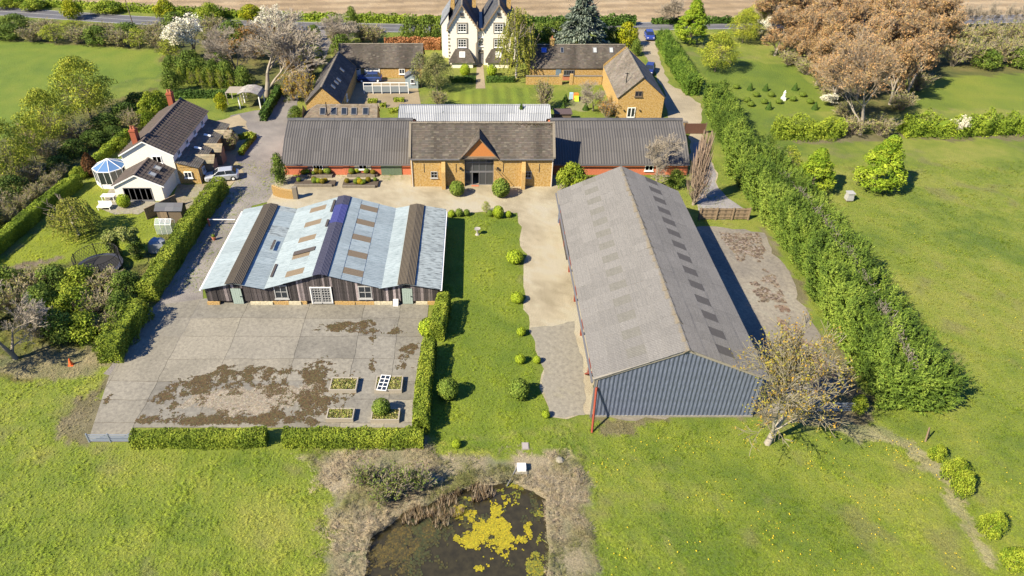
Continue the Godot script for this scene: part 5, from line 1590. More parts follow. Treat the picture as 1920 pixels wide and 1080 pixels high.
	for i in 8:
		var a := TAU * (i + 0.5) / 8.0
		var b := TAU * (i + 1.5) / 8.0
		var p := Vector3(cos(a) * r0, 0, sin(a) * r0)
		var q := Vector3(cos(b) * r0, 0, sin(b) * r0)
		var up := Vector3(0, 2.3, 0)
		var tip := Vector3(0, 3.3, 0)
		var fr := MB.new()
		fr.tube(p, p + up, 0.07, 0.07, 4)
		fr.tube(p + up, q + up, 0.07, 0.07, 4)
		fr.tube(p + up, tip, 0.05, 0.05, 4)
		fr.tube((p + q) / 2 + Vector3(0, 0.6, 0), (p + q) / 2 + up, 0.04, 0.04, 4)
		fr.hexa([p, q, q * 0.96, p * 0.96, p + Vector3(0, 0.6, 0), q + Vector3(0, 0.6, 0), q * 0.96 + Vector3(0, 0.6, 0), p * 0.96 + Vector3(0, 0.6, 0)])
		part(c, "frame", fr.done(), mats["white_paint"])
		var g := MB.new()
		g.quad(q * 0.98 + Vector3(0, 0.6, 0), p * 0.98 + Vector3(0, 0.6, 0), p * 0.98 + up, q * 0.98 + up)
		part(c, "pane", g.done(), glass_mat())
		var g2 := MB.new()
		g2.tri(q + up, p + up, tip)
		part(c, "roof_pane", g2.done(), mat("blue_glass", Color(0.1, 0.19, 0.36), 0.08))

func court_left() -> void:
	var o := thing("garage_range", "long stone slate roofed garage range with white doors behind the court", "outbuilding", Vector3(-16, 0, -118.2))
	var at := Vector3(16, 0, 118.2)
	part(o, "wall", shell(-23.6, -9.4, -118.2, -125.2, 1.9, 4.7, "x", -121.8), mats["stone"], at)
	var r := Node3D.new()
	r.name = "roof"
	o.add_child(r)
	r.position = at
	gable_roof(r, -23.6, -9.4, -118.2, -125.2, 1.9, 4.7, "x", STONE_SLATE, mats["ridge_stone"], 0.2, -121.8)
	for x in [-21.2, -17.9]:
		var d := Node3D.new()
		d.name = "garage_door"
		o.add_child(d, true)
		d.position = Vector3(x + 16, 0, 0.02)
		for k in 5: part(d, "panel", box_mesh(Vector3(-1.3, k * 0.33 + 0.02, 0), Vector3(1.3, k * 0.33 + 0.32, 0.06)), mats["white_paint"])
		part(d, "pane", box_mesh(Vector3(-1.1, 1.42, 0.03), Vector3(1.1, 1.6, 0.075)), glass_mat())
	window(o, Vector3(3.2, 0.7, 0), 1.0, 0.9, 0, mats["white_paint"], 2, 1)
	# dark wing
	var w := thing("stone_wing", "steep dark roofed stone wing with gable facing the yard, left court", "house", Vector3(-23, 0, -100.3))
	var wa := Vector3(23, 0, 100.3)
	part(w, "wall", shell(-25.6, -20.4, -100.3, -117.0, 2.5, 4.95, "z", -23.0), mats["stone"], wa)
	var wr := Node3D.new()
	wr.name = "roof"
	w.add_child(wr)
	wr.position = wa
	gable_roof(wr, -25.6, -20.4, -100.3, -116.5, 2.5, 4.95, "z", [Color(0.07, 0.065, 0.065), Color(0.1, 0.092, 0.088), Color(0.14, 0.125, 0.115)], mats["ridge_stone"], 0.15, -23.0)
	for q in [[0.45, -103.2], [0.5, -105.3], [0.55, -106.8], [0.5, -111.0]]:
		rooflight(w, Vector3(2.6 * q[0], 4.95 - 2.45 * q[0] + 0.12, q[1] + 100.3), Vector3(-1, 0.94, 0), Vector3(0, 0, -1), 0.6, 0.8, mats["grey_frame"], mat("pale_glass", Color(0.4, 0.42, 0.4), 0.2))
	door(w, Vector3(2.62, 0, -2.2), 1.0, 1.9, PI / 2, mats["grey_frame"])
	window(w, Vector3(2.6, 0.9, -5.2), 1.0, 1.0, PI / 2, mats["white_paint"], 2, 2)
	# low studio with five roof windows
	var s := thing("studio", "low hipped stone slate roof with five roof windows behind the left barn", "outbuilding", Vector3(-19.8, 0, -96.7))
	part(s, "wall", shell(-25.2, -14.4, -94.9, -98.6, 1.9, 3.7, "x", -96.75), mats["stone"], Vector3(19.8, 0, 96.7))
	var tan_ := [Color(0.2, 0.16, 0.115), Color(0.26, 0.21, 0.155), Color(0.3, 0.25, 0.19)]
	part(s, "roof_slope", slates(Vector3(-5.6, 1.85, 2.0), Vector3(5.5, 1.85, 2.0), Vector3(5.5, 3.8, 0), Vector3(-3.2, 3.8, 0), tan_), mats["slate"])
	part(s, "roof_slope", slates(Vector3(5.5, 1.85, -2.1), Vector3(-5.6, 1.85, -2.1), Vector3(-3.2, 3.8, 0), Vector3(5.5, 3.8, 0), tan_), mats["slate"])
	part(s, "roof_hip", slates(Vector3(-5.6, 1.85, -2.1), Vector3(-5.6, 1.85, 2.0), Vector3(-3.2, 3.8, 0), Vector3(-3.21, 3.8, -0.01), tan_), mats["slate"])
	for x in [-1.6, 0.0, 1.5, 2.9, 4.6]: rooflight(s, Vector3(x - 0.8, 3.02, 0.82), Vector3(0, 0.98, -1), Vector3.RIGHT, 0.85, 1.1, mats["grey_frame"])
	var fl := MB.new()
	fl.tube(Vector3(-1.7, 2.6, 1.3), Vector3(-1.7, 4.6, 1.3), 0.07, 0.07, 7)
	part(s, "flue", fl.done(), mats["iron"])
	# white metal roofed shed
	var m := thing("metal_roofed_shed", "long low shed with white corrugated roof behind the stone barn", "shed", Vector3(-0.2, 0, -97.6))
	part(m, "wall", shell(-11.0, 10.6, -94.6, -100.6, 2.15, 3.15, "x", -97.6), mats["cream"], Vector3(0.2, 0, 97.6))
	var wm := []
	for k in 3: wm.append(mat("white_sheet_%d" % k, Color(0.38 + 0.04 * k, 0.4 + 0.04 * k, 0.42 + 0.04 * k), 0.6, "soft", 0.5))
	sheet_roof(m, Vector3(-11.1, 2.12, 3.2), Vector3(11.0, 2.12, 3.2), Vector3(-11.1, 3.2, 0), 21, 2, wm, {}, null, 0.25, 0.04)
	sheet_roof(m, Vector3(11.0, 2.12, -3.2), Vector3(-11.1, 2.12, -3.2), Vector3(11.0, 3.2, 0), 21, 2, wm, {}, null, 0.25, 0.04)
	for x in [-8.0, -1.5, 5.0]: window(m, Vector3(x, 0.9, 3.0), 1.2, 0.8, 0, mats["white_paint"], 2, 1)
	slab(m, "gutter", Vector3(-11.1, 2.0, 3.22), Vector3(11.0, 2.1, 3.32), mats["terracotta"])

func court_right() -> void:
	var o := thing("stone_cottage_range", "long stone slate roofed cottage range right of the manor", "house", Vector3(17, 0, -117))
	var at := Vector3(-17, 0, 117)
	part(o, "wall", shell(9.3, 25.2, -117.0, -124.4, 2.2, 4.9, "x", -120.7), mats["stone"], at)
	var r := Node3D.new()
	r.name = "roof"
	o.add_child(r)
	r.position = at
	gable_roof(r, 9.3, 25.4, -117.0, -124.4, 2.2, 4.9, "x", STONE_SLATE, mats["ridge_stone"], 0.2, -120.7)
	for q in [[-5.4, 1.0, mat("blue_blind", Color(0.05, 0.12, 0.5), 0.2)], [-2.3, 0.55, null], [3.3, 0.7, mat("pale_glass", Color(0.4, 0.42, 0.4), 0.2)], [6.1, 0.7, mat("pale_glass", Color(0.4, 0.42, 0.4), 0.2)]]:
		rooflight(o, Vector3(q[0], 4.25, -2.75), Vector3(0, 0.73, -1), Vector3.RIGHT, q[1], 1.1, mats["grey_frame"], q[2])
	chimney(o, Vector3(-4.0, 4.4, -3.7), 0.7, 0.6, 1.6, mats["stone"], 1)
	window(o, Vector3(-1.2, 0.9, 0), 1.8, 0.9, 0, mats["grey_frame"], 4, 1)
	door(o, Vector3(-3.0, 0, 0), 0.9, 1.9, 0, mat("blue_door", Color(0.14, 0.2, 0.25)))
	slab(o, "brick_panel", Vector3(-2.3, 0, -0.02), Vector3(0.6, 0.85, 0.05), mats["terracotta"])
	slab(o, "opening", Vector3(5.6, 0, -0.05), Vector3(6.6, 1.9, 0.012), mats["iron"])
	var b := thing("stone_cottage", "tall stone gabled cottage with one upper window beside the gravel drive", "house", Vector3(24.7, 0, -100.55))
	var ba := Vector3(-24.7, 0, 100.55)
	part(b, "wall", shell(21.3, 28.2, -100.55, -115.5, 3.3, 6.3, "z", 24.6), mats["stone"], ba)
	var br := Node3D.new()
	br.name = "roof"
	b.add_child(br)
	br.position = ba
	gable_roof(br, 21.3, 28.2, -100.55, -114.2, 3.3, 6.3, "z", [Color(0.17, 0.145, 0.115), Color(0.22, 0.19, 0.155), Color(0.27, 0.235, 0.195)], mats["ridge_stone"], 0.18, 24.6)
	window(b, Vector3(-0.45, 3.45, 0), 1.1, 0.85, 0, mats["timber"], 2, 1)
	door(b, Vector3(-1.2, 0.1, 0), 1.2, 1.65, 0, mats["white_paint"], "glazed_door", true)
	for i in 2: slab(b, "coach_lamp", Vector3(-2.4 + i * 2.4, 1.2, 0), Vector3(-2.25 + i * 2.4, 1.4, 0.2), mats["iron"])
	var f := MB.new()
	f.tube(Vector3(-2.0, 4.2, -2.4), Vector3(-2.0, 6.2, -2.4), 0.08, 0.08, 7)
	f.tube(Vector3(-2.3, 6.1, -2.4), Vector3(-1.7, 6.1, -2.4), 0.05, 0.05, 5)
	part(b, "flue", f.done(), mats["iron"])
	# gardens' stone walls
	var w := thing("garden_wall", "long low honey stone garden wall before the cottage range", "wall", Vector3(15, 0, -115.1))
	slab(w, "stonework", Vector3(-6.6, 0, -0.2), Vector3(-0.6, 1.4, 0.2), mats["stone"])
	slab(w, "stonework", Vector3(0.9, 0, -0.2), Vector3(6.2, 1.4, 0.2), mats["stone"])
	for x in [-6.6, -0.6]: pass
	for i in 12:
		var xa := -6.65 + i * 0.5
		slab(w, "coping_stone", Vector3(xa, 1.4, -0.25), Vector3(xa + 0.48, 1.5, 0.25), mats["ridge_stone"])
		if i < 11: slab(w, "coping_stone", Vector3(0.85 + i * 0.49, 1.4, -0.25), Vector3(0.85 + i * 0.49 + 0.47, 1.5, 0.25), mats["ridge_stone"])
	for x in [-0.75, 1.05]: slab(w, "gate_pier", Vector3(x - 0.25, 0, -0.28), Vector3(x + 0.25, 1.75, 0.28), mats["wall_stone"])

func manor() -> void:
	var zf := -124.9
	var o := thing("manor_house", "tall twin gabled cream manor house with dark slate valley roofs", "house", Vector3(0.9, 0, zf))
	var W := mat("cream_render", Color(0.8, 0.76, 0.66), 0.85, "faint", 0.25)
	var zb := -13.5
	# two gabled ranges with a link between
	for q in [[-5.85, -3.4, -0.6], [0.45, 3.05, 6.1]]:
		part(o, "wall", shell(q[0], q[2], 0, zb, 6.4, 10.3, "z", q[1]), W)
		var dark := [Color(0.055, 0.06, 0.075), Color(0.08, 0.085, 0.1), Color(0.11, 0.115, 0.13)]
		var pale := [Color(0.2, 0.22, 0.25), Color(0.25, 0.27, 0.3), Color(0.3, 0.32, 0.35)]
		var k: float = 3.9 / (q[1] - q[0])
		part(o, "roof_slope", slates(Vector3(q[0] - 0.25, 6.4 - 0.25 * k + 0.06, zb), Vector3(q[0] - 0.25, 6.4 - 0.25 * k + 0.06, 0.3), Vector3(q[1], 10.36, 0.3), Vector3(q[1], 10.36, zb), dark), mats["slate"])
		part(o, "roof_slope", slates(Vector3(q[2] + 0.25, 6.4 - 0.25 * k + 0.06, 0.3), Vector3(q[2] + 0.25, 6.4 - 0.25 * k + 0.06, zb), Vector3(q[1], 10.36, zb), Vector3(q[1], 10.36, 0.3), dark), mats["slate"])
		ridge_line(o, Vector3(q[1], 10.42, 0.3), Vector3(q[1], 10.42, zb), 0.16, mats["ridge_stone"])
		for s in [-1, 1]:
			var e := Vector3(q[0] - 0.28 if s < 0 else q[2] + 0.28, 6.0, 0.34)
			var f := Vector3(q[1], 10.22, 0.34)
			var up := Vector3(0, 0.3, 0)
			var d := Vector3(0, 0, 0.1)
			var bb := MB.new()
			bb.hexa([e, f, f - d, e - d, e + up, f + up, f + up - d, e + up - d] if s < 0 else [f, e, e - d, f - d, f + up, e + up, e + up - d, f + up - d])
			for i in 9:
				var p := e.lerp(f, (i + 0.5) / 9.5)
				bb.box(p + Vector3(-0.1, -0.22, -0.1), p + Vector3(0.1, 0.02, -0.03))
			part(o, "barge_board", bb.done(), mats["pale_timber"])
		var g := mat("stone_frame", Color(0.3, 0.26, 0.2), 0.85, "grit", 1.0)
		window(o, Vector3(q[1], 8.5, 0.0), 0.6, 0.6, 0, g, 1, 1)
		for y in [5.85, 3.2]:
			var wd := window(o, Vector3(q[1], y, 0.0), 1.5, 1.4, 0, mats["white_paint"], 3, 3)
			part(wd, "surround", box_mesh(Vector3(-0.95, -0.22, -0.02), Vector3(-0.77, 1.6, 0.12)), g)
			part(wd, "surround", box_mesh(Vector3(0.77, -0.22, -0.02), Vector3(0.95, 1.6, 0.12)), g)
			part(wd, "surround", box_mesh(Vector3(-0.77, 1.42, -0.02), Vector3(0.77, 1.6, 0.12)), g)
		# bay with hipped slate roof
		var by := Node3D.new()
		by.name = "bay"
		o.add_child(by, true)
		by.position = Vector3(q[1], 0, 0)
		part(by, "bay_wall", box_mesh(Vector3(-1.9, 0, 0.02), Vector3(1.9, 1.0, 1.6)), W)
		part(by, "bay_roof", slates(Vector3(-2.3, 1.0, 1.9), Vector3(2.3, 1.0, 1.9), Vector3(1.2, 2.9, 0.05), Vector3(-1.2, 2.9, 0.05), STONE_SLATE), mats["slate"])
		part(by, "bay_roof", slates(Vector3(-2.3, 1.0, 0.05), Vector3(-2.3, 1.0, 1.9), Vector3(-1.2, 2.9, 0.06), Vector3(-1.2, 2.9, 0.05), STONE_SLATE), mats["slate"])
		part(by, "bay_roof", slates(Vector3(2.3, 1.0, 1.9), Vector3(2.3, 1.0, 0.05), Vector3(1.2, 2.9, 0.05), Vector3(1.2, 2.9, 0.06), STONE_SLATE), mats["slate"])
		rooflight(by, Vector3(0, 2.1, 0.85), Vector3(0, 1.9, -1.85), Vector3.RIGHT, 1.0, 1.1, mats["white_paint"], mat("pale_glass", Color(0.4, 0.42, 0.4), 0.2))
		for i in 10:
			slab(o, "quoin", Vector3(q[0] - 0.04, 0.3 + i * 0.6, -0.3), Vector3(q[0] + (0.35 if i % 2 else 0.22), 0.6 + i * 0.6, 0.03), g) if q[0] < 0 else null
	part(o, "link_wall", box_mesh(Vector3(-0.58, 0, -12), Vector3(0.43, 6.0, -0.35)), W)
	slab(o, "link_roof", Vector3(-0.58, 6.0, -12), Vector3(0.43, 6.15, -0.3), mats["grey_frame"])
	slab(o, "parapet", Vector3(-0.6, 6.0, -0.34), Vector3(0.45, 6.4, -0.2), mats["pale_timber"])
	var g2 := mat("stone_frame", Color(0.3, 0.26, 0.2))
	window(o, Vector3(-0.05, 3.3, -0.32), 0.85, 1.5, 0, mats["white_paint"], 2, 3)
	door(o, Vector3(-0.05, 0.1, -0.33), 0.9, 2.0, 0, mats["grey_frame"])
	window(o, Vector3(-0.05, 2.2, -0.32), 0.8, 0.4, 0, g2, 2, 1)
	var pp := MB.new()
	pp.tube(Vector3(-0.7, 0, 0.12), Vector3(-0.7, 7.6, 0.12), 0.07, 0.07, 6)
	pp.tube(Vector3(-0.95, 0.2, 0.12), Vector3(-0.95, 3.9, 0.12), 0.06, 0.06, 6)
	pp.tube(Vector3(-0.95, 3.9, 0.12), Vector3(0.0, 4.8, 0.0), 0.06, 0.06, 6)
	part(o, "drainpipe", pp.done(), mats["ridge_stone"])
	chimney(o, Vector3(-1.3, 8.6, -6.0), 0.7, 1.6, 3.6, mats["stone"], 2)
	chimney(o, Vector3(4.9, 8.6, -5.0), 0.7, 1.6, 3.6, mats["stone"], 2)
	chimney(o, Vector3(-5.2, 7.6, -8.0), 0.7, 1.6, 4.0, mats["stone"], 2)
	part(o, "rear_wing", shell(-7.2, -5.87, -4.0, -13.0, 6.0, 8.0, "z", -5.9), W)
	part(o, "rear_roof", slates(Vector3(-7.4, 5.9, -13.1), Vector3(-7.4, 5.9, -3.9), Vector3(-5.7, 8.3, -3.9), Vector3(-5.7, 8.3, -13.1), [Color(0.2, 0.22, 0.25), Color(0.25, 0.27, 0.3), Color(0.3, 0.32, 0.35)]), mats["slate"])

# ---------------------------------------------------------------- planting
func hedges() -> void:
	hedge("clipped_hedge", "tall clipped green hedge between the lane and the white house garden", PackedVector2Array([Vector2(-31.89, -77.25), Vector2(-32.49, -66.04), Vector2(-32.45, -57.86), Vector2(-32.48, -54.61)]), 1.9, 2.2, BEECH, 210, 0.07, 0.14)
	hedge("loose_hedge", "loose yellow green hedge end at the yard's left corner", PackedVector2Array([Vector2(-32.26, -52.41), Vector2(-32.58, -49.01), Vector2(-32.47, -45.6)]), 2.3, 2.1, BEECH, 190, 0.075, 0.32)
	hedge("clipped_hedge", "clipped yellow green hedge along the front of the yard, left length", PackedVector2Array([Vector2(-26.74, -36.41), Vector2(-21.4, -36.41), Vector2(-16.3, -36.52)]), 1.2, 1.35, BEECH, 260, 0.065, 0.22)
	hedge("clipped_hedge", "clipped yellow green hedge along the front of the yard, right length", PackedVector2Array([Vector2(-15, -36.52), Vector2(-9.72, -36.41), Vector2(-4.09, -36.41)]), 1.3, 1.4, BEECH, 260, 0.065, 0.22)
	hedge("clipped_hedge", "clipped hedge running up the yard's right side from the front hedge", PackedVector2Array([Vector2(-4.36, -37.34), Vector2(-4.37, -41.76), Vector2(-4.2, -47.01)]), 1.35, 1.9, BEECH, 250, 0.065, 0.12)
	hedge("clipped_hedge", "clipped hedge against the timber shed's right front corner", PackedVector2Array([Vector2(-3.65, -48.63), Vector2(-3.31, -51.35), Vector2(-3.14, -53.58)]), 1.4, 2.1, BEECH, 250, 0.065, 0.1)
	hedge("clipped_hedge", "long clipped hedge on the left edge of the white house lawn", PackedVector2Array([Vector2(-52.97, -58.81), Vector2(-52.43, -63.86), Vector2(-51.81, -71.34), Vector2(-50.69, -78.94)]), 1.5, 1.7, SPRING, 200, 0.07, 0.1)
	hedge("clipped_hedge", "clipped hedge below the conservatory garden, curving to the terrace", PackedVector2Array([Vector2(-50.94, -81.58), Vector2(-50.65, -87.93), Vector2(-50.34, -93.56)]), 1.2, 1.4, SPRING, 70, 0.12, 0.12)
	hedge("conifer_hedge", "huge overgrown conifer hedge sloping down the field's edge", PackedVector2Array([Vector2(35.9, -83.42), Vector2(36.23, -72.98), Vector2(36.54, -64.07), Vector2(36.54, -56.48), Vector2(36.27, -49.39), Vector2(36.04, -43.37), Vector2(35.89, -39.81)]), 5.4, 3.9, CONIFER, 13, 0.085, 0.25, 0.75)
	hedge("conifer_hedge", "narrower far length of the conifer hedge beside the brown gates", PackedVector2Array([Vector2(37.59, -106.11), Vector2(36.32, -94.11), Vector2(35.34, -83.42)]), 3.2, 3.3, CONIFER, 13, 0.085, 0.22, 0.6)
	hedge("conifer_hedge", "clipped conifer hedge along the far gravel drive", PackedVector2Array([Vector2(36, -136.64), Vector2(35.51, -120.39), Vector2(35.29, -109.77)]), 2.3, 2.8, [Color(0.04, 0.08, 0.012), Color(0.09, 0.16, 0.025), Color(0.15, 0.22, 0.035)], 14, 0.08, 0.12, 0.5)
	hedge("field_hedge", "bright green field hedge left of the big poplar trunk", PackedVector2Array([Vector2(42.91, -93.92), Vector2(46.8, -93.56), Vector2(52.66, -94.3)]), 2.8, 2.3, [Color(0.07, 0.11, 0.015), Color(0.14, 0.195, 0.022), Color(0.22, 0.27, 0.032)], 90, 0.11, 0.5)
	hedge("field_hedge", "long green field hedge right of the big poplar trunk", PackedVector2Array([Vector2(61.99, -94.67), Vector2(69.77, -94.67), Vector2(78.91, -95.61), Vector2(93.3, -95.99)]), 2.8, 2.3, SPRING, 85, 0.11, 0.5)
	hedge("roadside_hedge", "dark green hedge between the far road and the stubble field, left length", PackedVector2Array([Vector2(-129.3, -169.28), Vector2(-101.34, -165.55), Vector2(-76.27, -160.64), Vector2(-53.7, -156.38), Vector2(-31.11, -153.11), Vector2(-7.33, -151.12)]), 1.6, 1.5, SPRING, 22, 0.2, 0.3)
	hedge("roadside_hedge", "dark hedge along the road behind the manor and the cedar", PackedVector2Array([Vector2(7.49, -149.56), Vector2(18.66, -149.56), Vector2(33.34, -150.33)]), 1.8, 1.8, DARKGREEN, 30, 0.2, 0.3)
	hedge("roadside_hedge", "low dark hedge at the far gate by the road", PackedVector2Array([Vector2(37.09, -151.12), Vector2(45.88, -151.12), Vector2(59.66, -151.91)]), 1.4, 1.2, DARKGREEN, 24, 0.2, 0.3)
	hedge("copper_hedge", "russet brown beech hedge behind the garage range", PackedVector2Array([Vector2(-17.47, -134.01), Vector2(-12.1, -134.66), Vector2(-6.84, -134.01)]), 1.8, 2.0, [Color(0.16, 0.07, 0.03), Color(0.26, 0.12, 0.06), Color(0.33, 0.17, 0.09)], 55, 0.16, 0.15)
	hedge("box_hedge", "low dark box hedge left of the manor's garden path", PackedVector2Array([Vector2(-4.65, -116.42), Vector2(-0.09, -116.42)]), 1.4, 0.9, DARKGREEN, 50, 0.12, 0.06)
	hedge("box_hedge", "low dark box hedge right of the manor's garden path", PackedVector2Array([Vector2(1.73, -116.42), Vector2(6.66, -116.42)]), 1.4, 0.9, DARKGREEN, 50, 0.12, 0.06)
	hedge("garden_hedge", "dark hedge across the upper garden behind the white house", PackedVector2Array([Vector2(-49.42, -108.84), Vector2(-44.48, -109.07), Vector2(-40.14, -109.07)]), 1.0, 1.3, DARKGREEN, 45, 0.14, 0.1)
	hedge("garden_hedge", "clipped dark hedge beside the garden pavilion on the lane", PackedVector2Array([Vector2(-32.19, -99.33), Vector2(-32.29, -105.22), Vector2(-32.37, -110.72)]), 1.1, 1.5, DARKGREEN, 45, 0.14, 0.1)
	hedge("garden_hedge", "small yellow green clipped hedge on the lane's edge", PackedVector2Array([Vector2(-32.37, -87.6), Vector2(-32.22, -90.33), Vector2(-31.99, -93.56)]), 0.7, 0.8, BEECH, 70, 0.12, 0.1)
	hedge("garden_hedge", "short yellow green hedge facing the house porches", PackedVector2Array([Vector2(-34.1, -92.82), Vector2(-32.4, -93.92)]), 0.7, 0.8, BEECH, 70, 0.12, 0.1)
	for q in [[PackedVector2Array([Vector2(-17.34, -107.01), Vector2(-15.8, -107.01)]), "leftmost yellow green box hedge in the small parterre"], [PackedVector2Array([Vector2(-13.28, -107.46), Vector2(-11.57, -107.46)]), "yellow green box hedge below the white pergola"], [PackedVector2Array([Vector2(-15.26, -105.22), Vector2(-14.25, -105.22)]), "small box hedge block in the middle of the parterre"], [PackedVector2Array([Vector2(-13.48, -102.63), Vector2(-11.9, -103.49)]), "box hedge beside the white roofed shed's end"]]:
		hedge("box_hedge", q[1], q[0], 1.0, 0.6, BEECH, 60, 0.11, 0.06, 0.0, null, "hedge", "parterre hedges")
	# grey dead wood showing along the conifer hedge's top
	var d := MB.new()
	var path := PackedVector2Array([Vector2(36.38, -73.81), Vector2(36.95, -65.68), Vector2(36.73, -55.89), Vector2(35.9, -47.57), Vector2(34.87, -40.75)])
	for i in path.size() - 1:
		for k in 260:
			var p := path[i].lerp(path[i + 1], rng.randf())
			var w := clampf(0.5 + nz(p.x, p.y, 30.0, 4.0) * 1.4, 0.05, 1.0)
			if rng.randf() > w: continue
			var q := Vector3(p.x + rng.randfn(0, 0.22), rng.randf_range(4.0, 4.5), p.y + rng.randfn(0, 0.22))
			var e := q + Vector3(rng.randfn(0, 0.25), rng.randf_range(0.1, 0.4), rng.randfn(0, 0.25))
			d.tube(q, e, 0.035, 0.015, 3, vary(Color(0.3, 0.265, 0.21), 0.25))
	meta(part(self, "dead_branches", d.done(), mats["plain"]), "seam of bare grey branches along the top of the conifer hedge", "branches", "", "stuff")

func trees() -> void:
	tree("hornbeam_tree", "large bright green egg shaped tree alone in the right field", "tree", "hornbeam", Vector3(50.37, 0, -77.81), Vector2(6.33, 7.48))
	tree("hornbeam_tree", "smaller bright green tree left of the lone field tree", "tree", "hornbeam", Vector3(42.22, 0, -77.81), Vector2(5.39, 5.75))
	tree("young_tree", "thin pale leafed tree against the conifer hedge", "tree", "thin", Vector3(39.94, 0, -80.84), Vector2(3.88, 4.7))
	tree("hornbeam_tree", "tall bright green tree near the road behind the gravel drive", "tree", "hornbeam", Vector3(41.67, 0, -137.31), Vector2(7.29, 8.51))
	tree("airy_tree", "light green spreading tree on the topiary lawn", "tree", "airy", Vector3(42.19, 0, -121.48), Vector2(7.55, 7))
	tree("airy_tree", "pale green tree behind the topiary lawn", "tree", "airy", Vector3(52.19, 0, -137.98), Vector2(6.9, 6.61))
	tree("airy_tree", "green tree at the left end of the poplar grove by the road", "tree", "airy", Vector3(58.45, 0, -146.52), Vector2(6.59, 6.46))
	tree("bare_tree", "dark bare tree beside the far field, left of the tall green tree", "tree", "bare0", Vector3(41.6, 0, -151.12), Vector2(6.76, 6.18))
	# orange poplar grove
	var gp := [[Vector3(55.78, 0, -130.23), Vector2(7.38, 9.51)], [Vector3(58.56, 0, -124.86), Vector2(7.52, 10.5)], [Vector3(61.78, 0, -120.93), Vector2(7.9, 11.32)], [Vector3(65.03, 0, -117.19), Vector2(8.07, 11.94)], [Vector3(70.35, 0, -117.19), Vector2(8.07, 12.43)], [Vector3(76.19, 0, -119.31), Vector2(7.44, 11.23)], [Vector3(82.79, 0, -125.44), Vector2(7.17, 10.35)], [Vector3(61.68, 0, -139.35), Vector2(7.8, 10.87)], [Vector3(66.63, 0, -137.98), Vector2(7.74, 11.18)], [Vector3(71.49, 0, -136.64), Vector2(8.09, 11.48)], [Vector3(76.19, 0, -134.66), Vector2(8, 11.55)], [Vector3(81.09, 0, -133.37), Vector2(7.94, 11.48)], [Vector3(88.09, 0, -136.64), Vector2(7.68, 10.36)], [Vector3(56.6, 0, -106.11), Vector2(7.3, 10.02)], [Vector3(57.42, 0, -114.63), Vector2(6.67, 9.31)], [Vector3(65.77, 0, -106.11), Vector2(7.3, 11.27)], [Vector3(71.27, 0, -111.68), Vector2(6.71, 10.48)], [Vector3(61.51, 0, -108.38), Vector2(7.59, 11.41)], [Vector3(59.4, 0, -142.86), Vector2(8.61, 10.66)], [Vector3(66.14, 0, -145.04), Vector2(9.15, 10.58)], [Vector3(72.98, 0, -145.77), Vector2(9.19, 10.42)], [Vector3(79.21, 0, -145.04), Vector2(9.15, 10.58)], [Vector3(85.39, 0, -144.3), Vector2(9.11, 10.74)], [Vector3(90.98, 0, -143.58), Vector2(8.64, 10.12)], [Vector3(72.33, 0, -125.44), Vector2(8.71, 11.92)], [Vector3(68.02, 0, -127.8), Vector2(8.85, 11.36)], [Vector3(63.33, 0, -129.61), Vector2(8.55, 10.92)], [Vector3(56.71, 0, -127.8), Vector2(5.9, 6.85)], [Vector3(58.6, 0, -121.21), Vector2(5.65, 6.9)], [Vector3(73.1, 0, -117.19), Vector2(7.34, 9.77)]]
	for i in gp.size():
		tree("poplar_tree", "rust orange budding poplar in the dense grove on the right", "tree", "poplar%d" % (i % 2), gp[i][0], gp[i][1], "poplar grove")
	tree("poplar_tree", "great pale trunked budding poplar standing in the field hedge", "tree", "poplar2", Vector3(55.93, 0, -94.67), Vector2(14.78, 15.96))
	for q in [[Vector3(85.74, 0, -124.29), Vector2(5.77, 5.83)], [Vector3(90.01, 0, -124.86), Vector2(5.98, 5.29)], [Vector3(94.6, 0, -125.44), Vector2(6, 5.67)], [Vector3(99.41, 0, -126.61), Vector2(6.05, 5.52)], [Vector3(103.99, 0, -127.2), Vector2(6.07, 5.35)], [Vector3(94.11, 0, -136.64), Vector2(6.23, 4.42)], [Vector3(99.7, 0, -137.31), Vector2(6.25, 4.63)], [Vector3(105.85, 0, -137.98), Vector2(6.28, 4.45)]]:
		tree("grey_bush", "grey green scrub bush right of the poplar grove", "bush", "brush", q[0], q[1], "scrub right of the grove")
	for q in [[Vector3(90.83, 0, -123.15), Vector2(5.72, 3.4)], [Vector3(96.91, 0, -123.72), Vector2(5.36, 3.6)]]:
		tree("green_bush", "low green bush at the right field's far edge", "bush", "shrub", q[0], q[1], "bushes at the far field edge")
	for q in [[Vector3(96.14, 0, -146.52), Vector2(3.3, 5.44)], [Vector3(99.64, 0, -147.27), Vector2(3.31, 5.46)], [Vector3(102.95, 0, -147.27), Vector2(3.31, 5.26)], [Vector3(106.71, 0, -148.02), Vector2(3.32, 5.48)], [Vector3(109.81, 0, -148.02), Vector2(3.32, 5.27)], [Vector3(112.92, 0, -148.02), Vector2(3.32, 5.27)]]:
		tree("bare_sapling", "pale bare sapling in the roadside row at the far right", "tree", "bare1", q[0], q[1], "bare saplings far right")
	tree("blossom_bush", "white blossom bush under the poplar grove's left edge", "bush", "blossom", Vector3(56.43, 0, -140.04), Vector2(4.66, 4.69))
	tree("blossom_bush", "low white blossom bush beside the topiary lawn's right corner", "bush", "blossom", Vector3(56.08, 0, -105.67), Vector2(3.38, 2.26))
	tree("blossom_bush", "small white blossom bush in the long field hedge", "bush", "blossom", Vector3(69.18, 0, -94.3), Vector2(2.48, 3.25))
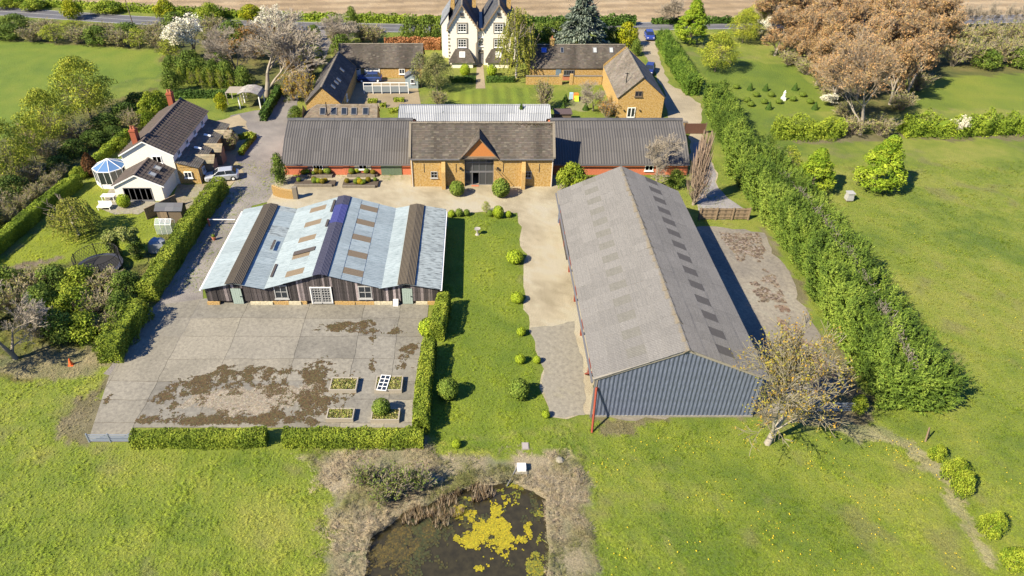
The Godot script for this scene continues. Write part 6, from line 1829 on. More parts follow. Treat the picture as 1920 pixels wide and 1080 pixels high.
	for q in [[Vector3(56.44, 0, -124.86), Vector2(5.4, 2.87)], [Vector3(57.79, 0, -119.84), Vector2(5.23, 3.17)], [Vector3(57.53, 0, -112.65), Vector2(4.98, 3.41)], [Vector3(56.82, 0, -107.46), Vector2(4.29, 2.8)], [Vector3(66.66, 0, -104.13), Vector2(5.02, 3.01)], [Vector3(73.28, 0, -112.16), Vector2(5.32, 3.57)], [Vector3(54.99, 0, -94.67), Vector2(4.67, 3.02)], [Vector3(58.71, 0, -94.3), Vector2(4.96, 3.17)], [Vector3(56.34, 0, -100.55), Vector2(4.07, 2.7)]]:
		tree("brush_bush", "bare twiggy undergrowth at the foot of the poplar grove", "bush", "brush", q[0], q[1], "undergrowth at the great poplar")
	# by the steel barn
	tree("maple_tree", "half bare tree with sparse amber leaves before the blue gable", "tree", "maple", Vector3(22.74, 0, -36.41), Vector2(8.97, 11.42), "", null, 2.2)
	tree("lombardy_poplar", "tall narrow bare poplar behind the steel barn", "tree", "lombardy", Vector3(26.45, 0, -74.01), Vector2(2.99, 9.81))
	tree("bare_tree", "small pale bare tree before the right red walled barn", "tree", "bare1", Vector3(22.87, 0, -78.66), Vector2(5.43, 7.24))
	tree("green_bush", "rounded green bush between the stone barn and the steel barn", "bush", "bright_shrub", Vector3(11.85, 0, -78.37), Vector2(3.93, 3.56))
	tree("green_bush", "dark bush behind the steel barn's far corner", "bush", "shrub", Vector3(25.11, 0, -78.37), Vector2(2.71, 2.54))
	# left field row
	tree("willow_tree", "yellow green tree nearest the white house in the left field row", "tree", "airy", Vector3(-58.71, 0, -100.55), Vector2(9.93, 9.72))
	tree("willow_tree", "middle yellow green tree of the left field row", "tree", "airy", Vector3(-59.94, 0, -91.74), Vector2(7.29, 7.94))
	tree("willow_tree", "yellow green tree at the photo's left edge", "tree", "airy", Vector3(-59.62, 0, -80.1), Vector2(7.98, 9.22))
	tree("willow_tree", "small yellow green tree behind the left edge tree", "tree", "thin", Vector3(-59.89, 0, -86.28), Vector2(5.08, 6.69))
	# far left belt
	var bt := [[Vector3(-97.71, 0, -140.04), Vector2(6.35, 3.48)], [Vector3(-92.42, 0, -140.04), Vector2(6.35, 3.08)], [Vector3(-87.27, 0, -138.66), Vector2(6.3, 3.26)], [Vector3(-82.42, 0, -137.98), Vector2(6.28, 3.65)], [Vector3(-77.61, 0, -137.31), Vector2(6.25, 3.44)], [Vector3(-73.36, 0, -136.64), Vector2(6.23, 3.63)], [Vector3(-69.04, 0, -135.97), Vector2(6.2, 3.62)], [Vector3(-64.96, 0, -135.31), Vector2(5.76, 3.61)], [Vector3(-60.98, 0, -134.01), Vector2(5.72, 3.98)], [Vector3(-95.22, 0, -147.27), Vector2(6.62, 2.97)], [Vector3(-88.41, 0, -145.77), Vector2(6.56, 2.54)], [Vector3(-82.25, 0, -144.3), Vector2(6.51, 2.52)], [Vector3(-75.65, 0, -142.86), Vector2(6.46, 2.71)], [Vector3(-69.98, 0, -142.14), Vector2(6.43, 2.7)], [Vector3(-64.36, 0, -141.44), Vector2(6.4, 3.1)], [Vector3(-55.93, 0, -127.8), Vector2(4.91, 4.05)], [Vector3(-48.56, 0, -132.1), Vector2(5.65, 4.71)], [Vector3(-47.76, 0, -139.35), Vector2(6.33, 4.08)], [Vector3(-32.63, 0, -130.23), Vector2(5.59, 5.24)], [Vector3(-30.08, 0, -124.29), Vector2(4.81, 4.54)], [Vector3(-53.05, 0, -142.86), Vector2(6.46, 4.14)], [Vector3(-61.34, 0, -145.04), Vector2(6.1, 3.98)]]
	for i in bt.size():
		var k: String = ["brush", "shrub", "brush", "thin"][i % 4]
		tree("belt_bush", ["grey twiggy bush in the belt between the far road and the left field", "dark leafy bush in the belt between the far road and the left field", "grey twiggy bush in the belt between the far road and the left field", "pale green young tree in the belt by the far road"][i % 4], "bush", k, bt[i][0], bt[i][1], "scrub belt by the far road")
	var un_ := [[Vector3(-56.94, 0, -92.82), Vector2(5.36, 2.91)], [Vector3(-54.23, 0, -95.42), Vector2(5.48, 2.79)], [Vector3(-52.68, 0, -99.33), Vector2(4.84, 3.01)], [Vector3(-57.85, 0, -86.28), Vector2(5.08, 2.96)], [Vector3(-55.27, 0, -87.6), Vector2(4.4, 2.36)], [Vector3(-53.85, 0, -91.03), Vector2(4.53, 2.25)], [Vector3(-57.13, 0, -79.81), Vector2(4.8, 3.15)], [Vector3(-55.15, 0, -82.8), Vector2(4.23, 2.15)], [Vector3(-56.94, 0, -75.61), Vector2(4.62, 3.08)], [Vector3(-56.91, 0, -71.96), Vector2(4.46, 3.15)], [Vector3(-52.69, 0, -103.92), Vector2(4.18, 2.92)], [Vector3(-51.96, 0, -92.82), Vector2(3.83, 2.11)], [Vector3(-54.3, 0, -75.61), Vector2(3.3, 1.92)], [Vector3(-56.13, 0, -68.33), Vector2(4.3, 2.82)]]
	for i in un_.size():
		tree("scrub_bush", "dark scrub bush in the shaded rough ground left of the white house" if i % 3 else "twiggy scrub bush in the shaded rough ground left of the white house", "bush", "shrub" if i % 3 else "brush", un_[i][0], un_[i][1], "scrub left of the white house", leafmat("scrub_leaf", Color(0.75, 0.8, 0.7)) if i % 3 else null)
	for q in [[Vector3(-30.91, 0, -117.19), Vector2(4.59, 4.56)], [Vector3(-33.56, 0, -122.59), Vector2(4.75, 4.68)], [Vector3(-32.61, 0, -134.66), Vector2(4.1, 3.99)], [Vector3(-36.5, 0, -131.47), Vector2(5.03, 4.31)], [Vector3(-41.14, 0, -128.4), Vector2(5.92, 4.63)], [Vector3(-39.81, 0, -141.44), Vector2(5.34, 3.51)], [Vector3(-44.24, 0, -137.98), Vector2(5.86, 4.05)], [Vector3(-28.66, 0, -119.84), Vector2(2.8, 3.26)], [Vector3(-45.68, 0, -128.4), Vector2(5.52, 4.25)]]:
		tree("lane_bush", "bare reddish twiggy bush on the lane's far left side", "bush", "brush", q[0], q[1], "bare bushes by the far lane", leafmat("russet_leaf", Color(1.6, 0.9, 0.5)))
	for q in [[Vector3(-26.87, 0, -135.31), Vector2(4.12, 4.39)], [Vector3(-22.46, 0, -139.35), Vector2(5.27, 3.87)], [Vector3(-19.77, 0, -137.98), Vector2(5.23, 3.65)], [Vector3(-24.5, 0, -125.44), Vector2(2.9, 3.06)]]:
		tree("lane_bush", "bare brown bush behind the garage range", "bush", "brush", q[0], q[1], "bare bushes behind the garages")
	for q in [[Vector3(-35.03, 0, -132.1), Vector2(3.63, 3.16)], [Vector3(-31.95, 0, -139.35), Vector2(3.58, 3.07)], [Vector3(-28.58, 0, -126.61), Vector2(2.54, 3.08)]]:
		tree("lane_bush", "dark evergreen bush squeezed beside the far lane", "bush", "shrub", q[0], q[1], "evergreens by the far lane")
	tree("blossom_tree", "large white blossoming tree at the head of the left field", "tree", "blossom", Vector3(-52.59, 0, -129.61), Vector2(9.54, 8.39))
	tree("blossom_tree", "smaller white blossom tree by the road behind the big bare tree", "tree", "blossom", Vector3(-41.95, 0, -141.44), Vector2(7.04, 5.72))
	tree("blossom_tree", "pale blossom bush right of the big bare tree", "tree", "blossom", Vector3(-36.74, 0, -140.04), Vector2(4.87, 4.69))
	tree("bare_tree", "big spreading bare tree above the garden pavilion", "tree", "bare0", Vector3(-34.24, 0, -109.77), Vector2(14.64, 12.28))
	tree("bare_tree", "bare tree left behind the big spreading one", "tree", "bare1", Vector3(-41.73, 0, -119.84), Vector2(8.96, 8.52))
	tree("bare_tree", "grey bare tree at the lane's far bend", "tree", "bare1", Vector3(-25.01, 0, -135.31), Vector2(9.47, 6.52))
	tree("bare_tree", "reddish bare tree on the lane's far side", "tree", "bare0", Vector3(-27.67, 0, -132.73), Vector2(5.68, 5.88))
	tree("dark_conifer", "dark conifer top behind the garage range's left end", "tree", "shrub", Vector3(-24.44, 0, -141.44), Vector2(3.2, 6.12))
	tree("evergreen_bush", "dark evergreen at the garage range's left corner", "bush", "shrub", Vector3(-24.86, 0, -129), Vector2(4.56, 4.45))
	for q in [[Vector3(-86.6, 0, -154.32), Vector2(5.05, 4.14), "bright yellow green bush beside the far road, leftmost"], [Vector3(-66.64, 0, -154.32), Vector2(4.59, 4.36), "bright yellow green bush beside the far road, left of the blossom tree"], [Vector3(-48.29, 0, -154.32), Vector2(5.28, 3.28), "yellow green bush beside the far road above the big bare tree"]]:
		tree("yellow_bush", q[2], "bush", "bright_shrub", q[0], q[1], "bright bushes by the road", leafmat("yellow_leaf", Color(1.6, 1.3, 0.5)))
	for q in [[Vector3(-56.87, 0, -153.51), Vector2(5.71, 3.7)], [Vector3(-81.64, 0, -159.34), Vector2(7.07, 2.69)], [Vector3(-105.23, 0, -163.73), Vector2(7.23, 2.74)], [Vector3(-98.77, 0, -161.95), Vector2(5.97, 2.49)]]:
		tree("road_bush", "green bush on the far verge of the road", "bush", "bright_shrub", q[0], q[1], "bushes on the far verge")
	for q in [[Vector3(-52.01, 0, -118.24), Vector2(4.25, 4.05)], [Vector3(-49.28, 0, -116.16), Vector2(4.19, 4.18)], [Vector3(-46.75, 0, -115.65), Vector2(4.18, 4.53)], [Vector3(-44.08, 0, -114.63), Vector2(4.15, 4.5)], [Vector3(-41.45, 0, -113.64), Vector2(4.12, 4.65)], [Vector3(-50.49, 0, -122.03), Vector2(4.74, 3.75)], [Vector3(-44, 0, -119.31), Vector2(4.65, 4.25)], [Vector3(-50.16, 0, -111.68), Vector2(3.53, 3.74)], [Vector3(-38.06, 0, -111.68), Vector2(3.89, 4.44)]]:
		tree("garden_shrub", "dark leafy shrub in the wild corner above the white house garden", "bush", "shrub", q[0], q[1], "shrubs above the garden")
	for q in [[Vector3(-48.72, 0, -112.65), Vector2(1.42, 3.93)], [Vector3(-47.21, 0, -112.65), Vector2(1.42, 3.76)], [Vector3(-45.61, 0, -112.65), Vector2(1.42, 3.93)], [Vector3(-44.01, 0, -112.65), Vector2(1.42, 3.76)], [Vector3(-42.27, 0, -112.16), Vector2(1.59, 3.75)], [Vector3(-40.67, 0, -112.16), Vector2(1.59, 3.4)]]:
		tree("young_tree", "slender young tree in the row above the garden hedge", "tree", "thin", q[0], q[1], "young garden trees")
	tree("forsythia", "golden flowering bush on the lane's left side, nearer one", "bush", "brush", Vector3(-26.9, 0, -106.11), Vector2(3.73, 6.64), "", leafmat("gold_leaf", Color(2.1, 1.45, 0.5)))
	tree("forsythia", "golden flowering bush on the lane's left side, farther one", "bush", "brush", Vector3(-29.49, 0, -107.92), Vector2(3.96, 5.03), "", leafmat("gold_leaf", Color(2.1, 1.45, 0.5)))
	tree("green_bush", "dark green bush at the corner of the studio by the lane", "bush", "shrub", Vector3(-27.35, 0, -99.73), Vector2(2.75, 2.36))
	# court and manor garden
	tree("cedar_tree", "large blue grey cedar behind the cottage range", "tree", "cedar", Vector3(19.84, 0, -133.37), Vector2(12.62, 10.39))
	tree("weeping_birch", "tall weeping birch hanging before the manor's right gable", "tree", "birch", Vector3(6.93, 0, -118.24), Vector2(7.76, 12.17))
	tree("olive_tree", "grey green rounded tree before the manor's left corner", "tree", "airy", Vector3(-6.47, 0, -112.16), Vector2(5.49, 6.34), "", leafmat("olive_leaf", Color(0.9, 0.82, 2.4)))
	tree("olive_tree", "paler grey tree left of the rounded olive green tree", "tree", "thin", Vector3(-9.22, 0, -113.64), Vector2(4.48, 6.04), "", leafmat("olive_leaf", Color(0.9, 0.82, 2.4)))
	for q in [[Vector3(-12.76, 0, -139.35), Vector2(4.85, 4.67)], [Vector3(-9.56, 0, -138.66), Vector2(4.83, 5.25)], [Vector3(-6.59, 0, -137.98), Vector2(4.18, 5.04)], [Vector3(12.35, 0, -136.64), Vector2(4.77, 4.42)], [Vector3(14.96, 0, -137.98), Vector2(4.81, 4.45)]]:
		tree("evergreen_bush", "dark evergreen bush along the road behind the manor", "bush", "shrub", q[0], q[1], "evergreens behind the manor")
	tree("gold_bush", "yellow flowering bush right of the blue cedar", "bush", "bright_shrub", Vector3(28.93, 0, -135.31), Vector2(4.53, 4.98), "", leafmat("yellow_leaf", Color(1.6, 1.3, 0.5)))
	for q in [[Vector3(26.67, 0, -136.64), Vector2(3.53, 3.63)], [Vector3(25, 0, -137.98), Vector2(3.56, 3.65)], [Vector3(29.84, 0, -130.23), Vector2(2.59, 3.14)]]:
		tree("evergreen_bush", "dark shrub at the cottage range's far right corner", "bush", "shrub", q[0], q[1], "shrubs by the cottage range")
	tree("bare_tree", "ivy green bare tree at the lawn's right corner", "tree", "brush", Vector3(10.47, 0, -104.35), Vector2(3.35, 5.43))
	tree("bare_tree", "small brown bare tree in the play garden", "tree", "bare1", Vector3(18.23, 0, -103.49), Vector2(4.66, 4.91))
	tree("flower_bush", "russet shrub at the tall cottage's garden corner", "bush", "brush", Vector3(20.01, 0, -100.96), Vector2(3.76, 3.04), "", leafmat("russet_leaf", Color(1.6, 0.9, 0.5)))
	tree("bare_bush", "leafless bush at the lawn's left corner", "bush", "brush", Vector3(-6.01, 0, -105.67), Vector2(3.38, 2.86))
	tree("dark_pillar", "dark columnar yew before the white roofed shed", "tree", "pillar", Vector3(6.57, 0, -96.96), Vector2(1.43, 3.94))
	tree("dark_pillar", "small dark conifer behind the stone barn's ridge", "tree", "pillar", Vector3(-4.8, 0, -96.19), Vector2(1.26, 2.96))
	# left thicket below the garden
	var th := [[Vector3(-47.26, 0, -56.48), Vector2(4.33, 2.96)], [Vector3(-44.64, 0, -56.21), Vector2(4.32, 3.02)], [Vector3(-42.39, 0, -56.48), Vector2(4.33, 2.96)], [Vector3(-39.96, 0, -56.48), Vector2(4.33, 2.83)], [Vector3(-37.4, 0, -56.21), Vector2(4.32, 2.76)], [Vector3(-35.1, 0, -55.85), Vector2(3.76, 2.63)], [Vector3(-44.34, 0, -52.99), Vector2(4.16, 3.53)], [Vector3(-41.43, 0, -52.58), Vector2(4.14, 3.46)], [Vector3(-38.69, 0, -52.58), Vector2(4.14, 3.21)], [Vector3(-36.19, 0, -52.41), Vector2(3.92, 3.02)], [Vector3(-34.12, 0, -52.41), Vector2(3.41, 2.84)], [Vector3(-40.77, 0, -49.24), Vector2(3.97, 3.28)], [Vector3(-38.18, 0, -49.01), Vector2(3.96, 3.16)], [Vector3(-35.9, 0, -49.01), Vector2(3.76, 2.97)], [Vector3(-34.34, 0, -49.78), Vector2(3, 2.55)], [Vector3(-48.14, 0, -55.14), Vector2(4.26, 3.26)], [Vector3(-46.31, 0, -50.95), Vector2(4.06, 3.19)]]
	for i in th.size():
		tree("thicket_bush", ["dark bramble bush in the thicket below the white house garden", "twiggy half bare bush in the thicket below the white house garden", "yellow green bush in the thicket below the white house garden"][[0, 1, 0, 2, 1][i % 5]], "bush", ["shrub", "brush", "bright_shrub"][[0, 1, 0, 2, 1][i % 5]], th[i][0], th[i][1], "bramble thicket")
	for q in [[Vector3(-5.94, 0, -31.75), Vector2(3.11, 2.69)], [Vector3(-8, 0, -32.7), Vector2(2.37, 1.99)], [Vector3(-4.03, 0, -32.22), Vector2(2.35, 2.11)], [Vector3(-6.81, 0, -30.83), Vector2(1.91, 1.81)]]:
		tree("bank_shrub", "dark bramble on the pond's upper left bank", "bush", "brush", q[0], q[1], "pond bank brambles", leafmat("bramble_leaf", Color(0.8, 1.0, 0.5)))
	tree("bare_tree", "pale bare tree at the left edge before the thicket", "tree", "bare1", Vector3(-41.28, 0, -46.3), Vector2(9.09, 8.12))
	for q in [[Vector3(-53.82, 0, -78.37), Vector2(2.98, 2.25)], [Vector3(-54.03, 0, -75.34), Vector2(2.9, 2.35)], [Vector3(-54.37, 0, -72.72), Vector2(2.82, 2.32)], [Vector3(-53.86, 0, -81.28), Vector2(2.78, 1.98)], [Vector3(-54.57, 0, -69.99), Vector2(2.75, 2.42)]]:
		tree("dry_bush", "dry brown brush along the ditch left of the garden hedge", "bush", "brush", q[0], q[1], "dry brush in the ditch")
	# white house garden
	tree("weeping_tree", "small weeping pale green tree on the white house lawn", "tree", "birch", Vector3(-45.27, 0, -67.17), Vector2(6.08, 4.69))
	tree("copper_bush", "dark copper coloured bush by the conservatory", "bush", "pillar", Vector3(-50.24, 0, -81.89), Vector2(2.1, 3.34), "", leafmat("copper_leaf", Color(1.9, 0.45, 0.8)))
	tree("lollipop_tree", "little round headed tree on the white house terrace", "tree", "yellow_ball", Vector3(-42.56, 0, -73.49), Vector2(1.68, 1.75))
	for q in [[Vector3(-49.41, 0, -100.96), Vector2(3.59, 4.19)], [Vector3(-49.19, 0, -103.49), Vector2(3, 3.42)], [Vector3(-48.87, 0, -96.96), Vector2(2.85, 3.3)], [Vector3(-49.88, 0, -89.64), Vector2(2.54, 1.92)], [Vector3(-51.5, 0, -80.99), Vector2(2.36, 1.68)]]:
		tree("garden_shrub", "leafy shrub along the white house's left side", "bush", "bright_shrub", q[0], q[1], "shrubs beside the white house")
	tree("bare_bush", "tan bare bush at the white house's far left", "bush", "brush", Vector3(-50.46, 0, -96.19), Vector2(3.46, 3.61))
	tree("yellow_bush", "bright yellow bush in the garden behind the white house", "bush", "bright_shrub", Vector3(-39.54, 0, -103.49), Vector2(2.33, 3.08), "", leafmat("yellow_leaf", Color(1.6, 1.3, 0.5)))
	tree("garden_shrub", "grey leafless shrub at the house porches", "bush", "brush", Vector3(-33.97, 0, -89.64), Vector2(2.54, 3.17))
	tree("bay_tree", "tall green shrub at the left barn's corner on the lane", "bush", "shrub", Vector3(-24.97, 0, -79.52), Vector2(2.33, 4.31))
	# ivy arch on the lawn
	var ar := thing("ivy_arch", "ivy covered garden arch on the white house lawn", "arch", Vector3(-38.03, 0, -62.8))
	var cl := []
	for s in [-1, 1]:
		for i in 16: cl.append([Vector3(s * 1.3 + rng.randfn(0, 0.15), 0.2 + i * 0.17, rng.randfn(0, 0.35)), 0.5])
	for i in 30: cl.append([Vector3(rng.randf_range(-1.4, 1.4), 2.75 + rng.randf_range(-0.25, 0.25), rng.randfn(0, 0.35)), 0.5])
	part(ar, "foliage", leaves(cl, 620, 0.1, [Color(0.07, 0.11, 0.02), Color(0.14, 0.17, 0.05), Color(0.22, 0.24, 0.09)], 1.2, -0.8), leafmat("leaf", Color.WHITE))
	var fr := MB.new()
	for s in [-1, 1]: fr.tube(Vector3(s * 1.05, 0, 0), Vector3(s * 1.05, 2.1, 0), 0.05, 0.05, 5)
	fr.tube(Vector3(-1.05, 2.1, 0), Vector3(1.05, 2.1, 0), 0.05, 0.05, 5)
	part(ar, "frame", fr.done(), mats["timber"])
	# shrubs down the right field's edge
	for q in [[Vector3(35, 0, -34.83), Vector2(1.39, 1.7), "small green shrub nearest the conifer hedge's foot"], [Vector3(35.07, 0, -33.04), Vector2(1.82, 2.4), "green shrub in the field boundary, second below the conifer hedge"], [Vector3(34.96, 0, -31.7), Vector2(1.78, 2.52), "green shrub in the field boundary, third below the conifer hedge"], [Vector3(34.95, 0, -28.27), Vector2(1.61, 2.63), "green shrub alone on the bare boundary strip"], [Vector3(35.15, 0, -25.79), Vector2(1.76, 2.18), "green shrub at the photo's lower right corner"], [Vector3(31.15, 0, -39.69), Vector2(1.31, 2.08), "small dark green shrub at the metal hurdle's end"]]:
		tree("boundary_shrub", q[2], "bush", "bright_shrub", q[0], q[1], "boundary shrubs")

func ball(label: String, at: Vector3, r: float, kind := "ball", squash := 1.0, n := "clipped_bush") -> void:
	tree(n, label, "bush", kind, at, Vector2(r * 2, r * 2 * squash))

func gardens() -> void:
	ball("largest clipped ball on the lawn's left, beside the yard hedge", Vector3(-2.38, 0, -41.51), 0.98)
	ball("largest clipped ball on the lawn's right, beside the barn strip", Vector3(3.55, 0, -41.51), 0.95)
	ball("yellow green clipped dome beside the gravel, uppermost on the lawn's right edge", Vector3(4.12, 0, -61.57), 0.95, "yellow_ball", 0.8)
	ball("yellow green clipped dome on the lawn's right edge, second from the top", Vector3(4.03, 0, -54.61), 0.7, "yellow_ball", 0.8)
	ball("small clipped ball on the lawn's right edge, third from the top", Vector3(4.19, 0, -49.54), 0.45, "yellow_ball")
	ball("small clipped ball left of its smaller twin near the barn", Vector3(3.89, 0, -45.73), 0.48, "yellow_ball")
	ball("smallest clipped ball near the steel barn's strip", Vector3(5.37, 0, -45.73), 0.38, "yellow_ball")
	ball("small clipped ball alone near the pond", Vector3(-1.54, 0, -36.09), 0.38, "yellow_ball")
	ball("tiny clipped bush at the foot of the barn strip", Vector3(5.65, 0, -39.22), 0.36, "yellow_ball")
	ball("clipped ball half hidden in the yard's right hedge line", Vector3(-4.49, 0, -49.54), 0.95, "yellow_ball")
	ball("clipped ball at the corner of the raised beds", Vector3(-7.73, 0, -39.57), 0.8)
	ball("clipped ball left of the stone barn's porch", Vector3(-2.39, 0, -76.42), 1.0)
	ball("larger clipped ball right of the stone barn's porch", Vector3(3.05, 0, -76.15), 1.2)
	ball("yellow green ball at the lawn's top left corner", Vector3(-2.91, 0, -71.21), 0.45, "yellow_ball")
	ball("brownish clipped bush second from the lawn's top left", Vector3(-2.03, 0, -71.34), 0.5)
	ball("small green ball third from the lawn's top left", Vector3(-1.14, 0, -71.46), 0.42)
	ball("small ball left of the egg shaped bush at the lawn's top", Vector3(1.65, 0, -71.34), 0.42)
	ball("egg shaped clipped bush at the lawn's top right", Vector3(2.59, 0, -70.97), 0.7, "yellow_ball", 1.15)
	ball("small ball right of the egg shaped bush", Vector3(3.79, 0, -71.09), 0.42, "yellow_ball")
	ball("yellow green clipped ball left of the manor's garden path", Vector3(-1.95, 0, -119.04), 0.95, "yellow_ball", 1.15)
	ball("yellow green clipped ball right of the manor's garden path", Vector3(2.69, 0, -119.04), 0.95, "yellow_ball", 1.1)
	tree("standard_tree", "little grey lollipop tree at the lawn's top edge", "tree", "thin", Vector3(1.15, 0, -72.09), Vector2(1.3, 1.6))
	# topiary lawn
	var cones := [Vector3(39.92, 0, -112.65), Vector3(45.53, 0, -112.41), Vector3(48.03, 0, -112.16), Vector3(52.99, 0, -112.41), Vector3(45.83, 0, -104.13), Vector3(53.03, 0, -104.13), Vector3(14.31, 0, -107.46), Vector3(13.61, 0, -103.92), Vector3(17.12, 0, -103.92)]
	for i in cones.size():
		tree("topiary_cone", "small dark clipped cone on the topiary lawn" if i < 6 else "small dark clipped cone in the play garden", "topiary", "cone", cones[i], Vector2(1.2, 1.3), "topiary lawn cones" if i < 6 else "play garden cones")
	for q in [Vector3(40.08, 0, -109.77), Vector3(45.58, 0, -109.54), Vector3(48.02, 0, -109.54), Vector3(53.15, 0, -109.54), Vector3(43.38, 0, -107.23), Vector3(45.89, 0, -106.56), Vector3(48.27, 0, -106.56), Vector3(50.9, 0, -107.69), Vector3(53.21, 0, -106.56), Vector3(43.45, 0, -113.14), Vector3(43.41, 0, -105.45)]:
		tree("topiary_ball", "small dark clipped ball on the topiary lawn", "topiary", "ball", q, Vector2(1.2, 0.8), "topiary lawn balls")
	# barn front beds: stone edged terraces with little shrubs
	var beds := [[Vector2(-23.11, -79.81), Vector2(-17.99, -78.66), "raised bed with low shrubs before the left barn, lane end"], [Vector2(-16.98, -80.1), Vector2(-12.52, -78.37), "raised bed with low shrubs before the left barn, stone barn end"], [Vector2(-22.91, -82.19), Vector2(-18.67, -81.13), "upper raised bed under the left barn's shuttered window"], [Vector2(-16.79, -82.49), Vector2(-12.86, -81.28), "upper raised bed under the left barn's red wall"]]
	for b in beds:
		var lo := Vector2(minf(b[0].x, b[1].x), minf(b[0].y, b[1].y))
		var hi := Vector2(maxf(b[0].x, b[1].x), maxf(b[0].y, b[1].y))
		var o := thing("raised_bed", b[2], "flower bed", Vector3((lo.x + hi.x) / 2, 0, hi.y))
		var w := (hi.x - lo.x) / 2
		var d := hi.y - lo.y
		slab(o, "soil", Vector3(-w, 0.02, -d), Vector3(w, 0.32, 0), mats["soil"])
		for i in int(w * 2 / 0.6):
			slab(o, "edging_stone", Vector3(-w + i * 0.6, 0, 0), Vector3(-w + i * 0.6 + 0.58, 0.38, 0.16), mats["ridge_stone"])
		for i in 9:
			var k: String = ["ball", "yellow_ball", "ball"][i % 3]
			var s := rng.randf_range(0.45, 0.85)
			var p := part(o, "shrub", meshes[k][2], meshes[k][3] if i % 4 else leafmat("russet_leaf", Color(1.6, 0.9, 0.5)), Vector3(rng.randf_range(-w + 0.3, w - 0.3), 0.28, rng.randf_range(-d + 0.2, -0.2)), 0, Vector3(s, s * 0.9, s))
			p.name = "shrub" if i == 0 else p.name
	# vegetable beds in the yard
	for b in [[Vector3(-11.28, 0, -41.89), 2.3, 1.55, "square raised bed of weeds in the yard, upper left"], [Vector3(-7.44, 0, -41.89), 2.3, 1.75, "raised bed with a white cold frame lid, upper right"], [Vector3(-11.03, 0, -38.64), 2.2, 1.2, "square raised bed of weeds against the front hedge"], [Vector3(-7.36, 0, -38.52), 2.3, 1.3, "raised bed with a clipped ball, lower right of the four"]]:
		var o := thing("vegetable_bed", b[3], "raised bed", b[0])
		var w: float = b[1] / 2
		var d: float = b[2]
		var m := mat("bleached_timber", Color(0.48, 0.43, 0.35), 0.9, "fine", 2.0)
		slab(o, "board", Vector3(-w, 0, -0.1), Vector3(w, 0.42, 0), m)
		slab(o, "board", Vector3(-w, 0, -d), Vector3(w, 0.42, -d + 0.1), m)
		slab(o, "board", Vector3(-w, 0, -d + 0.1), Vector3(-w + 0.1, 0.42, -0.1), m)
		slab(o, "board", Vector3(w - 0.1, 0, -d + 0.1), Vector3(w, 0.42, -0.1), m)
		slab(o, "soil", Vector3(-w + 0.1, 0, -d + 0.1), Vector3(w - 0.1, 0.32, -0.1), mats["soil"])
		var g := MB.new()
		for i in 700:
			leaf(g, Vector3(rng.randf_range(-w + 0.12, w - 0.12), 0.33 + rng.randf() * 0.12, rng.randf_range(-d + 0.12, -0.12)), (Vector3.UP + rand_dir()).normalized(), rng.randf_range(0.03, 0.08), 1.6, vary([Color(0.14, 0.18, 0.04), Color(0.22, 0.22, 0.07), Color(0.26, 0.24, 0.12)][rng.randi() % 3], 0.2))
		part(o, "weeds", g.done(), leafmat("leaf", Color.WHITE)).set_meta("kind", "stuff")
	var cf := thing("cold_frame_lid", "white glazed cold frame lid lying across the raised bed", "cold frame", Vector3(-7.98, 0, -41.89) + Vector3(0, 0.44, 0), -0.12)
	var fb := MB.new()
	for i in 3: fb.box(Vector3(-0.42 + i * 0.39, 0, -1.75), Vector3(-0.36 + i * 0.39, 0.06, 0.1))
	for i in 5: fb.box(Vector3(-0.36, 0, 0.04 - i * 0.45), Vector3(0.36, 0.058, 0.1 - i * 0.45))
	part(cf, "frame", fb.done(), mats["white_paint"])
	part(cf, "pane", box_mesh(Vector3(-0.38, 0.02, -1.7), Vector3(0.38, 0.03, 0.06)), glass_mat())

# ---------------------------------------------------------------- grasses
func tuft(blades: int, h: float, spread: float, w: float) -> ArrayMesh:
	var b := MB.new()
	for i in blades:
		var a := rng.randf() * TAU
		var p := Vector3(cos(a), 0, sin(a)) * rng.randf() * spread * 0.5
		var t := p + Vector3(cos(a) * spread * rng.randf(), h * rng.randf_range(0.6, 1.1), sin(a) * spread * rng.randf())
		var s := Vector3(-sin(a), 0, cos(a)) * w
		var k := b.v.size()
		var n := (Vector3(cos(a) * 0.3, 1.2, sin(a) * 0.3) + rand_dir() * 0.3).normalized()
		for q in [p - s, p + s, t]:
			b.v.append(q); b.n.append(n); b.c.append(Color.WHITE)
		var up := (p + s - p + s).cross(t - p + s).y > 0
		b.ix.append_array(PackedInt32Array([k, k + 2, k + 1] if up else [k, k + 1, k + 2]))
	return b.done()

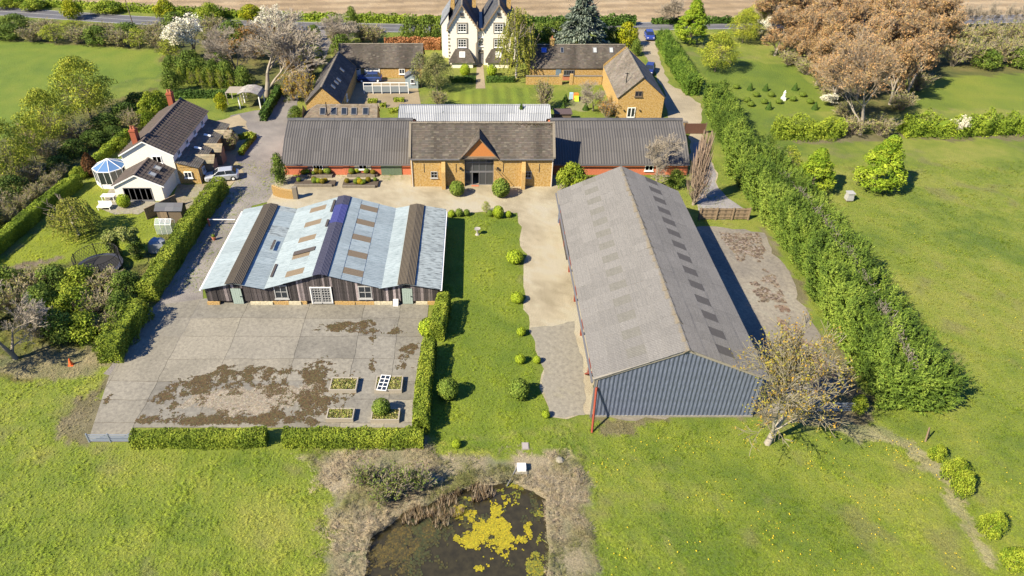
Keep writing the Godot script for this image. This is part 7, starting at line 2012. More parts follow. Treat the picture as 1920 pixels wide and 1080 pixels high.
func grasses() -> void:
	var gm := leafmat("grass_blade", Color.WHITE, 0.2)
	var short_ := tuft(10, 0.1, 0.15, 0.011)
	var long_ := tuft(16, 0.3, 0.34, 0.014)
	var xs := []
	var cs := []
	var keep_out := [PackedVector2Array([Vector2(-30.92, -36.25), Vector2(-32.38, -45.04), Vector2(-31.61, -55.14), Vector2(-27.23, -56.48), Vector2(-3.41, -56.48), Vector2(-3.06, -71.96), Vector2(-25.35, -73.24), Vector2(-24.27, -80.1), Vector2(11.48, -80.1), Vector2(11.19, -68.33), Vector2(25.94, -69.51), Vector2(33.63, -68.33), Vector2(32.6, -41.45), Vector2(22.75, -38.75), Vector2(9.8, -38.75), Vector2(5.94, -39.04), Vector2(5.51, -45.04), Vector2(4.71, -51.76), Vector2(4.91, -71.96), Vector2(-3.5, -71.96), Vector2(-3.89, -36.52), Vector2(-26.76, -36.25)]), pond, straw_zone]
	for i in 170000:
		var z := -24.0 - 62.0 * pow(rng.randf(), 1.25)
		var x := rng.randf_range(-1, 1) * (24.0 - z * 0.72) + 3.0
		var p := Vector2(x, z)
		var ok := true
		for k in keep_out:
			if Geometry2D.is_point_in_polygon(p, k):
				ok = false
				break
		if not ok: continue
		var c := ground_tint(x, z)
		var s := rng.randf_range(0.6, 1.5) * (0.8 + 0.9 * maxf(0.0, nz(x, z, 25.0, 60.0)))
		xs.append(Transform3D(Basis(Vector3.UP, rng.randf() * TAU).scaled(Vector3(s, s * rng.randf_range(0.6, 1.2), s)), Vector3(x, 0, z)))
		cs.append(vary(c, 0.25))
	meta(copies(self, "field_grass", short_, gm, xs, cs), "short green grass over the near fields and lawns", "grass", "", "stuff")
	xs = []
	cs = []
	var sb := bounds(straw_zone)
	for i in 16000:
		var p := Vector2(rng.randf_range(sb.position.x, sb.end.x), rng.randf_range(maxf(sb.position.y, -40.0), minf(sb.end.y, -22.0)))
		var q := p + Vector2(nz(p.x, p.y, 40.0, 9.0), nz(p.x, p.y, 40.0, 99.0)) * 1.8 + Vector2(rng.randfn(0, 0.45), rng.randfn(0, 0.45))
		if not Geometry2D.is_point_in_polygon(q, straw_zone) or Geometry2D.is_point_in_polygon(p, pond): continue
		var s := rng.randf_range(0.6, 1.4) * (0.75 + 0.6 * nz(p.x, p.y, 20.0))
		xs.append(Transform3D(Basis(Vector3.UP, rng.randf() * TAU).scaled(Vector3(s, s * rng.randf_range(0.5, 1.2), s)), Vector3(p.x, -0.05, p.y)))
		var t := 0.5 + nz(p.x, p.y, 15.0, 45.0)
		cs.append(vary(Color(0.37, 0.31, 0.21).lerp(Color(0.15, 0.165, 0.045), clampf((t - 0.4) * 2.0, 0, 0.9)), 0.32))
	meta(copies(self, "dry_grass", long_, gm, xs, cs), "long bleached dry grass on the banks of the pond", "grass", "", "stuff")
	# reeds at the pond's head
	var reed := tuft(9, 0.8, 0.25, 0.014)
	xs = []
	cs = []
	var rp := PackedVector2Array([Vector2(-5.73, -29.5), Vector2(-4.53, -31.06), Vector2(-2.46, -32.22), Vector2(0.67, -32.7), Vector2(1.44, -31.75), Vector2(-0.88, -30.83), Vector2(-1.22, -28.86), Vector2(-3.83, -29.07)])
	var rb := bounds(rp)
	for i in 900:
		var p := Vector2(rng.randf_range(rb.position.x, rb.end.x), rng.randf_range(rb.position.y, rb.end.y))
		if not Geometry2D.is_point_in_polygon(p, rp) or nz(p.x, p.y, 60.0, 8.0) < -0.12: continue
		xs.append(Transform3D(Basis(Vector3.UP, rng.randf() * TAU).scaled(Vector3.ONE * rng.randf_range(0.6, 1.2)), Vector3(p.x, -0.45, p.y)))
		cs.append(vary([Color(0.3, 0.22, 0.14), Color(0.2, 0.14, 0.08), Color(0.42, 0.34, 0.24)][rng.randi() % 3], 0.2))
	meta(copies(self, "reeds", reed, gm, xs, cs), "brown broken reeds standing at the pond's upper edge", "reeds", "", "stuff")
	# dandelions
	var fl := MB.new()
	for i in 2: leaf(fl, Vector3(0, 0.12 + i * 0.01, 0), Vector3.UP, 0.05, 1.0, Color.WHITE, Vector3(i, 0, 1))
	xs = []
	for i in 800:
		var x := rng.randf_range(8, 40) if i % 3 else rng.randf_range(26, 60)
		var z := rng.randf_range(-37, -24) if i % 3 else rng.randf_range(-70, -36)
		if nz(x, z, 16.0, 31.0) < 0.08: continue
		if i % 3 == 0 and x < 28.5 + (-36 - z) * 0.28 + 8.0: continue
		xs.append(Transform3D(Basis(Vector3.UP, rng.randf() * TAU).scaled(Vector3.ONE * rng.randf_range(0.7, 1.4)), Vector3(x, 0.02, z)))
	meta(copies(self, "dandelions", fl.done(), mat("dandelion", Color(0.75, 0.55, 0.02), 0.8), xs), "yellow dandelions dotted over the right hand fields", "flowers", "", "stuff")
	# scrub and undergrowth: taller coarse grass in rough ground on the left
	xs = []
	cs = []
	for i in 14000:
		var x := rng.randf_range(-75, -26)
		var z := rng.randf_range(-112, -42)
		var c := ground_tint(x, z)
		if c.g > 0.14 or c.r > 0.2: continue
		if x > -47 and z < -60 and z > -96: continue
		var s := rng.randf_range(0.7, 1.7)
		xs.append(Transform3D(Basis(Vector3.UP, rng.randf() * TAU).scaled(Vector3.ONE * s), Vector3(x, 0, z)))
		cs.append(vary(c * 1.25, 0.3))
	meta(copies(self, "rough_undergrowth", long_, gm, xs, cs), "rough dark undergrowth on the left beyond the garden hedge", "undergrowth", "", "stuff")

# ---------------------------------------------------------------- vehicles, fences and garden things
func car(label: String, at: Vector3, turn: float, col: Color) -> void:
	var o := thing("parked_car", label, "car", at, turn)
	var paint := mat("paint_%s" % label, col, 0.25)
	paint.metallic = 0.3
	# length along x; sections: x, half width, lower y, upper y
	var b := MB.new()
	var sec := [[-2.1, 0.72, 0.42, 0.66], [-1.95, 0.82, 0.3, 0.86], [-1.0, 0.87, 0.25, 0.95], [0.9, 0.87, 0.25, 0.98], [1.9, 0.83, 0.28, 0.95], [2.1, 0.74, 0.4, 0.85]]
	for i in sec.size() - 1:
		var p: Array = sec[i]
		var q: Array = sec[i + 1]
		var a := [Vector3(p[0], p[2], p[1]), Vector3(p[0], p[3] - 0.16, p[1]), Vector3(p[0], p[3], p[1] * 0.86), Vector3(p[0], p[3], -p[1] * 0.86), Vector3(p[0], p[3] - 0.16, -p[1]), Vector3(p[0], p[2], -p[1])]
		var c := [Vector3(q[0], q[2], q[1]), Vector3(q[0], q[3] - 0.16, q[1]), Vector3(q[0], q[3], q[1] * 0.86), Vector3(q[0], q[3], -q[1] * 0.86), Vector3(q[0], q[3] - 0.16, -q[1]), Vector3(q[0], q[2], -q[1])]
		for k in 6: b.quad(a[k], c[k], c[(k + 1) % 6], a[(k + 1) % 6])
		if i == 0: b.quad(a[5], a[0], a[1], a[4]); b.quad(a[4], a[1], a[2], a[3])
		if i == sec.size() - 2: b.quad(c[0], c[5], c[4], c[1]); b.quad(c[1], c[4], c[3], c[2])
	part(o, "body", b.done(), paint)
	var g := MB.new()
	g.hexa([Vector3(-1.05, 0.93, 0.76), Vector3(1.85, 0.93, 0.76), Vector3(1.85, 0.93, -0.76), Vector3(-1.05, 0.93, -0.76), Vector3(-0.3, 1.42, 0.6), Vector3(1.4, 1.42, 0.6), Vector3(1.4, 1.42, -0.6), Vector3(-0.3, 1.42, -0.6)])
	part(o, "windows", g.done(), glass_mat())
	var r := MB.new()
	r.hexa([Vector3(-0.33, 1.41, 0.62), Vector3(1.43, 1.41, 0.62), Vector3(1.43, 1.41, -0.62), Vector3(-0.33, 1.41, -0.62), Vector3(-0.2, 1.48, 0.54), Vector3(1.3, 1.48, 0.54), Vector3(1.3, 1.48, -0.54), Vector3(-0.2, 1.48, -0.54)])
	for s in [-1, 1]:
		r.tube(Vector3(0.55, 0.95, s * 0.76), Vector3(0.55, 1.42, s * 0.61), 0.04, 0.04, 4)
		r.tube(Vector3(-1.05, 0.95, s * 0.75), Vector3(-0.3, 1.42, s * 0.61), 0.04, 0.04, 4)
	part(o, "roof", r.done(), paint)
	for x in [-1.3, 1.35]:
		for s in [-1, 1]:
			var w := Node3D.new()
			w.name = "wheel"
			o.add_child(w, true)
			w.transform = Transform3D(Basis(Vector3.RIGHT, PI / 2), Vector3(x, 0.33, s * 0.78))
			var t := MB.new()
			t.lathe([Vector2(0.2, -0.1), Vector2(0.33, -0.1), Vector2(0.33, 0.1), Vector2(0.2, 0.1)], 14)
			part(w, "tyre", t.done(), mats["iron"])
			var h := MB.new()
			h.lathe([Vector2(0.0, -0.085), Vector2(0.21, -0.07), Vector2(0.21, 0.07), Vector2(0.0, 0.085)], 10)
			part(w, "rim", h.done(), mats["shiny"])
	for s in [-1, 1]:
		part(o, "headlight", box_mesh(Vector3(-2.09, 0.62, s * 0.55 - 0.14), Vector3(-1.9, 0.76, s * 0.55 + 0.14)), mats["white_paint"])
		part(o, "tail_light", box_mesh(Vector3(1.95, 0.68, s * 0.6 - 0.12), Vector3(2.09, 0.84, s * 0.6 + 0.12)), mats["red_wall"])

func furniture() -> void:
	car("silver car parked beside the white house porch", Vector3(-32.84, 0, -80.69), 0.25, Color(0.45, 0.47, 0.5))
	car("dark blue car parked before the white garage doors", Vector3(-18.19, 0, -116.68), 0.05, Color(0.04, 0.07, 0.2))
	car("dark blue car parked on the drive behind the tall cottage", Vector3(30.47, 0, -120.93), 1.25, Color(0.03, 0.05, 0.2))
	car("blue car parked at the drive's far end near the road", Vector3(34.44, 0, -140.73), 1.5, Color(0.04, 0.07, 0.3))
	# board fence behind the steel barn
	var f := thing("board_fence", "weathered board fence between the steel barn and the conifer hedge", "fence", Vector3(26.06, 0, -70.48))
	for i in 24: slab(f, "board", Vector3(i * 0.25, 0.1, -0.02), Vector3(i * 0.25 + 0.235, 1.55 + rng.randf_range(-0.02, 0.02), 0.02), mats["pale_timber"] if i % 3 else mats["timber"])
	for i in 4: slab(f, "post", Vector3(0.1 + i * 1.9, 0, 0.02), Vector3(0.24 + i * 1.9, 1.65, 0.16), mats["pale_timber"])
	for y in [0.35, 0.85, 1.35]: slab(f, "rail", Vector3(0, y, 0.021), Vector3(6, y + 0.09, 0.08), mats["pale_timber"])
	# brown gates and yellow wall
	var g := thing("brown_gates", "closed brown boarded gates between the right barn and the conifer hedge", "gate", Vector3(31.78, 0, -94.86))
	for i in 12: slab(g, "board", Vector3(-1.5 + i * 0.25, 0.05, -0.03), Vector3(-1.5 + i * 0.25 + 0.24, 1.6, 0.03 + 0.01 * (i % 2)), mat("gate_brown", Color(0.16, 0.075, 0.05), 0.8, "fine", 1.0))
	for x in [-1.62, 1.5]: slab(g, "post", Vector3(x, 0, -0.08), Vector3(x + 0.12, 1.7, 0.08), mats["timber"])
	var gw := thing("gate_wall", "short honey stone wall left of the brown gates", "wall", Vector3(29.86, 0, -95.61))
	slab(gw, "stonework", Vector3(-0.9, 0, -0.25), Vector3(0.9, 1.5, 0.25), mats["stone"])
	slab(gw, "coping", Vector3(-0.95, 1.5, -0.3), Vector3(0.95, 1.6, 0.3), mats["ridge_stone"])
	var lw := thing("curved_wall", "curved honey stone wall at the lane corner before the left barn", "wall", Vector3(-23.95, 0, -75.61))
	for i in 9:
		var a := -0.2 + i * 0.22
		part(lw, "stonework", unit_box(), mats["wall_stone"], Vector3(-1.2 + i * 0.3, 0, -0.9 * pow((i - 8.0) / 8.0, 2)), 0.1, Vector3(0.32, 1.3 - 0.02 * i, 0.4))
	slab(lw, "pier", Vector3(1.4, 0, -0.3), Vector3(1.95, 1.6, 0.3), mats["ridge_stone"])
	# bee hive, statue, bird bath
	var h := thing("bee_hive", "white two tier bee hive alone in the right field", "bee hive", Vector3(45.76, 0, -75.07))
	slab(h, "stand", Vector3(-0.32, 0, -0.32), Vector3(0.32, 0.18, 0.32), mats["timber"])
	slab(h, "box", Vector3(-0.4, 0.18, -0.4), Vector3(0.4, 0.62, 0.4), mats["old_white"])
	slab(h, "box", Vector3(-0.36, 0.63, -0.36), Vector3(0.36, 1.05, 0.36), mats["old_white"])
	slab(h, "lid", Vector3(-0.44, 1.06, -0.44), Vector3(0.44, 1.16, 0.44), mats["old_white"])
	var st := thing("garden_statue", "white stone figure on a plinth on the topiary lawn", "statue", Vector3(49.44, 0, -107.92))
	slab(st, "plinth", Vector3(-0.3, 0, -0.3), Vector3(0.3, 0.5, 0.3), mats["white_paint"])
	var sm := MB.new()
	sm.lathe([Vector2(0.2, 0.5), Vector2(0.24, 0.8), Vector2(0.16, 1.05), Vector2(0.22, 1.3), Vector2(0.08, 1.42), Vector2(0.11, 1.55), Vector2(0.0, 1.66)], 10)
	part(st, "figure", sm.done(), mats["white_paint"])
	var bb := thing("bird_bath", "small pale bird bath on the lawn beside the timber shed", "bird bath", Vector3(0.12, 0, -67.17))
	var bm := MB.new()
	bm.lathe([Vector2(0.26, 0), Vector2(0.2, 0.1), Vector2(0.1, 0.2), Vector2(0.1, 0.62), Vector2(0.34, 0.72), Vector2(0.36, 0.82), Vector2(0.28, 0.78), Vector2(0.0, 0.76)], 12)
	part(bb, "bowl", bm.done(), mat("pale_stone", Color(0.5, 0.47, 0.42), 0.9, "grit", 1.0))
	# field gate left of the yard hedge
	var fg := thing("field_gate", "grey metal field gate at the yard's lower left corner", "gate", Vector3(-30.32, 0, -36.58))
	var gm := mat("galvanised", Color(0.2, 0.23, 0.27), 0.5)
	for i in 5: slab(fg, "rail", Vector3(0.05, 0.12 + i * 0.17, -0.03), Vector3(3.3, 0.18 + i * 0.17, 0.03), gm)
	for x in [0.0, 1.65, 3.3]: slab(fg, "stile", Vector3(x - 0.05, 0, -0.05), Vector3(x + 0.05, 0.95, 0.05), gm)
	var hd := thing("metal_hurdle", "grey metal hurdle beside the half bare tree", "hurdle", Vector3(27.91, 0, -39.81))
	for i in 5: slab(hd, "rail", Vector3(0, 0.15 + i * 0.2, -0.02), Vector3(3.0, 0.2 + i * 0.2, 0.02), gm)
	for i in 5: slab(hd, "stile", Vector3(i * 0.74, 0, -0.03), Vector3(i * 0.74 + 0.05, 1.05, 0.03), gm)
	var tp := thing("timber_brace", "braced timber fence post at the conifer hedge's foot", "post", Vector3(35.24, 0, -36.63))
	var tb := MB.new()
	tb.tube(Vector3(0, 0, 0), Vector3(-0.2, 1.5, -0.1), 0.07, 0.06, 6)
	part(tp, "post", tb.done(), mats["pale_timber"])
	var tb2 := MB.new()
	tb2.tube(Vector3(0.5, 0, -0.4), Vector3(-0.16, 1.3, -0.1), 0.05, 0.05, 6)
	part(tp, "brace", tb2.done(), mats["pale_timber"])
	# pond edge things
	var pb := thing("pump_box", "pale concrete pump box and pipe at the pond's head", "pump", Vector3(3.37, 0, -33.92))
	slab(pb, "slab", Vector3(-0.45, 0, -0.5), Vector3(0.45, 0.12, 0.5), mats["concrete_b"])
	slab(pb, "box", Vector3(-0.3, 0.12, -0.25), Vector3(0.35, 0.45, 0.3), mats["white_paint"])
	var pp := MB.new()
	pp.tube(Vector3(-0.3, 0.3, 0), Vector3(-1.1, -0.3, 1.3), 0.05, 0.05, 6)
	part(pb, "pipe", pp.done(), mats["grey_frame"])
	var cv := thing("drain_cover", "grey square drain cover in the grass above the pond", "drain cover", Vector3(3.82, 0, -36.14))
	slab(cv, "plate", Vector3(-0.22, 0.0, -0.3), Vector3(0.22, 0.1, 0.3), mat("cover_grey", Color(0.3, 0.27, 0.26), 0.8))
	slab(cv, "frame", Vector3(-0.28, 0.0, -0.36), Vector3(0.28, 0.07, 0.36), mats["concrete"])
	var rk := thing("pale_rock", "pale grey rock on the grass right of the pump box", "rock", Vector3(6.35, 0, -34.73))
	var rm := MB.new()
	rm.lathe([Vector2(0.3, 0), Vector2(0.34, 0.12), Vector2(0.2, 0.24), Vector2(0.0, 0.27)], 7)
	part(rk, "stone", rm.done(), mats["concrete_b"])
	var cn := thing("traffic_cone", "orange traffic cone in the rough grass left of the yard", "traffic cone", Vector3(-35.91, 0, -45.46))
	var cm := MB.new()
	cm.lathe([Vector2(0.2, 0.04), Vector2(0.06, 0.68), Vector2(0.0, 0.7)], 12)
	part(cn, "cone", cm.done(), mat("cone_orange", Color(0.7, 0.12, 0.02), 0.6))
	slab(cn, "base", Vector3(-0.22, 0, -0.22), Vector3(0.22, 0.05, 0.22), mats["cone_orange"])
	# white house garden
	var patio := setting("patio", sheet(ragged(PackedVector2Array([Vector2(-45.35, -73.24), Vector2(-46.39, -77.95), Vector2(-45.93, -80.1), Vector2(-43.42, -75.61), Vector2(-38.74, -74.54), Vector2(-40.11, -71.71), Vector2(-43.21, -71.96)]), 1.0, 0.2), 0.03, 0.5, two_tone(Color(0.95, 0.92, 0.88), Color(1.3, 1.25, 1.18), 20.0)), mats["concrete_b"])
	patio.set_meta("kind", "structure")
	setting("house_path", sheet(ragged(PackedVector2Array([Vector2(-37.52, -72.98), Vector2(-38.12, -79.37), Vector2(-34.02, -79.37), Vector2(-32.02, -78.37), Vector2(-33.19, -75.61), Vector2(-35.88, -71.96)]), 1.0, 0.3), 0.026, 0.5, two_tone(Color(0.9, 0.76, 0.6), Color(1.2, 1.05, 0.9), 20.0)), mats["concrete"])
	setting("house_apron", sheet(ragged(PackedVector2Array([Vector2(-34.77, -79.81), Vector2(-40.29, -98.93), Vector2(-36.3, -102), Vector2(-33.1, -95.42), Vector2(-32.99, -88.78), Vector2(-30.65, -81.28), Vector2(-31.42, -78.66)]), 1.0, 0.3), 0.024, 0.5, two_tone(Color(0.7, 0.62, 0.5), Color(0.95, 0.86, 0.74), 16.0)), mats["gravel"])
	setting("court_paving", sheet(PackedVector2Array([Vector2(-23.21, -117.19), Vector2(-10.44, -118.24), Vector2(-8.68, -105.22), Vector2(-21.16, -104.13)]), 0.02, 1.0, two_tone(Color(0.6, 0.52, 0.42), Color(0.85, 0.75, 0.6), 16.0)), mats["gravel"])
	setting("garden_path", sheet(PackedVector2Array([Vector2(0.1, -124.86), Vector2(1.25, -124.86), Vector2(1.52, -113.14), Vector2(-0.09, -113.14)]), 0.02, 0.6, two_tone(Color(0.75, 0.65, 0.55), Color(1.0, 0.9, 0.75), 20.0)), mats["gravel"])
	var tr := thing("trampoline", "round black netted trampoline on the white house lawn", "trampoline", Vector3(-39.58, 0, -59.97))
	var net := mat("black_net", Color(0.015, 0.015, 0.017), 0.9)
	var t1 := MB.new()
	t1.lathe([Vector2(0.0, 0.7), Vector2(1.5, 0.7), Vector2(1.55, 0.66)], 24)
	part(tr, "mat", t1.done(), net)
	var t2 := MB.new()
	t2.lathe([Vector2(1.5, 0.72), Vector2(1.8, 0.74), Vector2(1.8, 0.66)], 24)
	part(tr, "pad", t2.done(), mat("pad_blue", Color(0.03, 0.035, 0.06), 0.7))
	var t3 := MB.new()
	for i in 48:
		var a := TAU * i / 48.0
		var c := TAU * (i + 1) / 48.0
		for s in [-1, 1]: t3.tube(Vector3(cos(a) * 1.75, 0.74, sin(a) * 1.75), Vector3(cos(a + s * 0.3) * 1.7, 2.1, sin(a + s * 0.3) * 1.7), 0.012, 0.012, 3)
		t3.tube(Vector3(cos(a) * 1.7, 2.1, sin(a) * 1.7), Vector3(cos(c) * 1.7, 2.1, sin(c) * 1.7), 0.03, 0.03, 3)
	part(tr, "net", t3.done(), net)
	for i in 6:
		var a := TAU * i / 6.0
		var t4 := MB.new()
		t4.tube(Vector3(cos(a) * 1.85, 0, sin(a) * 1.85), Vector3(cos(a) * 1.78, 2.2, sin(a) * 1.78), 0.04, 0.04, 5)
		part(tr, "pole", t4.done(), mats["iron"])
	tr.scale = Vector3(1.3, 1.0, 1.3)
	var sh := thing("garden_shed", "grey felt roofed garden shed behind the clipped hedge", "shed", Vector3(-35.6, 0, -69.75))
	slab(sh, "wall", Vector3(-1.4, 0, -1.6), Vector3(1.4, 1.7, 0), mats["timber"])
	part(sh, "roof", slates(Vector3(-1.6, 1.65, 0.15), Vector3(1.6, 1.65, 0.15), Vector3(1.6, 2.25, -0.8), Vector3(-1.6, 2.25, -0.8), [Color(0.13, 0.135, 0.15), Color(0.16, 0.165, 0.18), Color(0.19, 0.195, 0.21)], 1.0, 0.8, 0.01, 0.05), mats["slate"])
	part(sh, "roof", slates(Vector3(1.6, 1.65, -1.75), Vector3(-1.6, 1.65, -1.75), Vector3(-1.6, 2.25, -0.8), Vector3(1.6, 2.25, -0.8), [Color(0.13, 0.135, 0.15), Color(0.16, 0.165, 0.18), Color(0.19, 0.195, 0.21)], 1.0, 0.8, 0.01, 0.05), mats["slate"])
	door(sh, Vector3(-0.6, 0, 0.01), 0.8, 1.5, 0, mats["pale_timber"])
	var gh := thing("greenhouse", "small glass greenhouse below the grey garden shed", "greenhouse", Vector3(-35.42, 0, -67.17))
	var gf := MB.new()
	for i in 4:
		for z in [0.0, -1.2]: gf.tube(Vector3(-0.9 + i * 0.6, 0, z), Vector3(-0.9 + i * 0.6, 1.3, z), 0.03, 0.03, 4)
		gf.tube(Vector3(-0.9 + i * 0.6, 1.3, 0), Vector3(-0.9 + i * 0.6, 1.75, -0.6), 0.03, 0.03, 4)
		gf.tube(Vector3(-0.9 + i * 0.6, 1.3, -1.2), Vector3(-0.9 + i * 0.6, 1.75, -0.6), 0.03, 0.03, 4)
	for z in [[0.0, 1.3], [-1.2, 1.3], [-0.6, 1.75]]: gf.tube(Vector3(-0.9, z[1], z[0]), Vector3(0.9, z[1], z[0]), 0.03, 0.03, 4)
	part(gh, "frame", gf.done(), mats["white_paint"])
	var gg := MB.new()
	gg.quad(Vector3(-0.9, 0.05, 0), Vector3(0.9, 0.05, 0), Vector3(0.9, 1.3, 0), Vector3(-0.9, 1.3, 0))
	gg.quad(Vector3(-0.9, 1.3, 0), Vector3(0.9, 1.3, 0), Vector3(0.9, 1.75, -0.6), Vector3(-0.9, 1.75, -0.6))
	gg.quad(Vector3(0.9, 1.3, -1.2), Vector3(-0.9, 1.3, -1.2), Vector3(-0.9, 1.75, -0.6), Vector3(0.9, 1.75, -0.6))
	gg.quad(Vector3(0.9, 0.05, 0), Vector3(0.9, 0.05, -1.2), Vector3(0.9, 1.3, -1.2), Vector3(0.9, 1.3, 0))
	var cg := StandardMaterial3D.new()
	cg.transparency = BaseMaterial3D.TRANSPARENCY_ALPHA
	cg.albedo_color = Color(0.85, 0.92, 0.95, 0.25)
	cg.roughness = 0.05
	part(gh, "glazing", gg.done(), cg)
	var tc := thing("covered_heap", "grey blue tarpaulin covered heap beside the clipped hedge", "tarpaulin", Vector3(-35.01, 0, -64.07))
	var tm := MB.new()
	var ring := []
	for j in 5:
		var row := []
		for i in 12:
			var a := TAU * i / 12.0
			var r: float = [1.0, 0.95, 0.85, 0.45, 0.0][j] * (1.0 + 0.12 * sin(a * 3.0 + j))
			row.append(Vector3(cos(a) * r, [0.0, 0.7, 1.15, 1.35, 1.4][j] + 0.08 * sin(a * 5.0) * (1 if j in [1, 2] else 0), sin(a) * r * 0.9))
		ring.append(row)
	for j in 4:
		for i in 12: tm.quad(ring[j][(i + 1) % 12], ring[j][i], ring[j + 1][i], ring[j + 1][(i + 1) % 12])
	part(tc, "tarpaulin", tm.done(), mat("tarp_grey", Color(0.36, 0.39, 0.45), 0.7, "soft", 1.0))
	var wf := thing("garden_screen", "tan woven fence panel beside the white house terrace", "fence", Vector3(-38.75, 0, -70.48), 0.95)
	for i in 10: slab(wf, "board", Vector3(i * 0.42, 0, -0.03), Vector3(i * 0.42 + 0.4, 1.4, 0.03), mats["pale_timber"])
	slab(wf, "rail", Vector3(0, 1.4, -0.06), Vector3(4.2, 1.47, 0.06), mats["pale_timber"])
	for q in [[Vector3(-45.1, 0, -75.07), "white garden table on the terrace by the conservatory"], [Vector3(-44.73, 0, -72.98), "white garden bench on the terrace's left end"]]:
		var o := thing("garden_table" if q[1].contains("table") else "garden_bench", q[1], "table" if q[1].contains("table") else "bench", q[0])
		var hh := 0.7 if q[1].contains("table") else 0.42
		slab(o, "top", Vector3(-0.8, hh, -0.4), Vector3(0.8, hh + 0.06, 0.4), mats["white_paint"])
		for x in [-0.7, 0.7]:
			for z in [-0.3, 0.3]: slab(o, "leg", Vector3(x - 0.04, 0, z - 0.04), Vector3(x + 0.04, hh, z + 0.04), mats["white_paint"])
		if hh < 0.5: slab(o, "backrest", Vector3(-0.8, 0.5, -0.42), Vector3(0.8, 0.9, -0.36), mats["white_paint"])
	# garden pavilion
	var pv := thing("garden_pavilion", "open garden pavilion with pale shingled curved roof beside the lane", "pavilion", Vector3(-35.44, 0, -104.35))
	for x in [-1.6, 1.6]:
		for z in [-2.6, 0.0]: slab(pv, "post", Vector3(x - 0.08, 0, z - 0.08), Vector3(x + 0.08, 1.9, z + 0.08), mats["white_paint"])
	var pc := [Color(0.38, 0.35, 0.32), Color(0.46, 0.43, 0.4), Color(0.5, 0.47, 0.44)]
	for j in 5:
		var a0 := PI * j / 5.0
		var a1 := PI * (j + 1) / 5.0
		part(pv, "roof_panel", slates(Vector3(cos(a1) * -1.95, 1.85 + sin(a0) * 1.0, -2.9) if false else Vector3(-cos(a0) * 1.95, 1.85 + sin(a0) * 1.0, -2.9), Vector3(-cos(a0) * 1.95, 1.85 + sin(a0) * 1.0, 0.4), Vector3(-cos(a1) * 1.95, 1.85 + sin(a1) * 1.0, 0.4), Vector3(-cos(a1) * 1.95, 1.85 + sin(a1) * 1.0, -2.9), pc), mats["slate"])
	var pg := thing("pergola", "grey slatted pergola left of the garden pavilion", "pergola", Vector3(-38.27, 0, -106.11))
	for i in 9: slab(pg, "slat", Vector3(-1.3, 1.9, -2.6 + i * 0.32), Vector3(1.2, 1.98, -2.5 + i * 0.32), mat("grey_wood", Color(0.36, 0.32, 0.28), 0.9))
	for x in [-1.2, 1.1]:
		for z in [-2.5, 0.0]: slab(pg, "post", Vector3(x - 0.06, 0, z - 0.06), Vector3(x + 0.06, 1.9, z + 0.06), mats["grey_wood"])
	# court things
	var bs := thing("blue_summerhouse", "pale blue grey summerhouse beside the white pergola", "shed", Vector3(-10.8, 0, -113.14))
	part(bs, "wall", shell(-1.0, 1.1, 0, -2.2, 1.9, 2.5, "z"), mat("pale_blue", Color(0.34, 0.42, 0.46), 0.8, "soft", 1.0))
	part(bs, "roof", slates(Vector3(-1.15, 1.85, -2.3), Vector3(-1.15, 1.85, 0.15), Vector3(0.05, 2.6, 0.15), Vector3(0.05, 2.6, -2.3), [Color(0.12, 0.13, 0.16), Color(0.15, 0.16, 0.19), Color(0.18, 0.19, 0.22)]), mats["slate"])
	part(bs, "roof", slates(Vector3(1.25, 1.85, 0.15), Vector3(1.25, 1.85, -2.3), Vector3(0.05, 2.6, -2.3), Vector3(0.05, 2.6, 0.15), [Color(0.12, 0.13, 0.16), Color(0.15, 0.16, 0.19), Color(0.18, 0.19, 0.22)]), mats["slate"])
	window(bs, Vector3(0.2, 0.9, 0), 0.6, 0.7, 0, mats["white_paint"], 1, 1)
	var wp := thing("glazed_screen", "white framed glazed garden screen across the left court", "screen", Vector3(-16.4, 0, -110.72))
	for i in 6:
		slab(wp, "post", Vector3(-2.0 + i * 1.45 - 0.05, 0, -0.05), Vector3(-2.0 + i * 1.45 + 0.05, 1.8, 0.05), mats["white_paint"])
		if i < 5: slab(wp, "pane", Vector3(-1.95 + i * 1.45, 0.3, -0.01), Vector3(-0.6 + i * 1.45, 1.3, 0.01), mat("frosted", Color(0.2, 0.23, 0.25), 0.2))
	slab(wp, "rail", Vector3(-2.05, 1.8, -0.06), Vector3(5.3, 1.9, 0.06), mats["white_paint"])
	slab(wp, "rail", Vector3(-2.05, 1.3, -0.04), Vector3(5.3, 1.36, 0.04), mats["white_paint"])
	var py := thing("play_set", "orange and green children's play set on the play garden lawn", "play set", Vector3(15.96, 0, -108.38))
	slab(py, "tower", Vector3(-0.3, 0, -0.5), Vector3(0.5, 0.9, 0.2), mat("play_orange", Color(0.7, 0.2, 0.03), 0.5))
	slab(py, "panel", Vector3(-0.9, 0, -0.4), Vector3(-0.32, 1.0, 0.1), mat("play_blue", Color(0.35, 0.5, 0.6), 0.5))
	var sl := MB.new()
	sl.hexa([Vector3(-0.2, 0, 1.1), Vector3(0.5, 0, 1.1), Vector3(0.5, 0.5, 0.22), Vector3(-0.2, 0.5, 0.22), Vector3(-0.2, 0.12, 1.1), Vector3(0.5, 0.12, 1.1), Vector3(0.5, 0.66, 0.22), Vector3(-0.2, 0.66, 0.22)])
	part(py, "slide", sl.done(), mat("play_green", Color(0.4, 0.55, 0.03), 0.5))
	var dk := thing("brown_felt_shed", "low shed with flat brown felt roof behind the stone barn", "shed", Vector3(12.99, 0, -98.53))
	slab(dk, "wall", Vector3(-1.2, 0, -1.8), Vector3(1.2, 1.5, 0), mats["timber"])
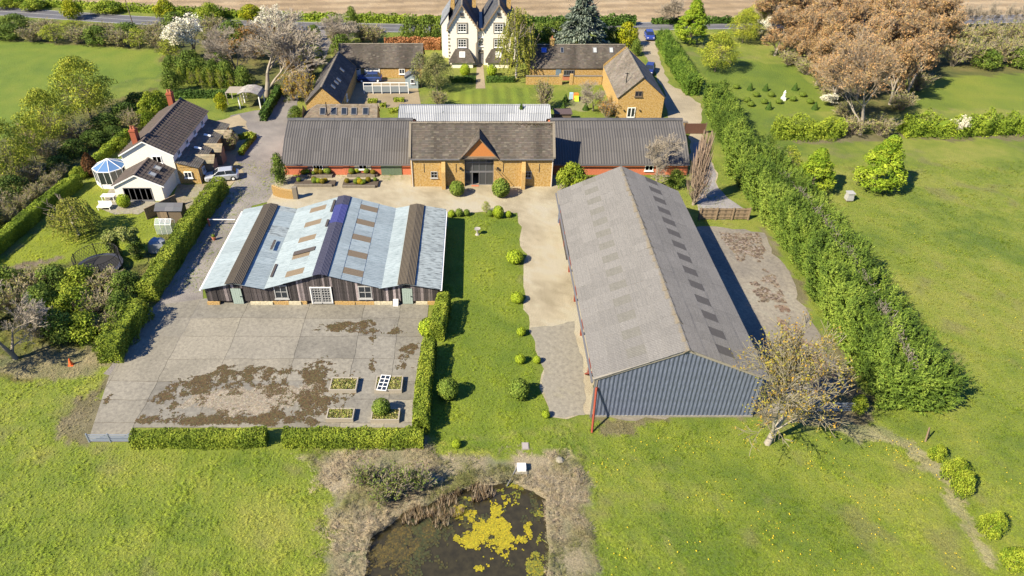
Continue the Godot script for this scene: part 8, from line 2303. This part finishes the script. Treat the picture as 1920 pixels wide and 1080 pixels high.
	slab(dk, "roof", Vector3(-1.35, 1.5, -1.95), Vector3(1.35, 1.6, 0.15), mat("brown_felt", Color(0.13, 0.09, 0.09), 0.9, "fine", 1.0))
	for q in [[Vector3(-56.41, 0, -135.31), 0.0], [Vector3(-71.86, 0, -149.56), 0.0]]:
		var up := thing("utility_pole", "leaning wooden utility pole before the white blossom tree" if q[0].z > -140 else "wooden utility pole beside the far road", "pole", q[0])
		var um := MB.new()
		um.tube(Vector3.ZERO, Vector3(-0.2, 6.0, 0), 0.11, 0.08, 7)
		part(up, "pole", um.done(), mats["timber"])
		slab(up, "crossbar", Vector3(-0.9, 5.5, -0.06), Vector3(0.6, 5.6, 0.06), mats["timber"])
	var cb := thing("leaning_board", "white board leaning on the timber shed wall by the right door", "board", Vector3(-7.95, 0, -54.1))
	var c1 := MB.new()
	c1.hexa([Vector3(-0.25, 0, 0.25), Vector3(0.25, 0, 0.25), Vector3(0.25, 0, 0.2), Vector3(-0.25, 0, 0.2), Vector3(-0.2, 0.75, 0.02), Vector3(0.3, 0.75, 0.02), Vector3(0.3, 0.75, -0.02), Vector3(-0.2, 0.75, -0.02)])
	part(cb, "board", c1.done(), mats["white_paint"])
	var fp := thing("flower_pot", "terracotta pot with a plant on the lane beside the timber shed", "flower pot", Vector3(-29.49, 0, -66.04))
	var f1 := MB.new()
	f1.lathe([Vector2(0.16, 0), Vector2(0.25, 0.4), Vector2(0.22, 0.42), Vector2(0.0, 0.36)], 12)
	part(fp, "pot", f1.done(), mats["terracotta"])
	part(fp, "plant", meshes["ball"][2], meshes["ball"][3], Vector3(0, 0.36, 0), 0, Vector3(0.4, 0.4, 0.4))
	var bl := thing("barrier_pole", "white horizontal barrier pole across the lane beside the timber shed", "barrier", Vector3(-31.02, 0, -69.03))
	slab(bl, "pole", Vector3(0.0, 0.85, -0.04), Vector3(3.2, 0.93, 0.04), mats["white_paint"])
	slab(bl, "stand", Vector3(0.0, 0, -0.08), Vector3(0.16, 0.95, 0.08), mats["red_wall"])
